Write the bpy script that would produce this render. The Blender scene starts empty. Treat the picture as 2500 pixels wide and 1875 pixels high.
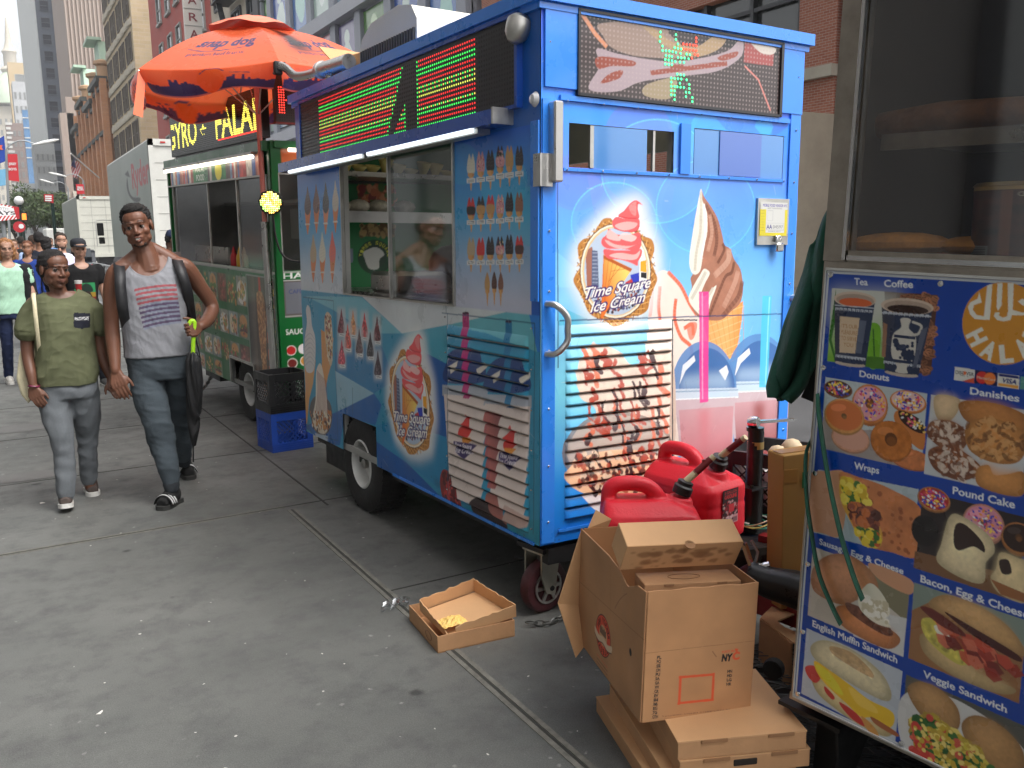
import bpy,bmesh,math,random
import numpy as np
from mathutils import Matrix,Vector
SC=bpy.context.scene
COL=SC.collection
# ---------------------------------------------------------------- camera, sky, sun, exposure
F,HOR,ROLL,CH,VPX=2200.,572.,math.radians(1.0),1.62,-30.
_yv=F*F/(937.5-HOR)
_d=np.array([math.tan(ROLL)*_yv,_yv,F]);_d/=np.linalg.norm(_d)
_up=-_d
_px=VPX-1250
_Y=np.array([_px,-(_px*_d[0]+F*_d[2])/_d[1],F]);_Y/=np.linalg.norm(_Y)
RW=np.stack([np.cross(_Y,_up),_Y,_up])
CAM=np.array([0,0,CH])
cd=bpy.data.cameras.new('camera');cam=bpy.data.objects.new('camera',cd);COL.objects.link(cam)
cd.sensor_width=36;cd.lens=36*F/2500;cd.clip_start=.05;cd.clip_end=3000
_m=Matrix.Identity(4)
for i in range(3):
 _m[i][0],_m[i][1],_m[i][2],_m[i][3]=RW[i,0],-RW[i,1],-RW[i,2],CAM[i]
cam.matrix_world=_m
SC.camera=cam
W=bpy.data.worlds.new('World');SC.world=W;W.use_nodes=True
SUN_EL,SUN_AZ=math.radians(56),math.radians(146)
nt=W.node_tree;bg=nt.nodes['Background']
sky=nt.nodes.new('ShaderNodeTexSky');sky.sky_type='NISHITA';sky.sun_disc=False
sky.sun_elevation=SUN_EL;sky.sun_rotation=SUN_AZ;sky.dust_density=6;sky.air_density=1.2
hs=nt.nodes.new('ShaderNodeHueSaturation');hs.inputs['Saturation'].default_value=.12
hs.inputs['Value'].default_value=2.3
nt.links.new(sky.outputs[0],hs.inputs['Color']);nt.links.new(hs.outputs[0],bg.inputs[0])
bg.inputs[1].default_value=.15
sl=bpy.data.lights.new('sun','SUN');sl.energy=.95;sl.angle=math.radians(25);sl.color=(1,.95,.88)
so=bpy.data.objects.new('sun',sl);COL.objects.link(so)
_sd=Vector((math.sin(SUN_AZ)*math.cos(SUN_EL),math.cos(SUN_AZ)*math.cos(SUN_EL),math.sin(SUN_EL)))
so.rotation_euler=(-_sd).to_track_quat('-Z','Y').to_euler()
VS=SC.view_settings;VS.view_transform='Standard';VS.look='None';VS.gamma=1;VS.exposure=.04
random.seed(7);RNG=np.random.default_rng(5)
# ---------------------------------------------------------------- photo pixel -> place
def ray(x,y):return RW@np.array([x-1250,y-937.5,F])
def ground(x,y,z=0.):
 r=ray(x,y);return CAM+r*((z-CH)/r[2])
def at_depth(x,y,Y):
 r=ray(x,y);return CAM+r*(Y/r[1])
def rot3(a,b,c):
 ca,sa,cb,sb,cc,sc=math.cos(a),math.sin(a),math.cos(b),math.sin(b),math.cos(c),math.sin(c)
 return np.array([[cc,-sc,0],[sc,cc,0],[0,0,1]])@np.array([[1,0,0],[0,ca,-sa],[0,sa,ca]])@np.array([[cb,0,sb],[0,1,0],[-sb,0,cb]])
class Frame:
 def __init__(s,O,M):s.O,s.M=np.array(O,float),M
 def hit(s,x,y,ax,d):
  r,c=s.M.T@ray(x,y),s.M.T@(CAM-s.O)
  return c+r*((d-c[ax])/r[ax])
 def side(s,x,y,d=0):p=s.hit(x,y,0,d);return p[1],p[2]
 def back(s,x,y,d=0):p=s.hit(x,y,1,d);return p[0],p[2]
 def mat(s):
  m=Matrix.Identity(4)
  for i in range(3):
   for j in range(3):m[i][j]=s.M[i,j]
   m[i][3]=s.O[i]
  return m
def K(fn,x0,y0,sc,d=0):
 return lambda x,y:fn(x0+x/sc,y0+y/sc,d)
 # ---------------------------------------------------------------- materials
def L(r,g=None,b=None):
 if g is None:r,g,b=r
 return tuple((c/255/12.92 if c<=10.3 else((c/255+.055)/1.055)**2.4)for c in(r,g,b))
_M={}
def mat(name,col=(.5,.5,.5),rough=.6,metal=0.,var=.0,vs=3.,bump=0.,bs=40.,emit=0.,trans=0.,coat=0.,vcol=False,alpha=1.,spec=.5,detail=5.):
 if name in _M:return _M[name]
 m=bpy.data.materials.new(name);m.use_nodes=True;n=m.node_tree;p=n.nodes['Principled BSDF'];lk=n.links.new
 p.inputs['Roughness'].default_value=rough;p.inputs['Metallic'].default_value=metal
 p.inputs['Specular IOR Level'].default_value=spec;p.inputs['Coat Weight'].default_value=coat;p.inputs['Coat Roughness'].default_value=.08
 tc=n.nodes.new('ShaderNodeTexCoord')
 src=None
 if vcol:
  a=n.nodes.new('ShaderNodeAttribute');a.attribute_name='Col';src=a.outputs['Color']
 if var:
  no=n.nodes.new('ShaderNodeTexNoise');no.inputs['Scale'].default_value=vs;no.inputs['Detail'].default_value=detail;no.inputs['Roughness'].default_value=.65
  lk(tc.outputs['Object'],no.inputs['Vector'])
  mr=n.nodes.new('ShaderNodeMapRange');mr.inputs[1].default_value=.3;mr.inputs[2].default_value=.7
  mr.inputs[3].default_value=1-var;mr.inputs[4].default_value=1+var
  lk(no.outputs['Fac'],mr.inputs[0])
  mx=n.nodes.new('ShaderNodeVectorMath');mx.operation='SCALE'
  if src:lk(src,mx.inputs[0])
  else:mx.inputs[0].default_value=col
  lk(mr.outputs[0],mx.inputs['Scale']);src=mx.outputs[0]
  m2=n.nodes.new('ShaderNodeMapRange');m2.inputs[1].default_value=.3;m2.inputs[2].default_value=.7
  m2.inputs[3].default_value=max(.02,rough-.12);m2.inputs[4].default_value=min(1,rough+.12)
  lk(no.outputs['Fac'],m2.inputs[0]);lk(m2.outputs[0],p.inputs['Roughness'])
 if src:lk(src,p.inputs['Base Color'])
 else:p.inputs['Base Color'].default_value=(*col,1)
 if bump:
  nb=n.nodes.new('ShaderNodeTexNoise');nb.inputs['Scale'].default_value=bs;nb.inputs['Detail'].default_value=4
  lk(tc.outputs['Object'],nb.inputs['Vector'])
  b=n.nodes.new('ShaderNodeBump');b.inputs['Strength'].default_value=bump;b.inputs['Distance'].default_value=.02
  lk(nb.outputs['Fac'],b.inputs['Height']);lk(b.outputs[0],p.inputs['Normal'])
 if emit:
  p.inputs['Emission Strength'].default_value=emit
  if src:lk(src,p.inputs['Emission Color'])
  else:p.inputs['Emission Color'].default_value=(*col,1)
 if trans:p.inputs['Transmission Weight'].default_value=trans;p.inputs['IOR'].default_value=1.12
 if alpha<1:p.inputs['Alpha'].default_value=alpha
 _M[name]=m
 return m
def glass(name,tint=(.75,.78,.76),keep=.75,rough=.03):
 if name in _M:return _M[name]
 m=bpy.data.materials.new(name);m.use_nodes=True;n=m.node_tree;lk=n.links.new
 for x in list(n.nodes):n.nodes.remove(x)
 o=n.nodes.new('ShaderNodeOutputMaterial');mx=n.nodes.new('ShaderNodeMixShader');t=n.nodes.new('ShaderNodeBsdfTransparent');g=n.nodes.new('ShaderNodeBsdfGlossy')
 t.inputs[0].default_value=(*tint,1);g.inputs['Roughness'].default_value=rough;g.inputs[0].default_value=(.9,.92,.95,1)
 mx.inputs[0].default_value=1-keep
 lk(t.outputs[0],mx.inputs[1]);lk(g.outputs[0],mx.inputs[2]);lk(mx.outputs[0],o.inputs[0])
 _M[name]=m;return m
 # ---------------------------------------------------------------- scene graph
def tag(o,label=None,cat=None,group=None,kind=None):
 for k,v in(('label',label),('category',cat),('group',group),('kind',kind)):
  if v:o[k]=v
 return o
def thing(name,label,cat,loc=(0,0,0),rz=0.,group=None,M=None):
 o=bpy.data.objects.new(name,None);COL.objects.link(o);o.empty_display_size=.1
 if M is not None:o.matrix_world=M
 else:o.location=loc;o.rotation_euler=(0,0,rz)
 return tag(o,label,cat,group)
def copy_tree(o,parent=None):
 c=o.copy();COL.objects.link(c);c.parent=parent
 for ch in list(o.children):copy_tree(ch,c)
 return c
def raw(name,V,Fc,m=None,parent=None,smooth=False,col=None,label=None):
 me=bpy.data.meshes.new(name);V=np.asarray(V,float)
 if isinstance(Fc,np.ndarray):
  me.vertices.add(len(V));me.vertices.foreach_set('co',V.ravel())
  k=Fc.shape[1];me.loops.add(Fc.size);me.loops.foreach_set('vertex_index',Fc.ravel().astype(np.int32))
  me.polygons.add(len(Fc));me.polygons.foreach_set('loop_start',np.arange(0,Fc.size,k,dtype=np.int32))
  me.update(calc_edges=True);me.validate()
 else:
  me.from_pydata([tuple(v)for v in V],[],Fc);me.update()
 if col is not None:
  at=me.color_attributes.new('Col','FLOAT_COLOR','POINT');c4=np.ones((len(V),4),np.float32);c4[:,:3]=col
  at.data.foreach_set('color',c4.ravel())
 if smooth:me.polygons.foreach_set('use_smooth',np.ones(len(me.polygons),bool))
 o=bpy.data.objects.new(name,me);COL.objects.link(o)
 if parent:o.parent=parent
 if m:
  me.materials.append(m)
 if label:o['label']=label
 return o
class MB:
 def __init__(s):s.V,s.Fc,s.C,s.c,s.sm=[],[],[],None,[]
 def add(s,V,Fc,smooth=False):
  b=len(s.V);s.V+=[tuple(v)for v in V];s.Fc+=[[b+i for i in f]for f in Fc];s.sm+=[smooth]*len(Fc)
  s.C+=[s.c or(1,1,1)]*len(V);return s
 def colour(s,c):s.c=c;return s
 def box(s,c,d,M=None,bev=0.):
  x,y,z=d[0]/2,d[1]/2,d[2]/2
  if bev:
   b=min(bev,x*.9,y*.9,z*.9);V=[];
   for sx in(-1,1):
    for sy in(-1,1):
     for sz in(-1,1):V+=[(sx*x,sy*(y-b),sz*(z-b)),(sx*(x-b),sy*y,sz*(z-b)),(sx*(x-b),sy*(y-b),sz*z)]
   bm=bmesh.new();[bm.verts.new(v)for v in V];r=bmesh.ops.convex_hull(bm,input=bm.verts);bm.verts.index_update()
   V=[v.co[:]for v in bm.verts];Fc=[[v.index for v in f.verts]for f in bm.faces];bm.free()
  else:
   V=[(a,b,e)for a in(-x,x)for b in(-y,y)for e in(-z,z)]
   Fc=[(0,1,3,2),(4,6,7,5),(0,4,5,1),(2,3,7,6),(0,2,6,4),(1,5,7,3)]
  V=np.array(V)
  if M is not None:V=V@np.array(M).T
  return s.add(V+np.array(c),Fc)
 def bar(s,a,b,w,h,up=(0,0,1)):
  a,b=np.array(a,float),np.array(b,float);d=b-a;l=np.linalg.norm(d);d/=l
  r=np.cross(d,up);r=np.cross(d,(0,1,0))if np.linalg.norm(r)<1e-4 else r;r/=np.linalg.norm(r);u=np.cross(r,d)
  return s.box((a+b)/2,(w,l,h),np.stack([r,d,u],1))
 def tube(s,P,r,n=10,cap=True,closed=False):
  P=np.array(P,float);m=len(P);r=np.ones(m)*r if np.isscalar(r)else np.array(r,float)
  T=np.gradient(P,axis=0)if not closed else np.roll(P,-1,0)-np.roll(P,1,0)
  T/=np.linalg.norm(T,axis=1)[:,None]+1e-12
  u=np.cross(T[0],(0,0,1));u=np.cross(T[0],(1,0,0))if np.linalg.norm(u)<.1 else u;u/=np.linalg.norm(u)
  V=[]
  for i in range(m):
   u=u-T[i]*(u@T[i]);u/=np.linalg.norm(u)+1e-12;w=np.cross(T[i],u)
   a=np.arange(n)*2*math.pi/n
   V+=list(P[i]+r[i]*(np.cos(a)[:,None]*u+np.sin(a)[:,None]*w))
  Fc=[[i*n+j,i*n+(j+1)%n,((i+1)%m)*n+(j+1)%n,((i+1)%m)*n+j]for i in range(m if closed else m-1)for j in range(n)]
  if cap and not closed:Fc+=[list(range(n))[::-1],list(range((m-1)*n,m*n))]
  return s.add(V,Fc,True)
 def lathe(s,prof,n=24,o=(0,0,0),ax=(0,0,1),cap=True):
  ax=np.array(ax,float);ax/=np.linalg.norm(ax);u=np.cross(ax,(1,0,0)if abs(ax[0])<.9 else(0,1,0));u/=np.linalg.norm(u);w=np.cross(ax,u)
  V=[np.array(o)+ax*h+r*(math.cos(a)*u+math.sin(a)*w)for r,h in prof for a in[2*math.pi*k/n for k in range(n)]]
  m=len(prof);Fc=[[i*n+j,i*n+(j+1)%n,(i+1)*n+(j+1)%n,(i+1)*n+j]for i in range(m-1)for j in range(n)]
  if cap:Fc+=[list(range(n))[::-1],list(range((m-1)*n,m*n))]
  return s.add(V,Fc,True)
 def prism(s,poly,f,d0,d1):
  n=len(poly);V=[f(u,v,d0)for u,v in poly]+[f(u,v,d1)for u,v in poly]
  return s.add(V,[list(range(n)),list(range(n,2*n))[::-1]]+[[i,(i+1)%n,n+(i+1)%n,n+i]for i in range(n)])
 def ball(s,c,r,n=12,sc=(1,1,1)):
  k=n//2;p=[(math.sin(math.pi*i/k),-math.cos(math.pi*i/k))for i in range(k+1)]
  b=len(s.V);s.lathe([(max(a,1e-4),h)for a,h in p],n,cap=False)
  for i in range(b,len(s.V)):s.V[i]=tuple(np.array(s.V[i])*r*np.array(sc)+np.array(c))
  return s
 def build(s,name,m,parent=None,smooth=None,label=None):
  o=raw(name,s.V,s.Fc,m,parent,False,np.array(s.C)if s.c else None,label)
  if smooth is None:o.data.polygons.foreach_set('use_smooth',np.array(s.sm,bool))
  if any(s.sm)or smooth:
   if smooth:o.data.polygons.foreach_set('use_smooth',np.ones(len(s.Fc),bool))
   o.data.update()
   try:
    md=o.data;md.set_sharp_from_angle(angle=math.radians(40))
   except Exception:pass
  return o
def cyl(a,b,r,name=None):
 return MB().tube([a,b],r,16)
 # ---------------------------------------------------------------- printed artwork, painted procedurally into fine coloured meshes
_TX={}
def glyphs(t,bold=0.):
 if(t,bold)not in _TX:
  c=bpy.data.curves.new('lettering','FONT');c.body=t;c.offset=bold;c.resolution_u=4
  o=bpy.data.objects.new('lettering',c);me=o.to_mesh();me.calc_loop_triangles()
  V=np.array([v.co[:2]for v in me.vertices]).reshape(-1,2);T=[V[list(t3.vertices)]for t3 in me.loop_triangles]
  o.to_mesh_clear();bpy.data.objects.remove(o);bpy.data.curves.remove(c)
  _TX[(t,bold)]=(T,V[:,0].min()if len(V)else 0,V[:,0].max()if len(V)else 1)
 return _TX[(t,bold)]
class Art:
 SS=2
 def __init__(s,u0,u1,v0,v1,res,base,k=None):
  s.u0,s.v0,s.res=u0,v0,res;s.nx,s.ny=int(round((u1-u0)/res)),int(round((v1-v0)/res))
  s.I=np.ones((s.ny*s.SS,s.nx*s.SS,3),np.float32)*np.array(base,np.float32);s.k=k
  y,x=np.mgrid[0:s.ny*s.SS,0:s.nx*s.SS];s.U=u0+(x+.5)*res/s.SS;s.Vv=v0+(y+.5)*res/s.SS
 def uv(s,P):
  return np.array([s.k(*p)for p in P],float)if s.k else np.array(P,float)
 def px(s,uv):return(uv-np.array([s.u0,s.v0]))/s.res*s.SS
 def mask(s,loops):
  H,Wd=s.I.shape[:2];allp=np.concatenate(loops)
  x0,y0=np.floor(allp.min(0)).astype(int)-1;x1,y1=np.ceil(allp.max(0)).astype(int)+2
  x0,y0,x1,y1=max(x0,0),max(y0,0),min(x1,Wd),min(y1,H)
  if x1<=x0 or y1<=y0:return None,None
  T=np.zeros((y1-y0,x1-x0+1),np.int32)
  for P in loops:
   for a,b in zip(P,np.roll(P,-1,0)):
    if a[1]==b[1]:continue
    if a[1]>b[1]:a,b=b,a
    r0,r1=max(int(math.ceil(a[1]-.5)),y0),min(int(math.ceil(b[1]-.5)),y1)
    if r1<=r0:continue
    rows=np.arange(r0,r1);xs=a[0]+(rows+.5-a[1])*(b[0]-a[0])/(b[1]-a[1])
    c=np.clip(np.ceil(xs-.5).astype(int)-x0,0,x1-x0)
    T[rows-y0,c]^=1
  return(np.cumsum(T,1)[:,:-1]&1).astype(np.float32),(slice(y0,y1),slice(x0,x1))
 def put(s,m,sl,col,a=1.):
  if m is None:return s
  col=np.array(col,np.float32);m=(m*a)[...,None]
  s.I[sl]=s.I[sl]*(1-m)+m*(col if col.ndim==1 else col[sl])
  return s
 def poly(s,P,col,a=1.,uv=False):
  P=s.px(np.array(P,float)if uv else s.uv(P));return s.put(*s.mask([P]),col,a)
 def blob(s,P,col,a=1.):
  return s.poly(smooth(P),col,a)
 def ell(s,c,rx,ry,col,a=1.,rot=0.,t0=0,t1=360,n=28):
  t=np.radians(np.linspace(t0,t1,n,endpoint=t1-t0<360));co,si=math.cos(math.radians(rot)),math.sin(math.radians(rot))
  X,Y=rx*np.cos(t),ry*np.sin(t);return s.poly(np.stack([c[0]+X*co-Y*si,c[1]+X*si+Y*co],1),col,a)
 def line(s,P,w,col,a=1.):
  P=s.px(s.uv(P));w=w/s.res*s.SS/2;mm=None
  for p,q in zip(P[:-1],P[1:]):
   d=q-p;l=np.linalg.norm(d)
   if l<1e-6:continue
   n=np.array([-d[1],d[0]])/l*w;e=d/l*w*.5
   s.put(*s.mask([np.array([p-e+n,q+e+n,q+e-n,p-e-n])]),col,a)
  return s
 def grad(s,P,c0,c1,a0,a1,al=1.,pw=1.):
  m,sl=s.mask([s.px(s.uv(P))])
  if m is None:return s
  g0,g1=s.uv([a0,a1]);d=g1-g0;t=np.clip(((s.U[sl]-g0[0])*d[0]+(s.Vv[sl]-g0[1])*d[1])/(d@d),0,1)[...,None]**pw
  m=(m*al)[...,None];s.I[sl]=s.I[sl]*(1-m)+m*(np.array(c0,np.float32)*(1-t)+np.array(c1,np.float32)*t);return s
 def soft(s,P,col,r,a=1.):
  pp=s.px(s.uv(P));n=max(1,int(r/s.res*s.SS));H,Wd=s.I.shape[:2]
  full=np.zeros((H,Wd),np.float32);m,sl=s.mask([pp])
  if m is None:return s
  full[sl]=m
  for _ in range(2):
   for ax in(0,1):
    c=np.cumsum(np.pad(full,[(n+1,n),(0,0)]if ax==0 else[(0,0),(n+1,n)],mode='edge'),axis=ax)
    full=((c[2*n+1:]-c[:-2*n-1])if ax==0 else(c[:,2*n+1:]-c[:,:-2*n-1]))/(2*n+1)
  return s.put(full,(slice(0,H),slice(0,Wd)),col,a)
 def text(s,t,p0,p1,top,col,bold=0.,shear=0.,a=1.):
  T,x0,x1=glyphs(t,bold)
  if not T:return s
  A,B,Tp=s.uv([p0,p1,top]);ux=(B-A)/(x1-x0);uy=(Tp-A)/.72
  loops=[s.px(A+(tr[:,:1]-x0+shear*tr[:,1:])*ux+tr[:,1:]*uy)for tr in T]
  return s.put(*s.mask(loops),col,a)
 def specks(s,P,cols,n,r0,r1,seed=1,a=1.,asp=1.):
  rg=np.random.default_rng(seed);uvp=s.uv(P);m,sl=s.mask([s.px(uvp)])
  if m is None:return s
  ys,xs=np.nonzero(m>.5)
  if not len(ys):return s
  k,s.k=s.k,None
  for i in rg.integers(0,len(ys),n):
   u,v=s.u0+(xs[i]+sl[1].start)*s.res/s.SS,s.v0+(ys[i]+sl[0].start)*s.res/s.SS
   r=rg.uniform(r0,r1);s.ell((u,v),r*asp,r,cols[rg.integers(len(cols))],a,rg.uniform(0,180),n=7)
  s.k=k;return s
 def mottle(s,P,amp,size,seed=1):
  m,sl=s.mask([s.px(s.uv(P))])
  if m is None:return s
  rg=np.random.default_rng(seed);h,w=m.shape;tot=np.zeros((h,w),np.float32)
  for o in range(3):
   st=max(2,int(size/s.res*s.SS/2**o));g=rg.standard_normal((h//st+3,w//st+3)).astype(np.float32)
   yy,xx=np.arange(h)/st,np.arange(w)/st;y0,x0=yy.astype(int),xx.astype(int);fy,fx=(yy-y0)[:,None],(xx-x0)[None]
   fy,fx=fy*fy*(3-2*fy),fx*fx*(3-2*fx)
   tot+=(g[y0][:,x0]*(1-fy)*(1-fx)+g[y0+1][:,x0]*fy*(1-fx)+g[y0][:,x0+1]*(1-fy)*fx+g[y0+1][:,x0+1]*fy*fx)/2**o
  s.I[sl]*=np.clip(1+amp*tot*m,.3,2)[...,None];return s
 def done(s):
  I=s.I.reshape(s.ny,s.SS,s.nx,s.SS,3).mean((1,3));return np.clip(I,0,1)
 def sheet(s,name,f,m,parent,hole=None,rect=None,label=None):
  I=s.done();u=s.u0+np.arange(s.nx+0)*s.res+s.res/2;v=s.v0+np.arange(s.ny)*s.res+s.res/2
  i0,i1,j0,j1=0,s.nx,0,s.ny
  if rect is not None:
   i0,i1=np.searchsorted(u,[rect[0],rect[1]]);j0,j1=np.searchsorted(v,[rect[2],rect[3]])
  u,v,I=u[i0:i1].copy(),v[j0:j1].copy(),I[j0:j1,i0:i1]
  if rect is not None:u[0],u[-1],v[0],v[-1]=rect
  else:u[0]-=s.res/2;u[-1]+=s.res/2;v[0]-=s.res/2;v[-1]+=s.res/2
  U,V=np.meshgrid(u,v);ny,nx=U.shape;idx=np.arange(nx*ny).reshape(ny,nx)
  Fc=np.stack([idx[:-1,:-1],idx[:-1,1:],idx[1:,1:],idx[1:,:-1]],-1).reshape(-1,4)
  if hole is not None:
   uc,vc=(U[:-1,:-1]+U[1:,1:])/2,(V[:-1,:-1]+V[1:,1:])/2;Fc=Fc[~hole(uc,vc).ravel()]
  P=f(U.ravel(),V.ravel());return raw(name,P,Fc,m,parent,True,I.reshape(-1,3),label)
def smooth(P,n=6,closed=True):
 P=np.array(P,float);N=len(P);out=[]
 for i in range(N if closed else N-1):
  p0,p1,p2,p3=(P[(i-1)%N],P[i],P[(i+1)%N],P[(i+2)%N])if closed else(P[max(i-1,0)],P[i],P[i+1],P[min(i+2,N-1)])
  for t in np.linspace(0,1,n,endpoint=False):
   out.append(.5*(2*p1+(p2-p0)*t+(2*p0-5*p1+4*p2-p3)*t*t+(3*p1-p0-3*p2+p3)*t**3))
 if not closed:out.append(P[-1])
 return np.array(out)
def inrect(r):return lambda U,V:(U>r[0])&(U<r[1])&(V>r[2])&(V<r[3])
def patch(name,txt,A,B,up,m,parent=None,h=.05,bold=.01,off=.002,shear=0.):
 T,x0,x1=glyphs(txt,bold);A,B,up=np.array(A,float),np.array(B,float),np.array(up,float);up/=np.linalg.norm(up)
 ux=(B-A)/(x1-x0);n=np.cross(B-A,up);n/=np.linalg.norm(n);V=[];Fc=[]
 for tr in T:
  b=len(V);V+=[A+ux*(g[0]-x0+shear*g[1])+up*(h/.72*g[1])+n*off for g in tr];Fc.append([b,b+1,b+2])
 return raw(name,V,Fc,m,parent)
 # ================================================================ the ground
def make_ground():
 m=bpy.data.materials.new('sidewalk_concrete');m.use_nodes=True;n=m.node_tree;lk=n.links.new;p=n.nodes['Principled BSDF']
 tc=n.nodes.new('ShaderNodeTexCoord')
 def noise(sc,det=6,rough=.6):
  q=n.nodes.new('ShaderNodeTexNoise');q.inputs['Scale'].default_value=sc;q.inputs['Detail'].default_value=det;q.inputs['Roughness'].default_value=rough
  lk(tc.outputs['Object'],q.inputs['Vector']);return q
 def rng(src,a,b,c,d):
  q=n.nodes.new('ShaderNodeMapRange');[setattr(q.inputs[i],'default_value',v)for i,v in zip((1,2,3,4),(a,b,c,d))];lk(src,q.inputs[0]);return q.outputs[0]
 def mix(a,b,f):
  q=n.nodes.new('ShaderNodeMix');q.data_type='RGBA'
  for s,v in((6,a),(7,b)):
   if isinstance(v,tuple):q.inputs[s].default_value=(*v,1)
   else:lk(v,q.inputs[s])
  lk(f,q.inputs[0]);return q.outputs[2]
 big,mid,fine=noise(.7,5),noise(5,8,.7),noise(90,3)
 base=mix((.078,.081,.076),(.145,.146,.136),rng(big.outputs['Fac'],.3,.7,0,1))
 base=mix(base,(.07,.07,.069),rng(mid.outputs['Fac'],.48,.7,0,.85))
 base=mix(base,(.2,.195,.185),rng(fine.outputs['Fac'],.62,.8,0,.5))
 vo=n.nodes.new('ShaderNodeTexVoronoi');vo.inputs['Scale'].default_value=3.1;vo.inputs['Randomness'].default_value=1;lk(tc.outputs['Object'],vo.inputs['Vector'])
 wp=n.nodes.new('ShaderNodeVectorMath');wp.operation='ADD';lk(tc.outputs['Object'],wp.inputs[0])
 sc=n.nodes.new('ShaderNodeVectorMath');sc.operation='SCALE';sc.inputs['Scale'].default_value=.05;lk(noise(14,4).outputs['Color'],sc.inputs[0]);lk(sc.outputs[0],wp.inputs[1])
 v2=n.nodes.new('ShaderNodeTexVoronoi');v2.inputs['Scale'].default_value=2.2;lk(wp.outputs[0],v2.inputs['Vector'])
 base=mix(base,(.026,.026,.025),rng(v2.outputs['Distance'],.04,.075,.85,0))
 v3=n.nodes.new('ShaderNodeTexVoronoi');v3.inputs['Scale'].default_value=9;lk(wp.outputs[0],v3.inputs['Vector'])
 pale=n.nodes.new('ShaderNodeMath');pale.operation='MULTIPLY';lk(rng(v3.outputs['Distance'],.04,.09,1,0),pale.inputs[0]);lk(rng(noise(1.1,3).outputs['Fac'],.42,.6,0,.7),pale.inputs[1])
 base=mix(base,(.33,.325,.31),pale.outputs[0])
 gr=n.nodes.new('ShaderNodeVectorMath');gr.operation='SCALE';lk(base,gr.inputs[0]);lk(rng(noise(230,2).outputs['Fac'],.3,.7,.72,1.3),gr.inputs['Scale']);base=gr.outputs[0]
 lk(base,p.inputs['Base Color']);lk(rng(mid.outputs['Fac'],.3,.7,.52,.8),p.inputs['Roughness'])
 b=n.nodes.new('ShaderNodeBump');b.inputs['Strength'].default_value=.25;b.inputs['Distance'].default_value=.004;lk(noise(160,4).outputs['Fac'],b.inputs['Height']);lk(b.outputs[0],p.inputs['Normal'])
 V=[(-6,-6,0),(3.42,-6,0),(3.42,600,0),(-6,600,0)]
 tag(raw('sidewalk',V,[[0,1,2,3]],m),kind='structure')
 j=MB()
 for x,w in((1.436,.01),(1.655,.012)):
  y0,y1=((-3,5.23)if x<1.5 else(5.2,120));j.box((x,(y0+y1)/2,.001),(w,y1-y0,.003))
 for y,x0,x1 in((5.28,-6,3.4),(3.7,1.45,3.4),(6.85,-6,3.4),(8.45,-6,3.4),(10.1,-6,3.4),(12,-6,3.4),(14,-6,3.4),(16,-6,3.4)):
  j.bar((x0,y+.02*x0,.001),(x1,y+.02*x1,.001),.006,.003)
 j.bar((-.5,-2,.001),(-.5,40,.001),.006,.003)
 tag(j.build('sidewalk_joints',mat('joint_dirt',(.035,.034,.03),.9)),kind='structure')
 j=MB()
 for x,y0,y1 in((1.42,-3,5.23),(1.454,-3,5.23)):j.box((x,(y0+y1)/2,.001),(.02,y1-y0,.004))
 for y in(5.263,5.297):j.bar((-6,y-.12,.001),(1.41,y+.028,.001),.01,.003)
 tag(j.build('joint_edges',mat('joint_edge',(.15,.145,.125),.85,var=.35,vs=25)),kind='structure')
 k=MB().box((3.5,297,-.07),(.16,606,.17));tag(k.build('kerb',mat('kerb_stone',(.2,.195,.185),.8,var=.2)),kind='structure')
 tag(raw('road',[(3.58,-40,-.13),(17.5,-40,-.13),(17.5,900,-.13),(3.58,900,-.13)],[[0,1,2,3]],mat('asphalt',(.055,.055,.057),.85,var=.25,vs=1.5,bump=.3,bs=120)),kind='structure')
 tag(raw('far_sidewalk',[(17.5,-40,0),(40,-40,0),(40,900,0),(17.5,900,0)],[[0,1,2,3]],mat('far_paving',(.2,.195,.185),.85,var=.15)),kind='structure')
 tag(raw('ground',[(-900,-300,-.2),(900,-300,-.2),(900,1500,-.2),(-900,1500,-.2)],[[0,1,2,3]],mat('far_ground',(.08,.08,.08),.9,var=.2,vs=.2)),kind='structure')
 # litter and wear that has a shape of its own
 rg=np.random.default_rng(3);q=MB()
 for _ in range(300):
  x,y=rg.uniform(-.8,3.2),rg.uniform(1.5,9);r=rg.uniform(.002,.0075)*(1+(rg.random()<.05)*1.5);a=rg.uniform(0,6.28,6);a.sort()
  q.add([(x+r*math.cos(t)*rg.uniform(.5,1.3),y+r*math.sin(t)*rg.uniform(.5,1.3),.0025)for t in a],[list(range(6))])
 tag(q.build('paper_litter',mat('paper_scrap',(.6,.58,.54),.9,var=.3,vs=30)),kind='stuff')
 for(px,py,rx,ry)in((55,1045,.28,.2),(75,1163,.3,.13)):
  c=ground(px,py);q=MB();q.add([(rx*math.cos(t),ry*math.sin(t),.003)for t in np.linspace(0,6.28,20,endpoint=False)],[list(range(20))])
  o=q.build('concrete_patch',mat('worn_patch',(.135,.133,.128),.8,var=.2,vs=9));o.location=(c[0],c[1],0);tag(o,kind='structure')
make_ground()
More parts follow.
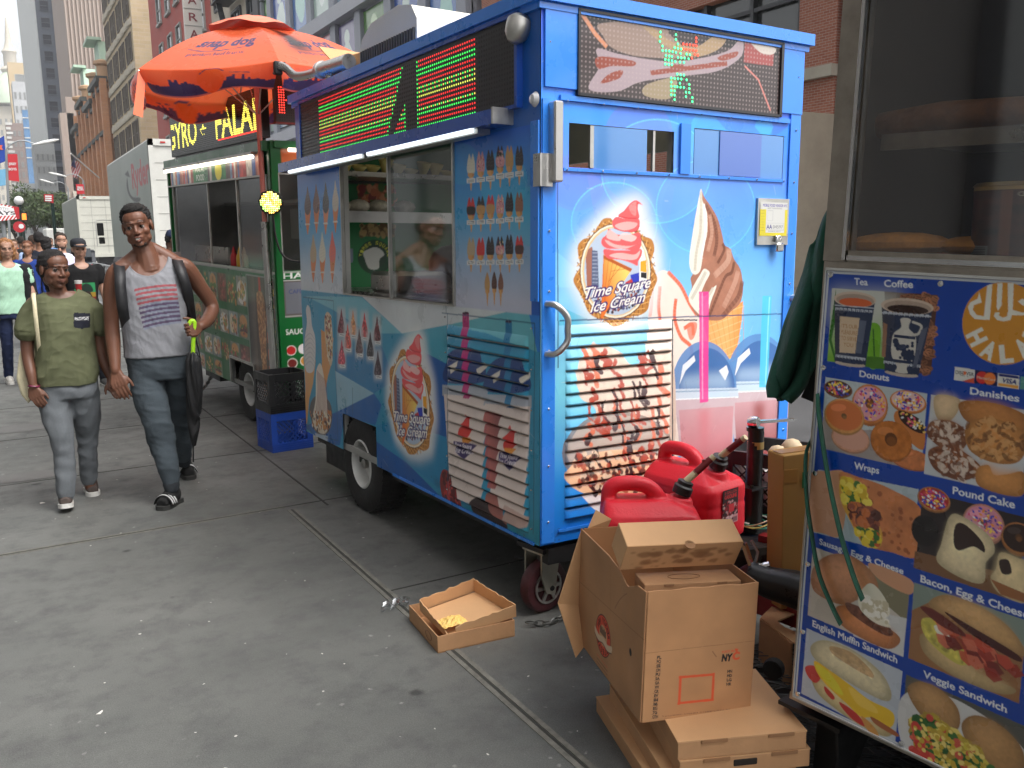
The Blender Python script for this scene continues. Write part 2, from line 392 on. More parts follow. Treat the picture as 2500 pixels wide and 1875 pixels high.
# ================================================================ the blue ice cream cart
ICE=Frame((1.8602,3.0487,.3443),rot3(-.006,.0211,.0378));IL,IW,IH=2.84,1.47,2.125
VIN=mat('printed_vinyl',rough=.34,vcol=True,var=.07,vs=3.5,coat=.25,spec=.4)
STEEL=mat('brushed_steel',(.55,.54,.52),.32,1.,var=.15,vs=6)
ALU=mat('dull_aluminium',(.5,.49,.46),.42,.9,var=.2,vs=9)
BLACKM=mat('black_painted_steel',(.018,.018,.019),.45,.3,var=.3,vs=12)
RUBBER=mat('tyre_rubber',(.022,.021,.021),.78,var=.25,vs=14,bump=.2,bs=60)
CHROME=mat('bright_steel',(.7,.7,.69),.18,1.)
GLASS=glass('window_glass',(.46,.48,.47),.72,.06)
def logo(A,k,xf=lambda x,y:(x,y)):
 A.k=lambda x,y:xf(*k(x,y));W_,B_=L(250,245,238),L(60,30,110)
 out=[(430,500),(470,448),(530,440),(570,480),(700,500),(790,580),(865,615),(885,700),(860,770),(885,860),(908,935),(880,1010),(850,1090),(830,1180),(770,1225),(690,1240),(640,1290),(545,1318),(490,1275),(400,1240),(345,1190),(300,1080),(233,960),(245,900),(285,830),(270,740),(268,660),(310,610),(370,590)]
 glow=[(745,235),(830,300),(835,420),(930,640),(950,930),(880,1230),(700,1330),(540,1360),(330,1270),(190,960),(215,700),(310,540),(450,400),(600,290)]
 A.soft(glow,L(240,240,238),.03,.9)
 A.blob(out,L(196,132,62))
 for i in range(-12,14):
  A.line([(575+i*62-300,440),(575+i*62+300,1310)],.004,L(150,92,36),.0)
 o2=smooth(out);cx,cy=575,880
 for t in range(0,360,9):
  a,b=math.radians(t),math.radians(t+11);c2=math.radians(t-11)
  A.line([(cx+262*math.cos(a),cy+372*math.sin(a)),(cx+318*math.cos(b),cy+425*math.sin(b))],.0045,L(140,84,30))
  A.line([(cx+262*math.cos(a),cy+372*math.sin(a)),(cx+318*math.cos(c2),cy+425*math.sin(c2))],.0045,L(232,178,105))
 A.ell((570,870),290,388,L(120,85,60));A.ell((570,870),282,380,L(250,238,215));A.ell((570,870),268,366,L(232,200,150));A.ell((572,872),256,354,L(190,205,225))
 A.poly([(350,690),(380,670),(400,760),(395,1010),(340,1000),(330,760)],L(170,110,90));A.poly([(380,700),(425,705),(435,1000),(375,1000)],L(95,105,135))
 for i in range(9):A.line([(385,720+i*30),(425,722+i*30)],.004,L(160,170,190))
 A.poly([(765,640),(800,700),(825,830),(825,1000),(760,1000)],L(245,245,245));A.poly([(772,790),(818,780),(822,880),(772,870)],L(250,175,40));A.poly([(775,880),(822,880),(820,930),(775,920)],L(25,25,30))
 A.poly([(690,900),(760,880),(762,960),(700,970)],L(40,60,190));A.poly([(650,960),(700,930),(730,1010),(640,1050)],L(200,60,60))
 A.specks([(420,1010),(760,1000),(740,1150),(520,1210),(430,1120)],[L(60,50,60),L(220,210,200),L(150,70,60),L(90,90,130)],260,.003,.008,4)
 A.grad([(472,735),(705,850),(600,1010),(450,1285)],L(232,120,45),L(250,215,110),(460,1000),(660,900))
 for i in range(7):A.line([(478+i*34,760+i*18),(452+i*16,1270-i*80)],.003,L(200,95,30),.7)
 A.poly([(472,740),(705,850),(690,875),(470,765)],L(190,90,30))
 P_,H_,D_=L(246,98,100),L(252,190,186),L(208,58,66)
 A.blob([(480,690),(560,700),(680,700),(775,690),(780,740),(752,790),(745,825),(690,800),(600,775),(520,770),(478,735)],P_)
 A.blob([(520,745),(600,720),(720,735),(770,700),(740,770),(640,775)],H_,.9)
 A.blob([(455,640),(480,590),(560,620),(700,640),(770,600),(778,660),(740,700),(620,690),(500,685)],P_);A.blob([(480,600),(560,650),(690,665),(760,640),(640,690),(520,660)],H_,.85)
 A.blob([(505,560),(515,525),(580,570),(680,575),(760,555),(765,610),(690,645),(590,640),(480,610)],P_);A.blob([(520,535),(600,590),(600,625),(500,600)],H_);A.blob([(640,560),(740,590),(700,630),(600,600)],L(253,215,210),.8)
 A.blob([(545,470),(580,430),(660,450),(755,445),(765,500),(735,545),(640,550),(560,520)],P_);A.blob([(565,500),(650,470),(745,480),(720,520),(630,540)],H_,.8);A.line(smooth([(560,520),(640,545),(735,545),(765,500)],closed=False),.004,D_)
 A.blob([(595,420),(640,380),(690,320),(740,295),(790,335),(755,325),(752,370),(760,440),(680,455)],P_);A.blob([(680,345),(735,305),(740,360),(735,420),(700,400)],H_,.35);A.line(smooth([(595,425),(680,440),(758,440)],closed=False),.004,D_)
 for bd,c in((.095,B_),(.06,B_),(.012,W_)):
  A.text('Time Square',(300,1095),(845,1000),(322,1002),c,bd,.12);A.text('Ice Cream',(365,1205),(800,1115),(385,1115),c,bd,.12)
def soft_cone(A,x,y0,y1,w,top,low=None,kind=2,tag_=True,seed=0):
 h=y1-y0;s1=y0+h*.47;C1,C2=L(215,160,95),L(180,120,60)
 A.poly([(x-w*.42,s1),(x+w*.42,s1),(x+w*.4,s1+h*.13),(x+w*.22,s1+h*.17),(x+w*.05,y1),(x-w*.05,y1),(x-w*.22,s1+h*.17),(x-w*.4,s1+h*.13)],C1)
 A.poly([(x+w*.1,s1),(x+w*.42,s1),(x+w*.38,s1+h*.13),(x+w*.1,s1+h*.15)],C2,.5)
 for d in((-.22,.22)if kind==2 else(0,)):
  xx=x+d*w;ww=w*(.3 if kind==2 else.5)
  A.blob([(xx,y0),(xx+ww*.55,y0+h*.12),(xx+ww,y0+h*.3),(xx+ww*.9,s1+h*.02),(xx,s1+h*.05),(xx-ww*.9,s1+h*.02),(xx-ww,y0+h*.3),(xx-ww*.55,y0+h*.12)],top)
  for i in range(4):
   yy=y0+h*(.12+.09*i);A.line([(xx-ww*.8,yy+h*.03),(xx+ww*.8,yy-h*.02)],.0022,tuple(c*.55+.12 for c in top),.55)
 if low is not None:A.blob([(x-w*.48,y0+h*.28),(x+w*.48,y0+h*.28),(x+w*.5,s1),(x,s1+h*.05),(x-w*.5,s1)],low)
 if seed:A.specks([(x-w*.4,y0+h*.1),(x+w*.4,y0+h*.1),(x+w*.4,s1),(x-w*.4,s1)],[L(230,190,200),L(200,60,70),L(90,60,120),L(240,220,150)],30,.002,.004,seed)
 if tag_:
  ly=s1+h*.2;A.poly([(x-w*.55,ly),(x+w*.55,ly-h*.02),(x+w*.55,ly+h*.11),(x-w*.55,ly+h*.13)],L(225,225,222))
  for i in(.35,.7):A.line([(x-w*.4,ly+h*.12*i),(x+w*.4,ly-h*.02+h*.12*i)],.003,L(60,55,70),.75)
def louver(U,V,r,n):
 p=np.mod((V-r[2])/(r[3]-r[2])*n,1.);ins=(U>r[0]+.006)&(U<r[1]-.006)&(V>r[2]+.004)&(V<r[3]-.004)
 e=np.clip(np.minimum(U-r[0],r[1]-U)/.022,0,1)
 out=np.where(p<.11,-.025,.017*np.power(np.clip((1-p)/.89,0,1),.6)*(.3+.7*np.clip((p-.11)/.12,0,1))*np.sqrt(e)-.002)
 return np.where(ins,out,0.)
LB,LS=(.121,.699,.088,.91),(.078,.79,.03,.866);NB,NS_=17,16
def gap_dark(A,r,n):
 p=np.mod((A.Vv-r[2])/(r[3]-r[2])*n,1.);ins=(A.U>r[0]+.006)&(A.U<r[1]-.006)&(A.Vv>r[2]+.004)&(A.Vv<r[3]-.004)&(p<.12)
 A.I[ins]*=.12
def grime(A,w,sd):
 rg=np.random.default_rng(sd)
 for i in range(60):x,y,r=rg.uniform(0,w),rg.uniform(0,.16)**1.3,rg.uniform(.008,.05);A.soft([(x-r*1.5,y-r*.4),(x+r,y-r*.5),(x+r*1.6,y+r*.4),(x-r,y+r*.5)],(.05,.045,.04),.012,rg.uniform(.1,.35))if i%4==0 else A.ell((x,y),r*.2,r*.12,(.05,.045,.04),.4,n=7)
 for i in range(90):x,y,l,a=rg.uniform(0,w),rg.uniform(0,2.0),rg.uniform(.01,.07),rg.uniform(-.6,.6)+(1.57 if rg.random()<.4 else 0);A.line([(x,y),(x+l*math.cos(a),y+l*math.sin(a))],.0022,(.75,.78,.8)if rg.random()<.6 else(.05,.06,.08),rg.uniform(.12,.4))
def art_back():
 A=Art(0,IW,0,IH,.003,L(60,150,235));t=np.clip(A.Vv/IH,0,1)[...,None]
 stops=[(0,L(24,120,222)),(.12,L(40,145,228)),(.3,L(125,212,234)),(.45,L(140,208,245)),(.6,L(105,180,247)),(.72,L(100,145,242)),(.82,L(60,150,250)),(1,L(75,110,240))]
 I=np.zeros_like(A.I)
 for(a,c),(b,d)in zip(stops[:-1],stops[1:]):
  m=((t>=a)&(t<=b));f=(t-a)/(b-a);I=np.where(m,np.array(c)*(1-f)+np.array(d)*f,I)
 A.I=I.astype(np.float32)
 u=A.U[...,None]/IW;A.I=A.I*(1-.55*np.clip((u-.55)*2,0,1)*(t>.3))+np.array(L(35,125,240),np.float32)*(.55*np.clip((u-.55)*2,0,1)*(t>.3))
 A.k=K(ICE.back,1330,400,3.3175)
 for c,r,col,a in(((900,60),420,(130,200,255),.25),((250,150),230,(120,120,250),.25),((1300,350),380,(110,170,255),.22),((560,480),330,(120,190,250),.22),((1500,-200),330,(90,220,255),.25),((760,-250),260,(130,110,235),.3),((1700,-520),330,(60,90,235),.4)):
  A.ell(c,r*1.05,r,L(*col),a,n=60)
  A.ell(c,r*.93,r*.88,L(70,130,240),a*.5,n=60)
 for P,c,a in(([(560,-260),(740,-250),(800,-40),(600,-60)],(70,225,250),.5),([(1300,-230),(1500,-210),(1350,-20),(1250,-20)],(60,210,255),.35),([(1750,-520),(1850,-300),(1800,-180),(1700,-300)],(70,200,255),.45),([(110,1150),(420,1290),(110,1310)],(70,185,215),.7),([(0,1560),(110,1900),(60,1700)],(60,160,225),.5),([(0,700),(110,720),(420,1000),(0,1000)],(150,225,240),.35),([(330,20),(620,300),(400,420)],(140,150,250),.3),([(720,60),(1050,180),(980,600)],(120,160,250),.25)):
  A.poly(P,L(*c),a)
 for r,cx,cy in((420,900,60),(330,560,480),(380,1300,350)):
  tt=np.linspace(0,6.28,60);A.line([(cx+r*1.05*math.cos(q),cy+r*math.sin(q))for q in tt],.006,L(120,225,255),.45)
  # sundae running down behind the badge and over the louvres
 A.blob([(930,870),(1010,880),(1080,950),(1180,1120),(1240,1230),(1330,1500),(1300,1900),(1180,2300),(900,2400),(700,2300),(760,1800),(830,1300),(850,1000)],L(240,226,214))
 for P in([(1000,880),(1100,990),(1170,1130),(1225,1215)],[(930,1000),(920,1150),(930,1260)],[(1060,1100),(1050,1250),(1100,1400),(1180,1480),(1190,1600)],[(870,1010),(860,1150),(850,1230)],[(1130,1330),(1190,1300),(1200,1380)]):
  A.line(smooth(P,closed=False),.018,L(240,110,75),.9)
 A.blob([(1150,1300),(1230,1290),(1210,1400),(1170,1420)],L(245,120,90),.8)
 # big twist cone
 A.poly([(1280,1270),(1370,1235),(1500,1190),(1603,1110),(1590,1280),(1545,1560),(1440,1600),(1330,1480)],L(246,178,108));A.grad([(1480,1190),(1603,1110),(1590,1280),(1545,1560),(1480,1560)],L(246,178,108),L(235,140,60),(1480,1300),(1600,1300),.8)
 for i in range(8):
  A.line([(1290+i*45,1270-i*18),(1400+i*30,1600)],.004,L(225,145,75),.7);A.line([(1610-i*6,1150+i*60),(1310,1260+i*62)],.004,L(252,205,150),.7)
 BR,DB,CW=L(172,116,92),L(118,70,52),L(238,232,218)
 A.blob([(1262,203),(1290,270),(1340,340),(1400,450),(1440,600),(1450,655),(1500,690),(1530,770),(1580,850),(1600,960),(1598,1060),(1570,1140),(1500,1200),(1450,1250),(1380,1270),(1240,1240),(1170,1100),(1190,1000),(1180,930),(1198,880),(1170,800),(1175,720),(1195,560),(1220,400),(1250,260)],BR)
 A.mottle([(1250,300),(1600,800),(1600,1200),(1300,1260)],.07,.03,3)
 for P,c,w,a in(([(1300,330),(1370,480),(1390,620),(1370,740)],DB,.02,.6),([(1440,650),(1450,700),(1400,800)],DB,.015,.8),([(1530,800),(1510,880),(1460,915),(1400,1060),(1330,1230)],DB,.016,.75),([(1595,960),(1560,1080),(1440,1230)],DB,.025,.55),([(1335,420),(1350,560),(1320,700)],L(205,158,135),.02,.55),([(1490,700),(1480,790),(1380,900)],L(205,160,138),.03,.5),([(1560,880),(1530,980),(1450,1150)],L(200,152,130),.028,.5)):
  A.line(smooth(P,closed=False),w,c,a)
 A.blob([(1262,203),(1275,300),(1310,400),(1312,560),(1285,680),(1258,862),(1200,892),(1168,790),(1195,560),(1225,380)],CW)
 A.line(smooth([(1262,230),(1262,400),(1255,560),(1225,720),(1215,860)],closed=False),.016,L(205,196,178),.8);A.line(smooth([(1285,330),(1300,450),(1290,620),(1265,760)],closed=False),.012,L(252,249,240),.9)
 A.blob([(1290,850),(1335,885),(1300,960),(1262,1062),(1305,1065),(1388,983),(1345,1110),(1300,1240),(1220,1190),(1165,1100),(1192,1010),(1255,900)],CW);A.line(smooth([(1300,880),(1240,1000),(1190,1090)],closed=False),.018,L(208,200,184),.8);A.line(smooth([(1360,1010),(1300,1110),(1250,1200)],closed=False),.016,L(210,202,186),.8)
 logo(A,K(ICE.back,1330,400,3.3175))
 # two domed cups with straws, and the bowl of sundae on the louvres
 A.k=K(ICE.back,1330,760,2.911)
 for cx,x0,x1,y0,cr,straw,dk in((1520,1300,1760,160,230,L(80,195,230),L(150,70,68)),(1130,910,1370,212,230,L(235,60,150),L(214,130,138))):
  yb=y0+340
  A.ell((cx,yb),cr,yb-y0,L(92,140,198),.92,0,180,360);A.ell((cx+20,yb),cr*.86,(yb-y0)*.86,L(62,106,168),.9,0,180,360);A.soft([(cx-150,yb-90),(cx+160,yb-120),(cx+190,yb),(cx-170,yb)],L(190,215,235),.02,.55)
  A.poly([(cx-175,yb-30),(cx-150,yb-170),(cx-70,yb-240),(cx-60,yb-200),(cx-130,yb-130)],L(235,240,245),.95);A.poly([(cx+105,yb-130),(cx+160,yb-170),(cx+175,yb-120),(cx+150,yb-60)],L(235,238,242),.95)
  A.poly([(x0,yb),(x1,yb-10),(x1+5,yb+60),(x0+5,yb+80)],L(205,220,235),.9);A.line([(x0,yb+20),(x1,yb+6)],.006,L(150,175,200));A.line([(x0,yb+75),(x1,yb+58)],.006,L(240,246,250))
  A.poly([(x0+10,yb+80),(x1-20,yb+60),(x1-40,yb+560),(x0+60,yb+560)],L(206,184,190));A.grad([(x0+40,yb+150),(x1-30,yb+120),(x1-50,yb+560),(x0+70,yb+560)],L(206,160,166),dk,(cx,yb+120),(cx,yb+520));A.soft([(cx-40,yb+150),(cx+40,yb+145),(cx+20,yb+520),(cx-20,yb+520)],dk,.02,.8)
  A.poly([(cx-35,-140),(cx+35,-140),(cx+30,yb+90),(cx-30,yb+100)]if straw[0]>.5 else[(cx+25,-110),(cx+90,-110),(cx+60,yb+40),(cx+0,yb+40)],straw,.92);A.line([(cx-12,-130),(cx-10,yb+70)]if straw[0]>.5 else[(cx+75,-100),(cx+45,yb+20)],.008,L(255,190,225)if straw[0]>.5 else L(170,235,250),.6)
 DR,RD,rg=L(62,20,24),L(176,66,42),np.random.default_rng(11)
 def drip(P,w,c,a=.9):
  for q in smooth(P,7,False):A.ell(q,w*rg.uniform(.6,1.3),w*rg.uniform(.8,1.6),c,a,n=9)
 A.blob([(215,480),(230,370),(300,260),(330,215),(360,235),(430,240),(540,300),(620,380),(900,300),(900,1150),(700,1250),(400,1250),(300,1000),(350,700),(250,620)],L(222,200,182));A.mottle([(215,260),(900,260),(900,1250),(300,1250)],.06,.03,4)
 A.ell((520,1010),400,300,L(130,115,105),.85,0,0,360);A.ell((520,1000),370,265,L(195,178,165),.7)
 A.blob([(150,1130),(300,1020),(520,980),(760,1000),(880,1080),(840,1220),(600,1330),(300,1300),(160,1220)],L(238,190,150));A.blob([(260,1290),(500,1330),(620,1340),(480,1480),(360,1420)],L(235,225,225))
 for i in range(34):
  x,y=rg.uniform(250,870),rg.uniform(260,1000);l=rg.uniform(60,260);P=[(x,y),(x+rg.uniform(-25,35),y+l*.35),(x+rg.uniform(-30,45),y+l*.7),(x+rg.uniform(-20,60),y+l)]
  drip(P,rg.uniform(9,20),RD if rg.random()<.6 else L(214,112,78),.8)
 for i in range(26):
  x,y=rg.uniform(300,820),rg.uniform(230,1250);l=rg.uniform(50,190);P=[(x,y),(x+rg.uniform(-25,35),y+l*.5),(x+rg.uniform(-20,50),y+l)]
  drip(P,rg.uniform(8,17),DR,.9)
 A.specks([(150,1000),(880,1000),(800,1280),(250,1280)],[DR,RD,L(235,205,175),L(120,55,40)],200,.006,.018,8,.85)
 for P in([(1080,-1520+1520+62),(905,62),(905,1330)],):A.line(P,.006,L(25,35,60))
 # the permit frame's lettering
 A.k=K(ICE.back,1330,400,3.3175)
 for P in([(100,0),(106,1650)],[(1972,120),(1915,1400)],[(120,1270),(1915,1215)]):A.line(P,.006,L(30,60,110),.8)
 A.k=None;grime(A,IW,5);gap_dark(A,LB,NB);return A
def art_side():
 A=Art(0,IL,0,IH,.004,L(48,150,188));A.k=K(ICE.side,720,700,2.634);PAL,LT,DK,MD=L(208,214,217),L(120,188,205),L(14,92,170),L(30,120,185)
 for P,c in(([(70,60),(430,65),(690,300),(480,300),(250,150)],LT),([(430,60),(980,118),(1560,130),(1350,165),(985,245),(690,300)],PAL),([(985,245),(1350,165),(1560,170),(1560,420),(1250,300)],L(105,185,198)),([(250,150),(480,300),(560,380),(260,420)],L(40,140,180)),([(260,540),(512,686),(280,800)],L(150,192,212)),([(512,686),(640,600),(560,380),(260,420),(260,540)],L(22,125,180)),([(690,300),(985,245),(985,500),(850,430)],L(70,165,190)),([(850,430),(985,500),(985,970),(640,860),(720,640)],DK),([(60,900),(280,800),(512,686),(560,760),(520,890),(320,830),(290,1020),(200,1010)],L(20,100,175)),([(520,990),(720,1130),(960,1370),(540,1180)],DK),([(530,890),(640,860),(985,970),(985,1340),(720,1130),(520,990)],L(35,140,188)),([(1500,130),(1600,160),(1600,420),(1560,420)],L(40,130,215)),([(960,1380),(1580,1660),(1580,1500),(1500,1500)],L(38,145,172))):
  A.poly(P,c);A.mottle(P,.03,.12,int(P[0][0]))
 for x0,x1,bot in((2.06,2.84,(205,210,218)),(.0,.70,(192,196,214))):
  A.k=None;P=[(x0,.955),(x1,.955),(x1,1.75),(x0,1.75)];A.grad(P,L(38,92,205),L(70,165,215),(x0,1.75),(x0,1.35));A.grad([(x0,.955),(x1,.955),(x1,1.36),(x0,1.36)],L(70,165,215),L(*bot),(x0,1.36),(x0,1.0))
 A.grad([(0,.955),(.06,.955),(.06,2.12),(0,2.12)],L(25,90,190),L(30,130,190),(0,.9),(0,2.1));A.grad([(0,1.70),(IL,1.70),(IL,2.12),(0,2.12)],L(25,95,180),L(45,75,175),(0,1.9),(IL,1.9))
 A.k=K(ICE.side,720,330,3.53)
 for c,r,a in(((1800,400),260,.3),((1450,250),180,.2),((2050,700),260,.3)):A.ell(c,r*.8,r,L(60,190,215),a,n=40)
 CH,VA,BK,RE,PK,NU=L(88,52,44),L(222,216,196),L(40,26,26),L(214,48,44),L(215,150,150),L(196,148,88)
 xs=[1521,1604,1687,1771,1851,1937]
 rows=[([160,140,125,90,90,90],[480,475,468,452,440,425],[(VA,None),(PK,None),(BK,None),(BK,PK),(NU,None),(BK,None)]),([535,525,512,510,490,490],[835,832,830,826,816,815],[(RE,BK),(BK,NU),(RE,NU),(PK,None),(BK,None),(L(150,96,70),None)]),([880,880,872,870,855,865],[1180,1182,1182,1180,1185,1178],[(L(190,165,130),None),(RE,None),(BK,None),(BK,PK),(BK,None),(RE,CH)])]
 for ri,(t0,t1,cs)in enumerate(rows):
  for i,x in enumerate(xs):soft_cone(A,x,t0[i],t1[i],66,*cs[i],seed=(ri*6+i+1 if cs[i][0]==PK or cs[i][1]==PK else 0))
 for x,y,c in((1660,1180,NU),(1720,1175,CH),(1776,1180,L(130,80,60))):soft_cone(A,x,y,y+290,44,c,kind=1,tag_=False)
 for x,y0,y1,c in((112,440,855,CH),(186,420,845,L(120,70,50)),(267,405,855,BK),(352,390,840,L(205,190,170)),(160,855,1265,L(196,170,130)),(238,835,1275,VA),(325,825,1275,L(236,110,90))):
  h=y1-y0;A.poly([(x-24,y0+h*.5),(x+28,y0+h*.5),(x+14,y0+h*.8),(x+4,y1),(x-2,y1),(x-14,y0+h*.8)],L(226,130,62));A.blob([(x-2,y0),(x+12,y0+h*.18),(x+28,y0+h*.36),(x+24,y0+h*.52),(x,y0+h*.6),(x-24,y0+h*.52),(x-26,y0+h*.36),(x-12,y0+h*.18)],c)
  for i in range(6):A.line([(x-20,y0+h*(.2+.06*i)),(x+22,y0+h*(.15+.06*i))],.004,tuple(q*.6+.1 for q in c),.6)
  A.line([(x-20,y0+h*.79),(x+20,y0+h*.79)],.009,L(235,225,215),.9)
 A.k=K(ICE.side,720,700,2.634)
 A.poly([(62,460),(135,470),(120,620),(95,720),(80,880),(66,880),(70,640)],L(228,168,98));A.blob([(85,118),(102,150),(112,250),(132,330),(132,470),(118,545),(78,545),(62,460),(66,330),(80,230),(74,150)],L(222,220,218))
 for i in range(7):A.line(smooth([(66,330+i*30),(100,300+i*30),(130,340+i*30)],4,False),.006,L(185,185,190),.8)
 A.poly([(170,275),(250,330),(240,480),(215,570),(198,660),(175,520)],L(222,150,70));A.blob([(205,165),(232,190),(246,330),(242,480),(225,500),(200,360),(192,220)],L(216,190,150));A.specks([(195,180),(235,190),(245,470),(215,470)],[L(90,40,30),L(235,220,190),L(160,60,50),L(200,150,80)],110,.006,.014,21)
 A.blob([(95,790),(120,715),(170,700),(225,740),(243,830),(225,920),(185,960),(140,935),(110,870)],L(96,86,82));A.blob([(140,540),(170,500),(200,660),(215,800),(235,860),(195,945),(140,920),(115,850),(135,720)],L(232,220,202));A.specks([(100,800),(240,800),(220,930),(120,920)],[L(210,140,60),L(235,215,180),L(80,40,30),L(190,110,50)],120,.008,.018,22)
 for i in range(9):A.line(smooth([(145+i*7,540+i*8),(150+i*7,660),(140+i*9,800+10*(i%3))],4,False),.008,L(150,45,50),.85)
 A.poly([(130,940),(215,960),(210,1000),(150,985)],L(180,195,210))
 for x,y,c in((300,140,L(120,40,55)),(375,150,L(230,150,90)),(450,165,L(210,60,65)),(530,190,L(110,40,50)),(340,238,L(228,95,80)),(415,270,L(90,50,55)),(487,290,L(50,40,50)),(303,340,L(200,70,90)),(535,410,L(70,45,60))):
  A.soft([(x-26,y-8),(x+26,y-8),(x+30,y+190),(x-26,y+190)],L(205,205,205),.015,.75)
  A.blob([(x,y),(x+8,y+50),(x+20,y+110),(x+22,y+150),(x,y+165),(x-22,y+150),(x-18,y+100),(x-7,y+50)],c);A.specks([(x-10,y+50),(x+10,y+50),(x+18,y+150),(x-18,y+150)],[tuple(q*.4 for q in c),tuple(min(1,q*1.6+.1)for q in c)],26,.004,.009,int(x));A.poly([(x-12,y+158),(x+24,y+162),(x+24,y+182),(x-12,y+178)],L(228,228,226));A.line([(x-8,y+168),(x+18,y+172)],.004,L(70,70,80))
  # cups printed across the louvres
 for cx,dy,st,stop in((1100,0,L(196,24,120),168),(1375,60,L(20,120,170),222)):
  A.blob([(cx-130,610+dy),(cx-120,480+dy),(cx-60,400+dy),(cx+60,395+dy),(cx+120,480+dy),(cx+130,610+dy)],L(26,56,120),.95)
  for q in((-105,520),(80,530)):A.poly([(cx+q[0],q[1]+dy),(cx+q[0]+60,q[1]-45+dy),(cx+q[0]+62,q[1]-10+dy),(cx+q[0]+20,q[1]+40+dy)],L(222,214,200))
  A.poly([(cx-150,630+dy),(cx+150,640+dy),(cx+150,720+dy),(cx-150,700+dy)],L(170,175,185));A.poly([(cx-140,690+dy),(cx+145,710+dy),(cx+110,1420+dy),(cx-95,1340+dy)],L(222,206,198))
  A.grad([(cx-60,900+dy),(cx+30,880+dy),(cx+20,1300+dy),(cx-40,1300+dy)],L(214,120,112),L(140,40,44),(cx-60,900),(cx+30,900),.0)
  A.poly([(cx-20,stop),(cx+22,stop+4),(cx+30,720+dy),(cx-8,716+dy)],st,.95);A.ell((cx+1,stop+2),21,9,L(60,10,50))
 A.grad([(1225,790),(1330,820),(1300,1300),(1250,1290)],L(190,90,82),L(120,28,34),(1225,800),(1330,800),.9)
 for sc,ox,oy in((1,1105,820),(1,1390,890)):
  A.blob([(ox+10,oy),(ox+35,oy+90),(ox+20,oy+150),(ox-30,oy+150),(ox-40,oy+90),(ox-10,oy+50)],L(214,52,48));A.poly([(ox-30,oy+145),(ox+45,oy+150),(ox,oy+215)],L(232,150,50));A.poly([(ox-70,oy+170),(ox+50,oy+190),(ox+75,oy+200),(ox,oy+290),(ox-60,oy+240)],L(60,40,100))
  A.text('Time Square',(ox-62,oy+205),(ox+45,oy+222),(ox-60,oy+178),L(235,225,235),.02);A.text('Ice Cream',(ox-60,oy+242),(ox+45,oy+256),(ox-58,oy+212),L(235,225,235),.02)
 A.blob([(950,1180),(990,1190),(1000,1280),(1040,1300),(1075,1420),(1040,1420),(960,1370),(935,1260)],L(150,36,34));A.specks([(950,1190),(1000,1200),(1060,1400),(970,1360)],[L(200,60,55),L(90,20,20)],60,.008,.02,5)
 A.blob([(1140,1380),(1190,1350),(1260,1390),(1360,1520),(1350,1560),(1200,1490),(1145,1440)],L(52,34,36));A.blob([(1240,1330),(1300,1340),(1365,1520),(1330,1500),(1260,1430)],L(172,105,95));A.poly([(1360,1400),(1510,1480),(1500,1545),(1440,1555),(1350,1500)],L(198,170,160))
 for P in([(55,68),(250,90),(278,990),(200,970)],[(948,168),(1545,235),(1535,1590)],[(985,172),(985,1345)],[(975,120),(975,170)],[(372,650),(372,830)]):A.line(P,.006,L(25,80,110),.8)
 # badge: same drawing, smaller, upright on this face (u runs to the far end here)
 bk=K(ICE.back,1330,400,3.3175);c0=np.array(bk(575,880));sd=K(ICE.side,720,700,2.634);s0=np.array(sd(738,745));top=np.array(sd(800,362));bot=np.array(sd(740,1130));f=(top[1]-bot[1])/(bk(745,295)[1]-bk(545,1318)[1])
 logo(A,bk,lambda a,b:(s0[0]-(a-c0[0])*f,s0[1]+(b-c0[1])*f))
 A.k=None;grime(A,IL,6);gap_dark(A,LS,NS_);return A
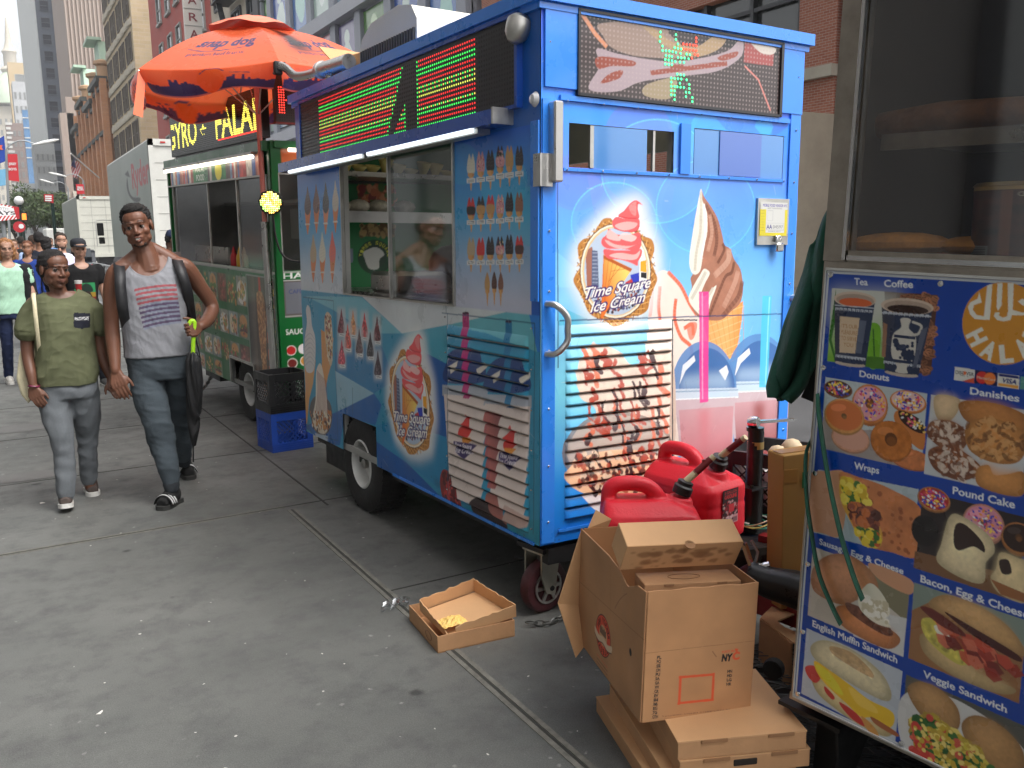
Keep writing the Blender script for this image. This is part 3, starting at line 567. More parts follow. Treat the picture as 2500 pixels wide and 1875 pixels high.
def make_ice():
 R0=thing('ice_cream_cart','bright blue ice cream cart covered in swirl cone pictures, louvres and dotted signs','food cart',M=ICE.mat())
 WN,WA=(.70,2.075,.957,1.70),(1.658,2.165,-.01,.228);W1,W2=(.133,.683,1.538,1.708),(.796,1.36,1.536,1.734)
 inner=mat('cart_liner',(.42,.42,.40),.5,.4,var=.2);blue=mat('blue_cart_paint',L(48,132,232),.3,var=.06,coat=.3);dblue=mat('deep_blue_paint',L(28,78,170),.3,var=.08,coat=.3)
 b=MB();T=.03
 b.box((IW/2,IL/2,.02),(IW-.02,IL-.02,.04));b.box((IW/2,IL/2,IH-.02),(IW-.02,IL-.02,.04))
 for y0,y1,z0,z1 in((.01,WN[0],.04,IH-.04),(WN[1],IL-.01,.23,IH-.04),(WN[0],WN[1],.23,WN[2]),(WN[0],WN[1],WN[3],IH-.04),(WN[0],1.655,.04,.23),(2.168,IL-.01,.04,.23)):
  b.box((.012+T/2,(y0+y1)/2,(z0+z1)/2),(T,y1-y0-.001,z1-z0-.001))
 b.box((IW/2,IL-.025,IH/2),(IW-.1,.03,IH-.1))
 for y0,y1,z0,z1 in((.05,.5,.05,2.07),(2.4,2.8,.05,2.07),(.5,2.4,.05,1.0),(.5,2.4,1.75,2.07)):b.box((IW-.02,(y0+y1)/2,(z0+z1)/2),(.03,y1-y0-.002,z1-z0-.002))
 for x0,x1,z0,z1 in((.05,IW-.04,.05,1.53),(.05,IW-.04,1.735,2.07),(.05,W1[0],1.531,1.734),(W1[1],W2[0],1.531,1.734),(W2[1],IW-.04,1.531,1.734)):b.box(((x0+x1)/2,.028,(z0+z1)/2),(x1-x0-.001,.03,z1-z0-.001))
 b.build('body',inner,R0)
 # printed skins
 A=art_side();hs_,ha,hl=inrect(WN),inrect(WA),inrect(LS)
 A.sheet('side_panel',lambda U,V:np.stack([0*U-.002+.0012*np.sin(U*9+2*np.sin(V*5))*np.sin(V*7+U*3),U,V],1),VIN,R0,hole=lambda U,V:hs_(U,V)|ha(U,V)|hl(U,V))
 A.sheet('louvre_panel',lambda U,V:np.stack([-.002-louver(U,V,LS,NS_),U,V],1),VIN,R0,rect=LS)
 A=art_back();h1,h2,hb=inrect(W1),inrect(W2),inrect(LB)
 A.sheet('back_panel',lambda U,V:np.stack([U,0*U-.002+.0012*np.sin(U*8+2*np.sin(V*4))*np.sin(V*9+U*2),V],1),VIN,R0,hole=lambda U,V:h1(U,V)|h2(U,V)|hb(U,V))
 A.sheet('louvre_panel',lambda U,V:np.stack([U,-.002-louver(U,V,LB,NB),V],1),VIN,R0,rect=LB)
 # roof rim
 r=MB();o=.035
 for(x0,x1,y0,y1,z0,z1)in((-o,.0,-o,IL+o,2.145,2.195),(-.018,-.003,-.018,IL+.018,2.118,2.145),(0,IW+o,-o,0,2.145,2.195),(-.003,IW+.018,-.018,-.003,2.118,2.145),(IW,IW+o,0,IL+o,2.145,2.195),(0,IW,IL,IL+o,2.145,2.195)):r.box(((x0+x1)/2,(y0+y1)/2,(z0+z1)/2),(x1-x0-.0005,y1-y0-.0005,z1-z0))
 r.box((IW/2,IL/2,2.17),(IW,IL,.03));r.build('roof',blue,R0)
 t=MB()
 for x in(.035,1.425):t.box((x,-.006,1.05 if x>1 else.9),(.062,.008,2.1 if x>1 else 1.78))
 t.box((.09,-.009,1.985),(.155,.01,.3));t.box((1.387,-.009,1.985),(.152,.01,.3));t.box((.735,-.008,1.80),(1.30,.012,.02));t.box((.735,-.006,1.528),(1.26,.007,.012));t.box((.74,-.008,1.64),(.055,.014,.21));t.box((.735,-.006,.05),(1.29,.006,.012));t.box((-.006,.03,1.36),(.008,.055,.7));t.box((-.006,.735,.0),(.006,1.4,.014))
 t.build('panel_trim',blue,R0)
 q=MB()
 for z in np.linspace(.1,2.0,9):q.ball((.035,-.011,z),.006,6);q.ball((1.43,-.011,z),.006,6)
 for x in np.linspace(.12,1.36,8):q.ball((x,-.011,1.528),.005,6);q.ball((x,-.011,1.79),.005,6)
 for z in np.linspace(.06,.9,6):q.ball((-.006,.055,z),.005,6);q.ball((-.006,.80,z),.005,6)
 q.build('rivets',CHROME,R0)
 # dotted sign boards
 dark=mat('sign_face',(.012,.011,.011),.4,var=.3,vs=60);led=mat('lit_diodes',vcol=True,emit=1.6,rough=.4);fr=mat('sign_frame',(.02,.02,.025),.35)
 s=MB().box((-.012,1.41,1.952),(.02,2.53,.342));s.build('dotted_sign',dark,R0);sg=R0.children[-1]
 q=MB()
 for y0,y1,z0,z1 in((.13,2.69,2.118,2.135),(.13,2.69,1.77,1.785),(.125,.145,1.77,2.135),(2.675,2.695,1.77,2.135)):q.box((-.014,(y0+y1)/2,(z0+z1)/2),(.032,y1-y0,z1-z0-.001))
 q.build('sign_frame',dblue,R0)
 e,un=MB(),MB();RR,GG,YY=(1,.03,.03),(.05,1,.12),(.75,.8,.1);pat='RRGGRRGGYRRGGRRGG'
 def dot(m,y,z,c,r=.0048):m.colour(c);m.add([(-.0245,y+r*math.cos(a),z+r*math.sin(a))for a in np.linspace(0,6.28,6,endpoint=False)],[[0,1,2,3,4,5]])
 for i in range(16):
  z=2.092-i*.0199;c0=pat[i]
  for j in range(124):
   y=2.66-j*.0203;e1=1.17+(1.36-1.17)*i/15;a1=e1<y<2.345;a2=.448<y<1.018;a3=i>8 and 1.145<y<1.15+(i-8)*.019
   if a1 or a2 or a3:
    c=RR if c0=='R' else GG;ed=(a1 and y<e1+.02)or(a2 and y>.998)or(a3 and y<1.165)
    if c0=='Y':c=YY
    if c0=='G' and j%2==0 and i in(6,7,10,11):c=(.9,.6,.1)
    if ed:c=GG
    dot(e,y,z,c)
   else:dot(un,y,z,(.05,.045,.045),.006)
 e.build('lit_diodes',led,sg);un.build('dark_diodes',mat('dark_diode',vcol=True,rough=.25),sg)
 B=Art(.172,1.303,1.823,2.13,.003,L(58,48,48));B.k=K(ICE.back,1280,0,3.072);tan,pk,mar=L(140,118,106),L(160,142,148),L(140,66,50)  # warped billboard reflections painted into the sign face's colour, under a dot grid
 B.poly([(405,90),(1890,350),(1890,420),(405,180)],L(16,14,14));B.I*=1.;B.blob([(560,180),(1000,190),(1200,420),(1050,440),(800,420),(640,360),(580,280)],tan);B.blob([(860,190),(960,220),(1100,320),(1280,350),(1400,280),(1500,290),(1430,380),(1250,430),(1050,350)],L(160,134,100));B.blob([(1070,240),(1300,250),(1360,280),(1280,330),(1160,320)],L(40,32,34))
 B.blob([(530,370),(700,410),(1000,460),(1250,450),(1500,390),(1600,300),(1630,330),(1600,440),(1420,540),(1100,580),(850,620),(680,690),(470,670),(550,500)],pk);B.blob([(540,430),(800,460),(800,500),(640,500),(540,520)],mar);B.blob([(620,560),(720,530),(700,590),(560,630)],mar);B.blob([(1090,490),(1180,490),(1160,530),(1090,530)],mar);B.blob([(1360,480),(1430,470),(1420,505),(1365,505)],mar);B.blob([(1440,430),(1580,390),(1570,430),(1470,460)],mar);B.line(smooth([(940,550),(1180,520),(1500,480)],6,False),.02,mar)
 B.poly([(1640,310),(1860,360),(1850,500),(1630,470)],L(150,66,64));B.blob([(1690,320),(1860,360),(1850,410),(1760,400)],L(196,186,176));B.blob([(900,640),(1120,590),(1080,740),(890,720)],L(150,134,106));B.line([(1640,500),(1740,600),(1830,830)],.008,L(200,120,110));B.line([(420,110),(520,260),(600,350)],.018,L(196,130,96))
 B.k=None
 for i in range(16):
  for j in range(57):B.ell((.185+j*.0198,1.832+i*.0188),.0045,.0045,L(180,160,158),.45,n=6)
 s=B.sheet('dotted_sign',lambda U,V:np.stack([U,0*U-.012,V],1),mat('painted_reflections',rough=.3,vcol=True,coat=.15),R0);sg=s
 e=MB()
 def d2(x,z,c):e.colour(c);e.add([(x+.0058*math.cos(a),-.0145,z+.0058*math.sin(a))for a in np.linspace(0,6.28,6,endpoint=False)],[[0,1,2,3,4,5]])
 k=K(ICE.back,1280,0,3.072);G2,R2=(.06,1,.3),(1,.06,.03)
 for c,P in((G2,[(1005,245),(1003,280),(1000,315),(1120,265),(1120,300),(1020,350),(1020,383),(1045,385),(1070,387),(1095,392),(1120,398),(1155,405),(1135,335),(1110,362),(1135,367),(1160,372),(1045,420),(1070,425),(1090,428),(1040,450),(1065,455),(1090,460),(1115,465),(1150,470),(1180,472),(1040,485),(1065,488),(1090,490),(1200,410),(1225,415),(1135,435),(1160,438),(1185,440),(1215,445),(1130,560),(1155,565),(1180,568),(1085,590),(1110,592),(1135,595),(1160,597),(1200,603),(1085,620),(1150,628),(1220,637),(1085,650),(1110,652),(1130,655),(1155,658),(1180,660),(1220,667),(1085,682),(1110,685),(1195,695),(1220,698),(1085,715),(1110,717),(1195,728),(1243,735),(1110,750),(1243,765)]),(R2,[(1272,290),(1272,318),(1175,335),(1200,338),(1225,341),(1250,344),(1272,347),(1175,372),(1200,375),(1225,378),(1250,381),(1272,384),(1262,412),(1285,418),(1240,440)])):
  for p in P:d2(*k(*p),c)
 e.build('lit_diodes',led,sg)
 q=MB()
 for x0,x1,z0,z1 in((.165,1.31,2.1285,2.14),(.165,1.31,1.812,1.824),(.163,.1725,1.812,2.14),(1.302,1.318,1.812,2.14)):q.box(((x0+x1)/2,-.012,(z0+z1)/2),(x1-x0,.02,z1-z0-.001))
 q.build('sign_frame',fr,R0)
 # awning rail with its two tubes
 q=MB().box((-.05,1.565,1.742),(.096,2.72,.058));q.build('awning_rail',dblue,R0);rail=R0.children[-1]
 MB().box((-.05,.2,1.745),(.1,.012,.064)).build('end_cap',ALU,rail)
 for y0,y1 in((1.53,2.75),(.34,1.495)):
  f=MB().box((-.055,(y0+y1)/2,1.7),(.06,y1-y0,.022)).build('lamp_housing',ALU,R0);MB().tube([(-.092,y0+.03,1.705),(-.092,y1-.03,1.705)],.011,8).build('lamp_tube',mat('lit_tube',(.85,.95,1),emit=1.4),f)
  # serving window
 q=MB();g0,g1=WN[0],WN[1]
 for y0,y1,z0,z1 in((g0-.004,g0+.012,WN[2],1.70),(g1-.006,g1+.004,WN[2],1.70),(g0,g1,WN[2]-.004,WN[2]+.006),(1.405,1.42,WN[2],1.70)):q.box((-.002,(y0+y1)/2,(z0+z1)/2),(.018,y1-y0,z1-z0-.002))
 fr_=q.build('serving_window',ALU,R0);raw('pane',[(.006,.712,.967),(.006,1.405,.967),(.006,1.405,1.70),(.006,.712,1.70)],[[0,1,2,3]],GLASS,fr_)
 # interior
 I=Art(.05,1.41,.05,2.05,.006,L(24,128,66));kf=K(ICE.back,720,330,3.53,2.77);ks=K(ICE.back,720,330,3.53,2.4);I.k=kf;I.poly([(400,300),(1400,300),(1400,420),(400,420)],L(70,72,66))
 I.poly([(565,445),(860,445),(860,600),(565,600)],L(196,110,80));I.specks([(565,445),(860,445),(860,600),(565,600)],[L(220,120,70),L(150,50,40),L(80,120,50),L(235,160,110)],160,.012,.03,2);I.poly([(575,775),(860,775),(860,870),(575,870)],L(168,136,88));I.specks([(575,775),(860,775),(860,870),(575,870)],[L(120,90,50),L(200,170,110)],80,.01,.02,4)
 I.ell((690,1050),150,150,L(14,70,36),n=40);I.ell((690,1050),98,98,L(30,60,40),n=40);I.blob([(600,1060),(590,1010),(640,980),(690,965),(740,985),(770,1030),(730,1070),(720,1150),(640,1150)],L(214,214,206));I.poly([(420,980),(500,980),(500,1100),(420,1100)],L(120,130,150))
 for i,ch in enumerate('TIMES SQUARE'):
  a=math.radians(172-i*15);c=np.array([690+108*math.cos(a),1050-108*math.sin(a)]);tg=np.array([math.sin(a),math.cos(a)])*11;rd=np.array([math.cos(a),-math.sin(a)])*30
  if ch!=' ':I.text(ch,tuple(c-tg),tuple(c+tg),tuple(c-tg+rd),L(214,218,60),.03)
 I.sheet('inner_wall',lambda U,V:np.stack([U,0*U+2.77,V],1),mat('inner_print',vcol=True,rough=.5),R0)
 z1,z2=ks(600,690)[1],ks(600,335)[1];q=MB().box((.72,2.58,z1),(1.36,.36,.03));q.box((.72,2.4,z1-.01),(1.36,.012,.07));q.box((.72,2.58,z2),(1.36,.36,.03));q.build('shelf',STEEL,R0);q=MB()
 for j in range(14):x=.1+j*.09;q.lathe([(.02,0),(.048,.05+.03*math.sin(j*1.9)),(.05,.06+.03*math.sin(j*1.9))],10,(x,2.48,z2+.018),(0,-.25,1),False)
 q.build('cup_stack',mat('yellow_paper_cups',L(236,220,140),.6),R0);q=MB()
 for x,a in((.15,.3),(.28,-.3),(.42,.2),(.6,0)):q.ball((x,2.5,z1+.06),.06,12,(1.3,1,.75))
 q.build('bagged_rolls',mat('bagged_bread',L(190,184,168),.25,var=.3,vs=20),R0);MB().box((.45,1.45,.5),(.7,2.4,.94)).build('counter',STEEL,R0);
 MB().box((.35,1.82,1.03),(.45,.35,.12),bev=.02).build('steam_table',STEEL,R0);MB().ball((.55,1.75,1.12),.14,14,(1,1.2,.9)).ball((.6,1.5,1.1),.1,12).build('black_mixer',BLACKM,R0)
 MB().tube([(.2,1.5,2.03),(1.2,1.5,2.03)],.018,8).build('added_inside_lamp',mat('added_lamp_glow',(1,.9,.65),emit=3.5),R0)  # lamp added out of sight near the ceiling to brighten the interior
 # corner lamp, bars, handle, sliding windows, permit
 q=MB().lathe([(.001,.085),(.028,.076),(.046,.05),(.052,.02),(.054,0),(.04,-.02)],20,(-.02,.115,2.085),(-.45,-.1,-.85));q.build('corner_lamp',ALU,R0)
 MB().lathe([(.001,.02),(.018,.016),(.03,0)],12,(-.006,.03,1.79),(-1,0,0)).build('marker_lamp',mat('clear_lens',(.7,.7,.72),.15,.3),R0)
 q=MB().box((.052,-.028,1.627),(.044,.05,.305),bev=.006);q.box((-.006,-.004,1.52),(.03,.05,.125));q.box((.012,-.02,1.52),(.05,.018,.125));q.build('hinge_bar',STEEL,R0)
 for x,z0,z1 in((.055,.8,1.0),):MB().tube(smooth([(x-.03,-.006,z1),(x-.01,-.05,z1-.005),(x+.03,-.065,z1-.05),(x+.033,-.065,(z0+z1)/2),(x+.03,-.065,z0+.05),(x-.01,-.05,z0+.005),(x-.03,-.006,z0)],5,False),.0135,10).build('grab_handle',STEEL,R0)
 MB().tube([(IW-.02,-.004,.98),(IW-.01,-.06,.985),(IW+.06,-.07,.985),(IW+.1,-.05,.97)],.016,8).build('side_handle',STEEL,R0)
 sb=mat('slider_blue',L(84,138,200),.12,coat=.8,var=.04);MB().box((.39,.004,1.622),(.29,.008,.168)).build('sliding_window',sb,R0);q=MB().box((.245,.002,1.622),(.018,.014,.166));q.box((.57,.002,1.622),(.012,.014,.166));q.build('slider_frame',ALU,R0)
 MB().box((1.08,.004,1.634),(.556,.008,.192)).build('sliding_window',sb,R0);MB().box((1.08,-.002,1.634),(.26,.006,.19)).build('slider_frame',mat('slider_purple',L(84,116,190),.14,coat=.7),R0)
 Pm=MB().box((1.297,-.008,1.34),(.206,.012,.212)).build('permit_holder',ALU,R0);Q=Art(1.205,1.388,1.275,1.428,.0016,L(200,200,196));Q.k=None;YE,PU,DKc=L(205,190,50),L(70,60,150),L(90,90,100)
 for P in([(1.205,1.275),(1.388,1.275),(1.388,1.289),(1.205,1.289)],[(1.205,1.275),(1.245,1.275),(1.245,1.396),(1.205,1.396)],[(1.37,1.275),(1.388,1.275),(1.388,1.396),(1.37,1.396)]):Q.poly(P,YE)
 Q.text('MOBILE FOOD VENDOR NYC',(1.222,1.408),(1.386,1.408),(1.222,1.421),PU,.02);Q.text('NOT TRANSFERABLE',(1.255,1.398),(1.35,1.398),(1.255,1.404),DKc);Q.text('AA',(1.25,1.307),(1.288,1.307),(1.25,1.327),L(50,45,120),.02);Q.text('04597',(1.293,1.309),(1.36,1.309),(1.293,1.325),DKc)
 for P in([(1.255,1.345),(1.29,1.345),(1.29,1.39),(1.255,1.39),(1.255,1.345)],[(1.247,1.302),(1.366,1.302),(1.366,1.333),(1.247,1.333),(1.247,1.302)]):Q.line(P,.0014,L(150,150,160))
 for z in np.linspace(1.3,1.39,8):Q.line([(1.21,z),(1.235,z)],.0014,L(150,140,60))
 Q.text('EXPIRES 10/17',(1.262,1.293),(1.345,1.293),(1.262,1.2985),DKc)
 Q.sheet('permit_paper',lambda U,V:np.stack([U,0*U-.0165,V],1),mat('paper_print',vcol=True,rough=.25,coat=.4),Pm)
 q=MB().box((1.325,-.03,1.222),(.05,.022,.042),bev=.006);q.tube(smooth([(1.308,-.03,1.24),(1.308,-.03,1.262),(1.322,-.03,1.275),(1.337,-.03,1.262),(1.337,-.03,1.24)],4,False),.004,8);q.box((1.315,-.018,1.262),(.014,.012,.03));q.build('padlock',CHROME,Pm)
 # chassis, wheel, caster
 q=MB().box((IW/2,IL/2,-.035),(IW-.12,IL-.1,.06));q.box((.7,.05,-.06),(1.3,.08,.07));q.box((.3,2.5,-.13),(.4,.5,.16));q.box((IW/2,1.95,-.06),(1.2,.07,.07));q.build('chassis',BLACKM,R0)
 for x,sgn in((.11,-1),(IW-.11,1)):
  w=bpy.data.objects.new('wheel',None);COL.objects.link(w);w.parent=R0;w.location=(x,1.945,-.05)
  t=MB();pr=[(.145,-.085),(.2,-.1),(.26,-.098),(.285,-.08),(.291,-.05),(.292,0),(.291,.05),(.285,.08),(.26,.098),(.2,.1),(.145,.085)];t.lathe([(a,h)for a,h in pr],48,(0,0,0),(1,0,0),False)
  for kk in range(48):
   a=kk*2*math.pi/48
   for hh in(-.06,0,.06):t.box((hh,math.cos(a+hh)*.293,math.sin(a+hh)*.293),(.045,.02,.008),np.stack([(1,0,0),(0,-math.sin(a),math.cos(a)),(0,math.cos(a),math.sin(a))],1))
  t.build('tyre',RUBBER,w);MB().lathe([(.148,-.088),(.14,-.092),(.128,-.07),(.12,-.02),(.06,-.03),(.045,-.05),(.03,-.052),(.001,-.052)],32,(0,0,0),(-sgn*-1,0,0)if sgn<0 else(-1,0,0),False).build('rim',mat('white_rim',(.62,.62,.6),.4,var=.12,vs=8),w)if sgn>0 else MB().lathe([(.148,.088),(.14,.094),(.128,.07),(.12,.02),(.06,.03),(.045,.05),(.03,.052),(.001,.052)],32,(0,0,0),(-1,0,0),False).build('rim',mat('white_rim',(.62,.62,.6),.4,var=.12,vs=8),w)
  MB().lathe([(.03,.03),(.03,.075),(.02,.082),(.001,.083)],12,(0,0,0),(sgn,0,0)).build('hub_cap',ALU,w)
 wc=bpy.data.objects.new('caster',None);COL.objects.link(wc);wc.parent=R0;wc.location=(.1,.12,-.225);wc.rotation_euler=(0,0,math.radians(98))
 MB().lathe([(.07,-.028),(.1,-.032),(.112,-.026),(.118,-.012),(.118,.012),(.112,.026),(.1,.032),(.07,.028)],28,(0,0,0),(1,0,0)).build('tread',mat('maroon_tread',(.07,.018,.022),.5,var=.4,vs=20),wc)
 q=MB().lathe([(.075,.03),(.075,.036),(.066,.036),(.066,.03)],24,(0,0,0),(-1,0,0),False)
 for kk in range(6):a=kk*math.pi/3;q.bar((-.034,.02*math.cos(a),.02*math.sin(a)),(-.034,.07*math.cos(a),.07*math.sin(a)),.016,.008,(1,0,0))
 q.lathe([(.026,.03),(.026,.042),(.001,.042)],16,(0,0,0),(-1,0,0));q.build('spokes',ALU,wc)
 q=MB()
 for x in(-.052,.052):q.prism([(-.02,-.03),(.03,-.02),(.06,.06),(.06,.16),(-.05,.16),(-.03,.06)],lambda u,v,d:(d,u,v),x-.004,x+.004)
 q.box((0,.0,.165),(.13,.13,.012));q.build('fork',mat('galvanised',(.42,.41,.34),.4,.8,var=.2),wc);q=MB();q.box((0,0,.185),(.17,.16,.02));q.tube([(.06,0,.09),(.22,-.03,.06)],.008,8);q.tube([(-.06,.0,.0),(.06,0,0)],.012,8);q.box((0,0,.2),(.06,.06,.04));q.build('swivel_plate',BLACKM,wc)
 # roof gear
 kx=ICE
 q=MB();prof=[(-.36,0),(.36,0),(.36,.14),(.33,.2),(.2,.26),(-.15,.28),(-.3,.25),(-.36,.18)]
 q.prism(prof,lambda u,v,d:(.50+d,1.78+u*1.05,2.2+v*1.1),-.33,.33);ac=q.build('roof_air_conditioner',mat('cream_plastic',(.66,.62,.54),.45,var=.06),R0)
 q=MB()
 for j in range(22):q.box((.165,1.43+j*.033,2.29),(.012,.014,.13))
 q.build('grille',mat('dark_grille',(.05,.05,.05),.5),ac)
 q=MB().tube([(.12,2.2,2.31),(.1,2.62,2.325)],.046,16);q.tube(smooth([(.1,2.6,2.325),(.09,2.82,2.33),(.06,2.98,2.345),(.03,3.06,2.4),(.0,3.1,2.425)],5,False),.028,12);q.tube([(.11,2.5,2.2),(.11,2.5,2.3)],.025,8);q.tube([(.1,2.58,2.324),(.1,2.62,2.325)],.054,16)
 ex=q.build('exhaust_pipe',STEEL,R0);MB().box((-.01,3.12,2.41),(.06,.03,.09),bev=.01).tube([(-.04,3.12,2.37),(.04,3.12,2.45)],.01,6).build('pipe_clamp',BLACKM,ex)
 return R0
ICE_ROOT=make_ice()
# ================================================================ the green halal cart, its umbrella and crates
GRN=Frame((1.9473,7.1336,.3033),rot3(.022,0,.0776));GL,GW,GH=3.05,1.5,2.06
PRINT=mat('food_print',vcol=True,rough=.35,coat=.15,var=.05,vs=3)
def food(A,r,kind,seed):
 rg=np.random.default_rng(seed);ul,ur,v0,v1=r;k0=A.k;A.k=lambda x,y:(ul+(ur-ul)*x,v0+(v1-v0)*y)
 bgc={'salad':(70,110,60),'plate':(150,150,140),'burger':(120,130,110),'meat':(110,70,50),'wrap':(140,150,150)}[kind]
 R4=[(0,0),(1,0),(1,1),(0,1)];A.poly(R4,L(*bgc));A.mottle(R4,.25,.05,seed)
 def C(i):return rg.choice(i)if False else i[rg.integers(len(i))]
 pal={'salad':[(190,80,45),(210,140,60),(60,110,45),(180,55,40),(225,190,120),(100,130,50)],'plate':[(205,150,80),(215,180,110),(150,90,50),(120,140,60)],'burger':[(200,140,75),(90,120,45),(110,60,40),(190,50,40)],'meat':[(150,80,60),(190,110,95),(110,55,40),(170,60,60)],'wrap':[(220,195,150),(100,130,60),(180,60,45),(200,160,110)]}[kind]
 if kind=='plate':A.ell((.5,.45),.46,.4,L(228,226,220))
 if kind=='burger':
  A.blob([(.15,.6),(.2,.85),(.5,.95),(.8,.85),(.86,.6),(.5,.55)],L(205,145,80));A.blob([(.12,.45),(.3,.6),(.5,.55),(.7,.62),(.9,.48),(.6,.4)],L(85,125,45));A.blob([(.15,.32),(.5,.45),(.85,.34),(.8,.25),(.2,.25)],L(90,50,35));A.blob([(.15,.22),(.5,.28),(.85,.22),(.75,.08),(.25,.08)],L(195,130,70))
 if kind=='wrap':A.blob([(.15,.2),(.1,.6),(.3,.9),(.5,.8),(.55,.4),(.4,.1)],L(222,208,175));A.blob([(.55,.15),(.5,.6),(.7,.9),(.9,.6),(.8,.2)],L(205,150,110))
 n={'burger':12,'wrap':22}.get(kind,46)
 for i in range(n):
  cx,cy=.5+rg.normal(0,.22),.45+rg.normal(0,.2);s=rg.uniform(.04,.13);c=np.array(L(*C(pal)))*rg.uniform(.6,1.25)
  if not(.05<cx<.95 and.05<cy<.92):continue
  P=[(cx+s*rg.uniform(.5,1.2)*math.cos(t),cy+s*rg.uniform(.5,1.2)*math.sin(t))for t in np.linspace(0,6.28,6,endpoint=False)];A.poly(P,np.clip(c,0,1),.9)
 A.k=k0
def bottle(name,label,cat,loc,col,h=.19,parent=None):
 t=thing(name,label,cat,loc);MB().lathe([(.001,0),(.032,0),(.034,.01),(.034,h*.62),(.028,h*.74),(.015,h*.8)],16).build('body',mat('squeeze_'+name,col,.4),t);MB().lathe([(.019,h*.8),(.018,h*.86),(.005,h*1.05),(.003,h*1.06)],12).build('nozzle',mat('squeeze_'+name,col,.4),t);return t
def led_text(A,parent,face,u0,u1,v0,v1,pitch,cols,dotr=.0062):
 I=A.done();e,q=MB(),MB();nu,nv=int((u1-u0)/pitch),int((v1-v0)/pitch)
 for i in range(nv):
  for j in range(nu):
   u,v=u0+(j+.5)*pitch,v0+(i+.5)*pitch;a,b=int((u-A.u0)/A.res),int((v-A.v0)/A.res)
   if not(0<=a<A.nx and 0<=b<A.ny):continue
   c=I[b,a];m,d=(e,dotr)if c.max()>.3 else(q,dotr*.8);m.colour(tuple(np.array(c)/c.max())if c.max()>.3 else(.03,.028,.028))
   m.add([face(u+d*math.cos(t),v+d*math.sin(t))for t in np.linspace(0,6.28,6,endpoint=False)],[[0,1,2,3,4,5]])
 if e.V:e.build('lit_diodes',mat('lit_diodes_bright',vcol=True,emit=2.2,rough=.4),parent)
 if q.V:q.build('dark_diodes',mat('dark_diode',vcol=True,rough=.25),parent)
def make_green():
 R0=thing('halal_food_cart','green halal food cart with food pictures, glass front and yellow dotted sign','food cart',M=GRN.mat())
 gp=mat('green_cart_paint',L(12,96,42),.35,var=.1,coat=.2);inn=mat('steel_liner',(.3,.3,.29),.4,.7,var=.2)
 b=MB();b.box((GW/2,GL/2,.0),(GW-.03,GL-.03,.04));b.box((GW/2,GL/2,GH-.02),(GW-.03,GL-.03,.035))
 for y0,y1,z0,z1 in((.02,.66,-.02,1.055),(.66,1.31,.215,1.055),(1.31,GL-.02,-.02,1.055),(.02,GL-.02,1.80,GH-.04),(.02,.12,1.056,1.80),(2.95,GL-.02,1.056,1.80)):b.box((.02,(y0+y1)/2,(z0+z1)/2),(.025,y1-y0-.001,z1-z0-.001))
 for x0,x1,z0,z1 in((.04,GW-.03,.02,1.055),(.04,GW-.03,1.81,GH-.05),(.04,.052,1.057,1.81),(1.4,GW-.03,1.057,1.81)):b.box(((x0+x1)/2,.02,(z0+z1)/2),(x1-x0-.001,.025,z1-z0-.001))
 b.box((GW/2,GL-.03,1.03),(GW-.1,.03,2.0));b.box((GW-.03,1.5,.5),(.03,2.9,1.0));b.box((GW-.03,.3,1.5),(.03,.5,1.0));b.box((GW-.03,2.7,1.5),(.03,.6,1.0))
 b.build('body',inn,R0)
 A=Art(0,GL,-.02,GH,.006,L(22,105,52))
 pics=['salad','plate','wrap','salad','burger','meat']
 for ri,(z0,z1,ylo)in enumerate(((.72,.98,.76),(.43,.65,.76),(.17,.37,.76),(-.02,.14,1.55))):
  for j in range(8):
   ul,ur=3.0-.28*j,3.0-.28*(j+1)+.015
   if ur>=ylo:food(A,(ul,ur,z0,z1),pics[(j+ri*2)%6]if(ri,j)not in((1,7),(2,7))else 'burger' if ri==1 else 'meat',50+ri*9+j)
 A.k=None;A.poly([(.745,-.02),(0,-.02),(0,1.0),(.745,1.0)],L(92,80,70));A.grad([(.745,-.02),(.56,-.02),(.56,1.0),(.745,1.0)],L(60,54,50),L(115,100,88),(.745,0),(.56,0));A.grad([(.24,-.02),(0,-.02),(0,1.0),(.24,1.0)],L(120,104,88),L(84,70,60),(.24,0),(0,0))
 M_=[(.46,-.02),(.47,.3),(.50,.5),(.52,.78),(.50,.86),(.43,.88),(.35,.85),(.32,.7),(.345,.4),(.36,.2),(.37,-.02)];A.blob(M_,L(190,135,85));A.mottle(M_,.35,.04,3);A.specks(M_,[L(225,175,120),L(140,85,50),L(205,150,95),L(165,110,70)],420,.008,.02,9,.7);A.poly([(.455,.88),(.455,1.0),(.41,1.0),(.40,.88)],L(205,60,45))
 for i in range(5):A.poly([(.30,.04+i*.14),(.25,.03+i*.14),(.25,.12+i*.14),(.30,.13+i*.14)],L(225,110,70))
 for i,ch in enumerate('HALAL FOOD'):
  if ch!=' ':z=.86-i*.098;A.text(ch,(.165,z),(.1,z),(.165,z+.055),L(225,205,60),.015)
 for P in([(0,1.03),(3.05,1.03)],[(0,1.0),(.76,1.0)],[(.76,-.02),(.76,1.0)],[(.015,0),(.015,1.0)]):A.line(P,.014,L(150,150,145))
 hw,ha=inrect((.12,2.95,1.057,1.80)),inrect((.67,1.31,-.03,.208))
 A.poly([(0,1.06),(.12,1.06),(.12,1.8),(0,1.8)],L(28,112,52));A.line([(.115,1.06),(.115,1.8)],.012,L(150,150,145))
 A.sheet('side_panel',lambda U,V:np.stack([0*U,U,V],1),PRINT,R0,hole=lambda U,V:hw(U,V)|ha(U,V))
 E_=Art(0,GW,-.02,GH,.006,L(13,98,43));E_.k=None
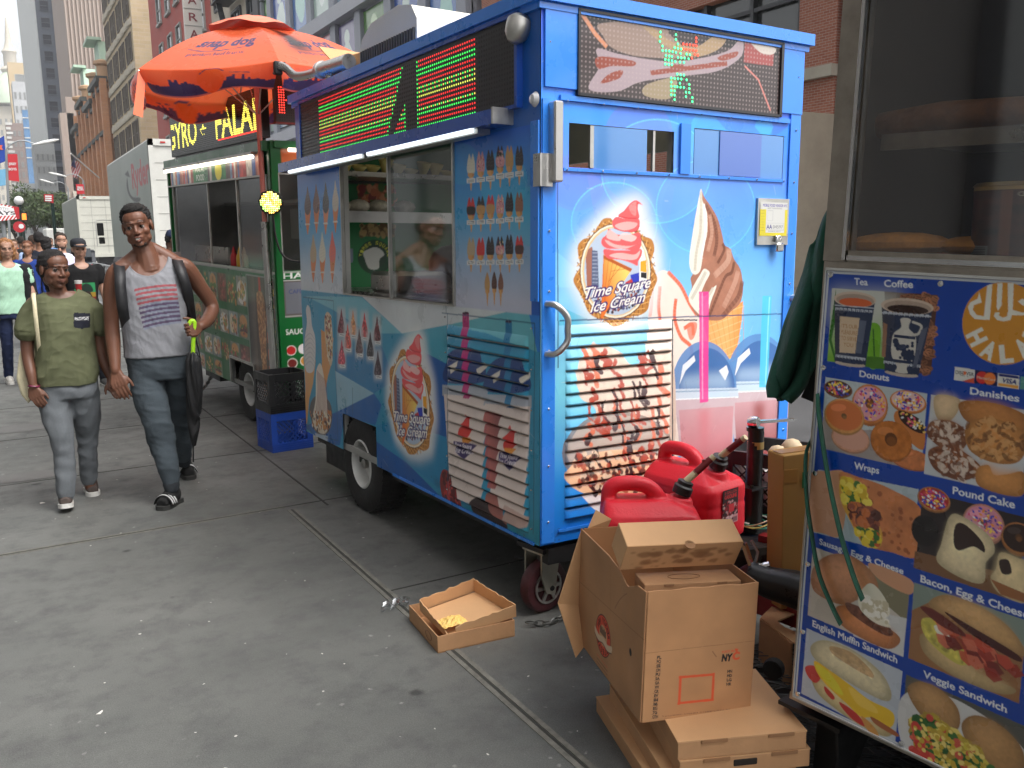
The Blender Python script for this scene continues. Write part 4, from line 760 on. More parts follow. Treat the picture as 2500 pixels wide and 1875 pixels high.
 E_.poly([(0,-.02),(.03,-.02),(.03,2.06),(0,2.06)],L(60,120,70));food(E_,(.08,1.3,1.83,2.0),'salad',5);E_.poly([(.08,1.83),(.5,1.83),(.5,2.0),(.08,2.0)],L(235,105,50),.8)
 E_.text('HALAL',(.05,1.0),(.42,1.0),(.05,1.045),L(220,220,215),.02);E_.text('SAUCES',(.045,.555),(.27,.555),(.045,.60),L(225,225,220),.015)
 E_.poly([(.045,.69),(.5,.69),(.5,.99),(.045,.99)],L(96,88,84));E_.poly([(.06,.72),(.48,.72),(.48,.97),(.06,.97)],L(110,112,120));E_.text('CAFE',(.09,.88),(.2,.88),(.09,.915),L(60,70,120),.01);E_.line([(.045,.70),(.5,.70)],.008,L(200,200,195));E_.line([(.045,.985),(.5,.985)],.008,L(200,200,195))
 for x,z,c in((.085,.425,(200,40,40)),(.19,.43,(225,220,225)),(.09,.32,(120,40,35)),(.2,.33,(215,150,60)),(.1,.22,(70,20,30))):E_.ell((x,z),.045,.042,L(230,225,215));E_.ell((x,z),.038,.035,L(*c))
 E_.line([(.0,1.052),(1.5,1.052)],.012,L(160,160,155));E_.line([(.035,1.06),(.035,2.06)],.01,L(160,160,155));E_.text('BREAKFAST',(.055,2.03),(.14,2.03),(.055,2.045),L(210,200,120))
 h2=inrect((.052,1.4,1.06,1.81));E_.sheet('end_panel',lambda U,V:np.stack([U,0*U,V],1),PRINT,R0,hole=h2)
 # frame trim, sign strip, tube lamps, dotted signs
 q=MB();q.box((-.006,.03,1.02),(.012,.05,2.06));q.box((.02,-.006,1.02),(.05,.012,2.06));q.box((-.03,1.52,2.02),(.06,3.0,.075));q.box((.75,-.02,2.03),(1.46,.04,.05));q.box((-.012,3.03,1.5),(.03,.04,1.1));q.build('corner_trim',gp,R0)
 q=MB().box((-.004,1.53,1.045),(.02,3.04,.018));q.box((-.02,1.53,1.80),(.03,2.95,.014));
 for y in(.12,.86,1.71,2.95):q.box((-.002,y,1.425),(.014,.022,.74))
 q.box((.2,-.004,1.812),(.36,.014,.012));q.box((.05,-.004,1.43),(.012,.014,.75));q.build('window_frame',ALU,R0)
 raw('pane',[(.004,.12,1.057),(.004,.84,1.057),(.004,.84,1.80),(.004,.12,1.80)],[[0,1,2,3]],glass('dusty_glass',(.62,.61,.58),.8,.15),R0);raw('pane',[(.004,1.73,1.057),(.004,2.95,1.057),(.004,2.95,1.80),(.004,1.73,1.80)],[[0,1,2,3]],_M['dusty_glass'],R0);raw('pane',[(.055,.006,1.06),(1.4,.006,1.06),(1.4,.006,1.81),(.055,.006,1.81)],[[0,1,2,3]],_M['dusty_glass'],R0)
 S_=Art(.12,2.95,1.80,1.985,.006,L(30,120,60));S_.k=None;cols=[(60,90,160),(170,90,70),(120,150,190),(200,120,90),(90,60,60),(220,210,200),(50,80,150),(190,60,50)];rg=np.random.default_rng(8)
 for y0,y1 in((2.1,2.95),(.12,1.05),(1.5,1.62)):
  y=y0
  while y<y1:w=rg.uniform(.02,.09);S_.poly([(y,1.8),(y+w,1.8),(y+w,1.99),(y,1.99)],L(*cols[rg.integers(8)]));y+=w
 S_.mottle([(.12,1.8),(2.95,1.8),(2.95,1.99),(.12,1.99)],.2,.05,4);S_.ell((1.3,1.89),.1,.085,L(235,220,40));S_.text('HALAL',(2.02,1.905),(1.72,1.905),(2.02,1.955),L(230,230,225),.02);S_.text('FOOD',(2.0,1.825),(1.74,1.825),(2.0,1.88),L(230,230,225),.02)
 S_.sheet('sign_strip',lambda U,V:np.stack([0*U-.018,U,V],1),PRINT,R0)
 tl=mat('warm_tube',(1,.93,.78),emit=2.4)
 for y0,y1 in((1.66,2.9),(.16,1.62)):f=MB().box((-.075,(y0+y1)/2,1.972),(.05,y1-y0,.02)).build('lamp_housing',ALU,R0);MB().tube([(-.085,y0+.02,1.945),(-.085,y1-.02,1.945)],.017,8).build('lamp_tube',tl,f)
 MB().tube([(.12,-.06,1.99),(.3,-.06,1.99)],.016,8).build('lamp_tube',tl,R0)
 s=MB().box((.03,1.53,2.285),(.06,2.75,.385)).box((.03,1.53,2.087),(.03,2.6,.02)).build('dotted_sign',_M['sign_face'],R0)
 A=Art(.14,2.9,2.1,2.47,.005,(0,0,0));A.k=None;Yc=(.95,.85,.12)
 A.text('GYRO',(2.98,2.175),(1.95,2.175),(2.98,2.415),Yc,.02);A.text('*',(1.83,2.14),(1.63,2.14),(1.83,2.31),Yc,.03);A.text('FALAFEL',(1.36,2.175),(-.28,2.175),(1.36,2.415),Yc,.02);A.poly([(1.3,2.135),(.16,2.135),(.16,2.155),(1.3,2.155)],(1,.04,.02))
 led_text(A,s,lambda u,v:(-.0025,u,v),.2,2.86,2.11,2.46,.0165,None,.0068)
 s=MB().box((.72,-.02,2.365),(1.36,.06,.36)).box((.3,-.01,2.12),(.03,.03,.14)).box((1.1,-.01,2.12),(.03,.03,.14)).build('dotted_sign',_M['sign_face'],R0);A=Art(.05,1.38,2.2,2.53,.005,(0,0,0));A.k=None;A.text('HALAL',(.06,2.26),(1.3,2.26),(.06,2.47),(1,.06,.04),.01);led_text(A,s,lambda u,v:(u,-.0525,v),.06,1.37,2.2,2.53,.0185,None,.006)
 MB().box((.72,-.02,2.188),(1.37,.07,.014)).build('sign_frame',mat('red_sign_frame',L(120,40,34),.4),s)
 # things behind the glass belong to the cart's fittings
 q=MB();q.box((.4,1.5,.5),(.6,2.8,.95));q.box((.18,2.35,1.12),(.02,1.15,.16));q.build('counter',STEEL,R0);q=MB().box((.75,1.5,1.62),(.5,2.8,.03));q.box((.95,1.25,1.42),(.5,.5,.28));q.box((.8,.55,1.3),(.5,.6,.3));q.build('oven_hood',inn,R0);MB().box((1.38,1.5,1.4),(.02,2.9,.9)).build('back_liner',mat('smoky_steel',(.24,.235,.22),.5,.6,var=.3),R0)
 # chassis and wheels
 q=MB().box((GW/2,GL/2,-.05),(GW-.2,GL-.2,.06));q.box((.3,2.4,-.1),(.35,.5,.1));q.build('chassis',BLACKM,R0)
 ar=MB()
 for a,c in(((-.006,.655,-.02),(-.006,.655,.225)),((-.006,.655,.225),(-.006,1.325,.225)),((-.006,1.325,.225),(-.006,1.325,-.01))):ar.bar(a,c,.02,.02,(1,0,0))
 ar.build('wheel_arch_trim',ALU,R0)
 for x,sg in((.12,1),(GW-.12,-1)):
  w=bpy.data.objects.new('wheel',None);COL.objects.link(w);w.parent=R0;w.location=(x,.95,-.035)
  t=MB().lathe([(.15,-.085),(.21,-.1),(.27,-.095),(.287,-.07),(.29,0),(.287,.07),(.27,.095),(.21,.1),(.15,.085)],40,(0,0,0),(1,0,0),False);t.build('tyre',RUBBER,w);MB().lathe([(.152,.085),(.145,.09),(.13,.06),(.12,.02),(.05,.01),(.001,.01)],28,(0,0,0),(-sg,0,0),False).build('rim',_M['white_rim'],w)
 for k_,(nm,lb,cl,y)in enumerate((('ketchup_bottle','red squeeze bottle in the green cart window',(.5,.02,.03),1.5),('mustard_bottle','yellow squeeze bottle beside the red one in the green cart',(.65,.42,.03),1.33),('mayo_bottle','cream squeeze bottle beside the yellow one in the green cart',(.62,.55,.38),1.2))):
  p=GRN.O+GRN.M@np.array([.14,y,.976]);bottle(nm,lb,'bottle',p,cl,.23)
 return R0
make_green()
def make_umbrella():
 base=GRN.O+GRN.M@np.array([-.055,.03,0.]);n=base[:2]/np.linalg.norm(base[:2]);lat=np.array([n[1],-n[0]])
 cx,cy=base[0],base[1];R0=thing('orange_umbrella','orange street umbrella with blue lettering and a sooty black smear','umbrella',(cx,cy,0))
 MB().tube([(0,0,.55),(.003,0,2.0),(0,0,3.2)],.021,12).build('pole',mat('pink_pole',L(196,128,118),.5,var=.08),R0);MB().tube([(0,0,.35),(0,0,1.75)],.03,12).build('pole_sleeve',STEEL,R0)
 Rr,az0=.98,math.radians(9);zs=(3.2,2.765)
 vt=mat('vinyl_orange',vcol=True,rough=.3,coat=.45,var=.05,vs=4,bump=.12,bs=7)
 tn=vt.node_tree;tr=tn.nodes.new('ShaderNodeBsdfTranslucent');mxs=tn.nodes.new('ShaderNodeMixShader');mxs.inputs[0].default_value=.42;tn.links.new([x for x in tn.nodes if x.type=='ATTRIBUTE'][0].outputs[0],tr.inputs[0]);tn.links.new(tn.nodes['Principled BSDF'].outputs[0],mxs.inputs[1]);tn.links.new(tr.outputs[0],mxs.inputs[2]);tn.links.new(mxs.outputs[0],[x for x in tn.nodes if x.type=='OUTPUT_MATERIAL'][0].inputs[0])
 OR=L(253,118,74)
 def rib(i,t):
  a=az0+i*math.pi/3;r=Rr*t;z=zs[0]-(zs[0]-zs[1])*(.62*t+.38*t**2.2);return np.array([*(-n*math.cos(a)*r+lat*math.sin(a)*r),z+.11*t*max(0,math.sin(a))])
 for pi_ in range(6):
  A=Art(0,1,0,1.4,.005,OR);A.k=None;ns,ntt=(180,200)if pi_ in(0,1)else(40,56);BL=L(66,62,116)
  # printing: u across, v = 0 hem .. 1.4 crown
  rg=np.random.default_rng(pi_);
  A.poly([(0,0),(1,0),(1,.02),(0,.02)],L(200,120,120))
  u=0.02;P=[(0,.015)]
  while u<1:h=rg.choice([.05,.06,.075,.09,.11])*(.6+.6*abs(math.sin(u*7)));P+=[(u,.06+h),(u+.018,.06+h)];u+=.022
  A.poly(P+[(1,.015)],BL);A.ell((.52,.16),.1,.16,L(248,110,50),1);A.line([(.45,.24),(.5,.3),(.58,.3),(.62,.26)],.008,BL);A.line([(.66,.23),(.8,.2)],.008,BL)
  A.text('snap dog',(.24,.62),(.84,.62),(.26,.77),BL,.035,.22);A.line(smooth([(.2,.58),(.4,.545),(.7,.57),(.78,.6)],5,False),.009,BL);A.text('premium beef franks',(.26,.48),(.74,.48),(.26,.525),BL,.012)
  if pi_==1:A.soft([(.22,.5),(.46,.55),(.5,.9),(.4,1.2),(.28,1.15),(.24,.8)],(.012,.01,.01),.06,.96)
  I=A.done();V=[];Cc=[]
  for j in range(ntt+1):
   v=1.4-1.4*j/ntt;t=(1.4-v)/1.1
   for i in range(ns+1):
    s=i/ns;sag=math.sin(math.pi*s)
    if t<=1:
     p=rib(pi_-1,max(t,.03))*(1-s)+rib(pi_,max(t,.03))*s;p=p*np.array([1+.05*sag*t,1+.05*sag*t,1]);p[2]-=.035*sag*t-.05*math.sin(math.pi*t)*.6
    else:
     e=(t-1)/.273;a,b=rib(pi_-1,1),rib(pi_,1);p=(a*(1-s)+b*s)*np.array([1+.05*sag,1+.05*sag,1]);p[2]-=.035*sag+e*(.15+.025*math.sin(s*7+pi_));f=1-.07*e**2+.025*e*math.sin(s*11+pi_*2);ctr=(a+b)/2;p[0]=ctr[0]+(p[0]-ctr[0])*(1-.07*e);p[1]=ctr[1]+(p[1]-ctr[1])*(1-.07*e);p[:2]*=f
    V.append(p);Cc.append(I[min(int(v/.005),A.ny-1),min(int(s/.005),A.nx-1)])
  idx=np.arange((ns+1)*(ntt+1)).reshape(ntt+1,ns+1);Fc=np.stack([idx[:-1,:-1],idx[:-1,1:],idx[1:,1:],idx[1:,:-1]],-1).reshape(-1,4)
  raw('canopy_panel',V,Fc,vt,R0,True,np.array(Cc))
 q=MB();V=[]
 for j in range(5):
  for k in range(24):
   a=k*math.pi/12;r=.02+.075*j;V.append((*(-n*math.cos(a)*r+lat*math.sin(a)*r),zs[0]+.075-.1*(j/4)**1.5-(.012*math.cos(6*(a-az0))*j/4)))
 q.add(V,[[j*24+k,j*24+(k+1)%24,(j+1)*24+(k+1)%24,(j+1)*24+k]for j in range(4)for k in range(24)]+[list(range(24))],True);q.build('vent_cap',mat('orange_cap',OR,.35,coat=.3,var=.05),R0)
 for i in range(6):MB().tube([tuple(rib(i,t)-np.array([0,0,.012]))for t in np.linspace(.03,1,9)],.006,6).build('rib',STEEL,R0);MB().tube([(0,0,2.55),tuple(rib(i,.55)-np.array([0,0,.015]))],.005,6).build('strut',STEEL,R0)
 a=rib(5,1);MB().add([a,a+(.05,0,0),a+(.0,-.02,-.32),a+(-.06,-.02,-.3)],[[0,1,2,3]]).build('loose_strap',mat('orange_cap',OR),R0)
 # flashing lamp clamped to the pole
 ldir=np.array([-n[0]*.8-lat[0]*.3,-n[1]*.8-lat[1]*.3,-.1]);ldir/=np.linalg.norm(ldir);c=np.array([cx,cy,0])+np.array([0,0,1.905])+ldir*.06+np.array([*(lat*.085),0])
 T=thing('flashing_lamp','round yellow green diode lamp clamped to the umbrella pole','lamp',c);q=MB().lathe([(.001,-.03),(.083,-.02),(.096,0),(.1,.03),(.092,.032),(.09,.01),(.001,.01)],8,(0,0,0),ldir);q.bar((0,0,0),tuple(-ldir*.05),.05,.05);q.build('housing',BLACKM,T)
 e=MB();u=np.cross(ldir,(0,0,1));u/=np.linalg.norm(u);w=np.cross(u,ldir);rg=np.random.default_rng(2)
 for i in range(-5,6):
  for j in range(-5,6):
   if i*i+j*j<27:e.colour([(1,.95,.3),(.55,1,.25),(.9,1,.5),(1,.5,.1)][rg.integers(4)]);p=ldir*.03+u*i*.0156+w*j*.0156;e.ball(p,.007,6)
 e.build('lit_diodes',mat('strobe_diodes',vcol=True,emit=2.2),T)
 MB().tube(smooth([(0,0,-.03),tuple(u*-.02+np.array([0,0,-.3])),tuple(u*-.12+np.array([0,0,-.45])),tuple(u*-.4+np.array([0,0,-.42])),tuple(u*-.55+np.array([0,0,-.2]))],6,False),.009,6).build('cable',BLACKM,T)
make_umbrella()
def crate(label,loc,rz,col,group=None,h=.28,w=.33,d=.33):
 t=thing('milk_crate',label,'crate',loc,rz,group);m=mat('crate_'+'%d'%int(col[2]*1000),col,.45,var=.12,vs=9);q=MB();hw,hd=w/2,d/2
 for sx in(-1,1):
  for sy in(-1,1):q.box((sx*(hw-.022),sy*(hd-.022),h/2),(.044,.044,h))
 for z,hh in((h-.03,.06),(.035,.07)):
  for s in(-1,1):q.box((0,s*(hd-.01),z),(w-.09,.02,hh));q.box((s*(hw-.01),0,z),(.02,d-.09,hh))
 for i in range(4):
  for s in(-1,1):q.box((0,s*(hd+.002),.012+i*.016),(w-.002,.004,.005))
 q.build('shell',m,t);q=MB();n=8;y0,y1=.07,h-.06
 for s in(-1,1):
  for ax in(0,1):
   span=(w if ax==0 else d)-.088
   for k in range(-4,9):
    for dr in(1,-1):
     a0,a1=k*span/6-span/2,k*span/6-span/2+dr*(y1-y0);c0,c1=np.clip([a0,a1],-span/2,span/2)
     if abs(c1-c0)<.01:continue
     f=lambda a:y0+(a-a0)/(a1-a0)*(y1-y0)
     p,r=((c0,s*(hd-.008),f(c0)),(c1,s*(hd-.008),f(c1)))if ax==0 else((s*(hw-.008),c0,f(c0)),(s*(hw-.008),c1,f(c1)));q.bar(p,r,.007,.006,(0,1,0)if ax==0 else(1,0,0))
 q.build('lattice',m,t);q=MB()
 for i in range(7):q.box((0,-hd+.04+i*(d-.08)/6,.012),(w-.05,.008,.01));q.box((-hw+.04+i*(w-.08)/6,0,.012),(.008,d-.05,.01))
 q.build('base_grid',m,t);return t
crate('blue plastic milk crate on the pavement under a black one',(1.885,6.92,0),math.radians(5),(.012,.07,.42),'crates behind the green cart',.3)
crate('black plastic milk crate stacked on a blue crate by the green cart',(1.885,6.92,.302),math.radians(6),(.014,.014,.016),'crates behind the green cart',.3)
# the carton on the ice cream cart's roof
def carton_roof():
 p=ICE.O+ICE.M@np.array([.42,2.42,2.2]);t=thing('cardboard_box','open cardboard box on the blue cart roof beside the air conditioner','box',p,.25);m=mat('cardboard',L(196,150,106),.8,var=.1,vs=5)
 q=MB()
 for x,y,w,d in((0,-.17,.5,.006),(0,.17,.5,.006),(-.247,0,.006,.33),(.247,0,.006,.33)):q.box((x,y,.09),(w,d,.18))
 q.box((0,0,.004),(.49,.33,.006));q.build('walls',m,t);MB().bar((-.0,.17,.18),(.0,.3,.28),.5,.006).build('flap',m,t);MB().bar((0,-.17,.18),(0,-.33,.2),.48,.006).build('flap',m,t)
carton_roof()
# ================================================================ helper: melt overlapping shapes into one smooth skin
def fuse(mb,vox,it=4,deci=None):
 o=raw('shape',mb.V,mb.Fc);md=o.modifiers.new('r','REMESH');md.mode='VOXEL';md.voxel_size=vox;md.use_smooth_shade=True
 if it:sm=o.modifiers.new('s','SMOOTH');sm.iterations=it;sm.factor=.5
 bpy.context.view_layer.update();ev=o.evaluated_get(bpy.context.evaluated_depsgraph_get());me=ev.to_mesh()
 V=np.empty(len(me.vertices)*3);me.vertices.foreach_get('co',V);V=V.reshape(-1,3);n=len(me.polygons)
 Fc=[list(p.vertices)for p in me.polygons];ev.to_mesh_clear();d=o.data;bpy.data.objects.remove(o);bpy.data.meshes.remove(d)
 if all(len(f)==4 for f in Fc):Fc=np.array(Fc)
 return V,Fc
 # ================================================================ the coffee cart with its menu board
COF=Frame((1.88,1.684,.307),rot3(.03,.02,.15))
def quad(k,TL,TR,BL):
 a,b,c=(np.array(k(*p))for p in(TL,TR,BL));return lambda x,y:tuple(a+(b-a)*x+(c-a)*y)
def menu_art():
 A=Art(-.66,.0,0,1.206,.0018,L(6,62,158));A.k=None;A.mottle([(-.66,0),(0,0),(0,1.206),(-.66,1.206)],.03,.2,2);Wh=L(226,230,232)
 for P in([(-.004,0),(-.004,1.206)],[(-.66,1.202),(0,1.202)],[(-.66,.004),(0,.004)]):A.line(P,.006,L(200,205,208))
 M1,M2,M4=K(COF.side,1960,640,2.963),K(COF.side,1930,1150,2.2877),K(COF.side,2000,600,4.424)
 R=[(0,0),(1,0),(1,1),(0,1)]
 # words
 A.k=M4;A.text('Tea',(400,416),(545,428),(400,345),Wh,.02);A.text('Coffee',(722,440),(1033,454),(722,364),Wh,.02);A.text('Donuts',(455,1408),(775,1460),(457,1340),Wh,.02)
 A.k=M1;A.text('Danishes',(1222,950),(1577,1008),(1224,900),Wh,.02);A.text('Wraps',(385,1490),(565,1528),(387,1440),Wh,.02)
 A.k=M2;A.text('Pound Cake',(915,122),(1262,205),(917,80),Wh,.02);A.text('Sausage, Egg & Cheese',(170,403),(640,572),(172,371),Wh,.02);A.text('Bacon, Egg & Cheese',(735,613),(1340,822),(737,573),Wh,.02);A.text('English Muffin Sandwich',(132,862),(605,1068),(134,826),Wh,.02);A.text('Veggie Sandwich',(750,1143),(1217,1345),(752,1104),Wh,.02)
 # --- tea and coffee
 A.k=quad(M4,(160,458),(1300,530),(108,1242));A.grad(R,L(190,192,182),L(120,175,50),(0,.2),(0,.95));A.poly([(.52,0),(1,0),(1,1),(.6,1)],L(84,48,34));A.soft([(0,0),(.7,0),(.55,.35),(0,.5)],L(196,198,190),.02,.8)
 rg=np.random.default_rng(4)
 for i in range(170):
  x,y=rg.uniform(.6,1.0),rg.uniform(0,1)
  if x-.6<.1*(1-y)-.0:continue
  c=np.array(L(178,118,84))*rg.uniform(.45,1.1);a=rg.uniform(0,180);A.ell((x,y),.036,.026,c,1,a,n=12);A.line([(x-.02*math.cos(math.radians(a)),y-.02*math.sin(math.radians(a))),(x+.02*math.cos(math.radians(a)),y+.02*math.sin(math.radians(a)))],.0018,L(70,36,26))
 A.poly([(.04,0),(.06,.4),(.03,.7),(.1,1),(.08,1),(.0,.7)],L(48,110,30));A.blob([(.4,.45),(.5,.45),(.52,.7),(.5,1),(.42,1),(.36,.8)],L(110,170,40));A.line([(.44,.5),(.48,.98)],.004,L(40,95,25));A.blob([(.3,.9),(.55,.86),(.66,1),(.3,1)],L(70,120,30))
 for cx,w,top,bot,bw,liq,sd in((.235,.21,.13,1.0,.155,L(205,96,50),0),(.735,.24,.17,1.04,.155,L(48,26,18),1)):
  A.poly([(cx-w*.97,top),(cx+w*.97,top),(cx+bw,bot),(cx-bw,bot)],L(38,50,78));A.grad([(cx-w*.97,top),(cx-w*.3,top),(cx-bw*.3,bot),(cx-bw,bot)],L(70,68,72),L(38,50,78),(cx-w,.5),(cx-w*.3,.5),.8);A.ell((cx,bot),bw,.035,L(190,176,160));A.ell((cx,bot-.035),bw+.008,.03,L(38,50,78))
  A.ell((cx,top),w,.105,L(200,180,160));A.ell((cx+.005,top+.012),w*.9,.085,L(168,148,132));A.ell((cx+.01,top+.038),w*.78,.058,liq)
  for yy,f in((.26,.9),(.9,.72)):
   for j in range(9):
    x=cx-w*f+(j+.5)*2*w*f/9;A.line([(x-.014,yy+.03),(x-.014,yy),(x+.012,yy),(x+.012,yy+.02),(x,yy+.02),(x,yy+.01)],.0022,L(190,196,205))
  A.line([(cx-w*.93,.225+sd*.05),(cx+w*.93,.225+sd*.05)],.0025,L(180,186,196))
 A.poly([(.1,.37),(.3,.37),(.28,.85),(.12,.86)],L(206,182,152));A.poly([(.3,.4),(.37,.4),(.34,.84),(.285,.84)],L(88,96,116))
 for i,t in enumerate(("IT'S OUR",'PLEASURE','TO SERVE','YOU')):A.text(t,(.125+(.03 if i==3 else 0),.52+i*.083),(.285-(.03 if i==3 else 0),.52+i*.083),(.125+(.03 if i==3 else 0),.465+i*.083),L(176,130,90),.01)
 va=[(.69,.33),(.78,.33),(.77,.44),(.84,.55),(.84,.8),(.78,.95),(.79,1.02),(.68,1.02),(.69,.95),(.63,.8),(.63,.55),(.70,.44)];A.blob(va,L(200,196,186));A.poly([(.64,.54),(.835,.54),(.835,.58),(.64,.58)],L(36,48,76));A.poly([(.64,.86),(.82,.86),(.81,.9),(.65,.9)],L(36,48,76));A.specks([(.65,.62),(.82,.62),(.82,.84),(.65,.84)],[L(36,48,76)],26,.004,.009,5);A.line(smooth([(.8,.36),(.88,.4),(.86,.5),(.82,.52)],4,False),.006,L(200,196,186));A.poly([(.53,.4),(.57,.42),(.575,.85),(.54,.85)],L(150,110,84));A.poly([(.88,.45),(.94,.4),(.87,.92),(.83,.95)],L(86,92,112))
 # --- halal disc and card marks
 A.k=M4;G=L(206,140,40);A.ell((2012,838),447,445,G,n=60);S=L(224,222,210)
 A.poly([(1835,425),(1890,410),(1862,800),(1700,790),(1650,740),(1625,660),(1650,610),(1730,570),(1750,500),(1770,590),(1775,610),(1690,640),(1680,690),(1720,745),(1800,760)],S);A.poly([(1945,405),(2000,398),(1990,640),(1950,700),(1935,660)],S);A.poly([(2055,400),(2120,405),(2110,690),(2212,720),(2300,700),(2300,750),(2100,748),(2085,800),(2010,815),(1940,800),(1905,760),(1920,720),(1970,715),(1960,750),(2000,775),(2050,760),(2060,690)],S);A.poly([(2165,600),(2212,570),(2330,620),(2330,680),(2212,640)],S)
 for ch,a in(('H',207),('A',241),('L',275),('A',309),('L',343)):
  t=math.radians(a);c=np.array([2012+330*math.cos(t),838-330*math.sin(t)]);rd=np.array([math.cos(t),-math.sin(t)]);tg=np.array([-math.sin(t),-math.cos(t)]);p0=c+rd*85-tg*75;p1=c+rd*85+tg*75
  A.text(ch,tuple(p0),tuple(p1),tuple(p0-rd*185),S,.05)
 A.poly([(1485,1303),(1702,1335),(1692,1480),(1474,1446)],L(214,214,208));A.poly([(1560,1460),(1697,1420),(1692,1480)],L(205,80,50));A.text('DISC VER',(1492,1378),(1690,1405),(1494,1340),L(40,40,50),.02);A.ell((1592,1372),17,20,L(226,110,50));A.text('NETWORK',(1550,1405),(1630,1416),(1551,1392),L(70,70,80))
 A.poly([(1705,1336),(1944,1370),(1936,1512),(1696,1480)],L(16,22,70));A.ell((1778,1420),64,66,L(206,46,44));A.ell((1862,1432),64,66,L(228,120,50));A.text('MasterCard',(1722,1428),(1920,1458),(1724,1402),L(214,190,170),.02)
 A.poly([(1952,1368),(2182,1400),(2176,1548),(1940,1512)],L(218,216,206));A.poly([(1962,1376),(2178,1406),(2176,1436),(1960,1405)],L(20,36,110));A.poly([(1955,1475),(2170,1508),(2168,1540),(1952,1506)],L(224,160,70));A.text('VISA',(1985,1470),(2150,1494),(1990,1420),L(26,36,110),.04,.2);A.poly([(2195,1405),(2300,1420),(2290,1560),(2186,1545)],L(90,150,140))
 # --- donuts
 def donut(cx,cy,rx,ry,c,hole=.26,ice=None,seed=0,hx=0,hy=-.1):
  A.ell((cx,cy),rx,ry,tuple(q*.62 for q in c));A.ell((cx,cy-ry*.05),rx*.97,ry*.93,c);A.mottle([(cx+rx*math.cos(t),cy+ry*math.sin(t))for t in np.linspace(0,6.28,20)],.12,.012,seed+3)
  if ice is not None:A.ell((cx,cy-ry*.08),rx*.9,ry*.82,ice)
  A.ell((cx-rx*.3,cy-ry*.45),rx*.4,ry*.2,tuple(min(1,q*1.5+.05)for q in(ice or c)),.5,-20);A.ell((cx+hx*rx,cy+hy*ry),rx*hole,ry*hole*1.1,tuple(q*.25 for q in c));A.ell((cx+hx*rx+rx*.03,cy+hy*ry+ry*.08),rx*hole*.75,ry*hole*.75,tuple(q*.45 for q in c))
  if seed:A.specks([(cx+rx*.82*math.cos(t),cy-ry*.08+ry*.75*math.sin(t))for t in np.linspace(0,6.28,20)],[L(240,150,60),L(60,70,190),L(235,235,235),L(220,70,120),L(90,60,160),L(250,220,80)],90,.0016,.003,seed,1,1.8)
 DN,GL_=L(206,126,62),L(216,128,76)
 A.k=quad(M1,(178,828),(915,948),(145,1342));A.poly(R,L(186,196,198));A.poly([(0,.55),(.2,.7),(.5,.6),(.9,.7),(1,1),(0,1)],L(160,150,145))
 donut(.14,.14,.15,.12,L(120,70,40),.25,L(52,30,26),6);donut(.83,.15,.17,.15,DN,.2,L(228,190,180),8);donut(.47,.28,.18,.28,DN,.24,L(226,160,165),7);A.blob([(.74,.28),(.9,.32),(1.0,.45),(1,.72),(.85,.62),(.72,.42)],L(200,122,60));A.blob([(.76,.27),(.95,.34),(1,.5),(.9,.5),(.78,.4)],L(56,32,28));A.specks([(.76,.27),(1,.36),(1,.5),(.8,.42)],[L(240,200,90),L(220,90,120),L(230,230,230)],36,.0016,.0028,12,1,1.8)
 donut(.3,.78,.2,.2,L(206,150,120),.0,L(214,160,138));donut(.22,.5,.21,.25,L(208,148,84),.13,L(210,116,62),0,0,-.05);donut(.9,.88,.2,.14,L(200,120,70),.0);donut(.7,.7,.2,.27,L(190,112,44),.3)
 # --- danishes
 A.k=quad(M1,(942,955),(1660,1072),(888,1525));A.poly(R,L(196,200,202))
 def bun(P,c,seed,crack=None):
  A.blob(P,tuple(q*.6 for q in c));ctr=np.mean(P,0);A.soft(smooth([tuple(ctr+(np.array(p)-ctr)*.86+np.array([0,-.015]))for p in P]),c,.009);A.soft(smooth([tuple(ctr+(np.array(p)-ctr)*.45+np.array([-.03,-.07]))for p in P]),tuple(min(1,q*1.4+.01)for q in c),.014,.65);A.mottle(P,.045,.008,seed)
  if crack:A.specks(P,crack,110,.002,.006,seed,.75,2.2)
 bun([(.05,0),(.3,0),(.28,.2),(.16,.33),(.06,.22)],L(214,186,146),1);bun([(.3,.05),(.5,-.02),(.8,0),(1,.1),(.95,.3),(.7,.28),(.4,.25)],L(184,122,66),2);bun([(.03,.33),(.25,.28),(.42,.4),(.38,.6),(.15,.62),(.0,.5)],L(150,100,70),3,[L(216,196,178),L(110,66,44)]);bun([(.4,.3),(.6,.16),(.85,.2),(1,.3),(.95,.6),(.7,.68),(.45,.58)],L(196,134,74),4,[L(120,80,46),L(214,160,100)])
 bun([(.03,.7),(.25,.58),(.5,.68),(.6,.82),(.4,.98),(.12,.92)],L(148,92,60),5,[L(214,196,180),L(104,60,40)]);bun([(.55,.8),(.66,.72),(.72,.82),(.85,.78),(1,.72),(1,1.0),(.6,1.0)],L(204,140,76),6)
 # --- wraps
 A.k=quad(M2,(165,-12),(725,98),(140,338));A.poly(R,L(176,190,196));A.blob([(-.1,.15),(.1,.0),(.3,.02),(.3,.9),(.1,.98),(-.1,.9)],L(204,150,116));A.blob([(.22,.02),(.45,.0),(.75,.08),(1.05,.3),(1.05,.95),(.8,1.0),(.55,.98),(.42,.7)],L(200,124,76));A.mottle([(.22,0),(1.05,.1),(1.05,1),(.4,1)],.12,.03,7);A.specks([(.5,.1),(1,.3),(1,.95),(.6,.95)],[L(130,66,36)],24,.003,.008,5,.7);fl=[(.24,.12),(.35,.02),(.48,.16),(.58,.45),(.7,.75),(.68,.98),(.52,.98),(.38,.7),(.26,.4)];A.blob(fl,L(214,160,70))
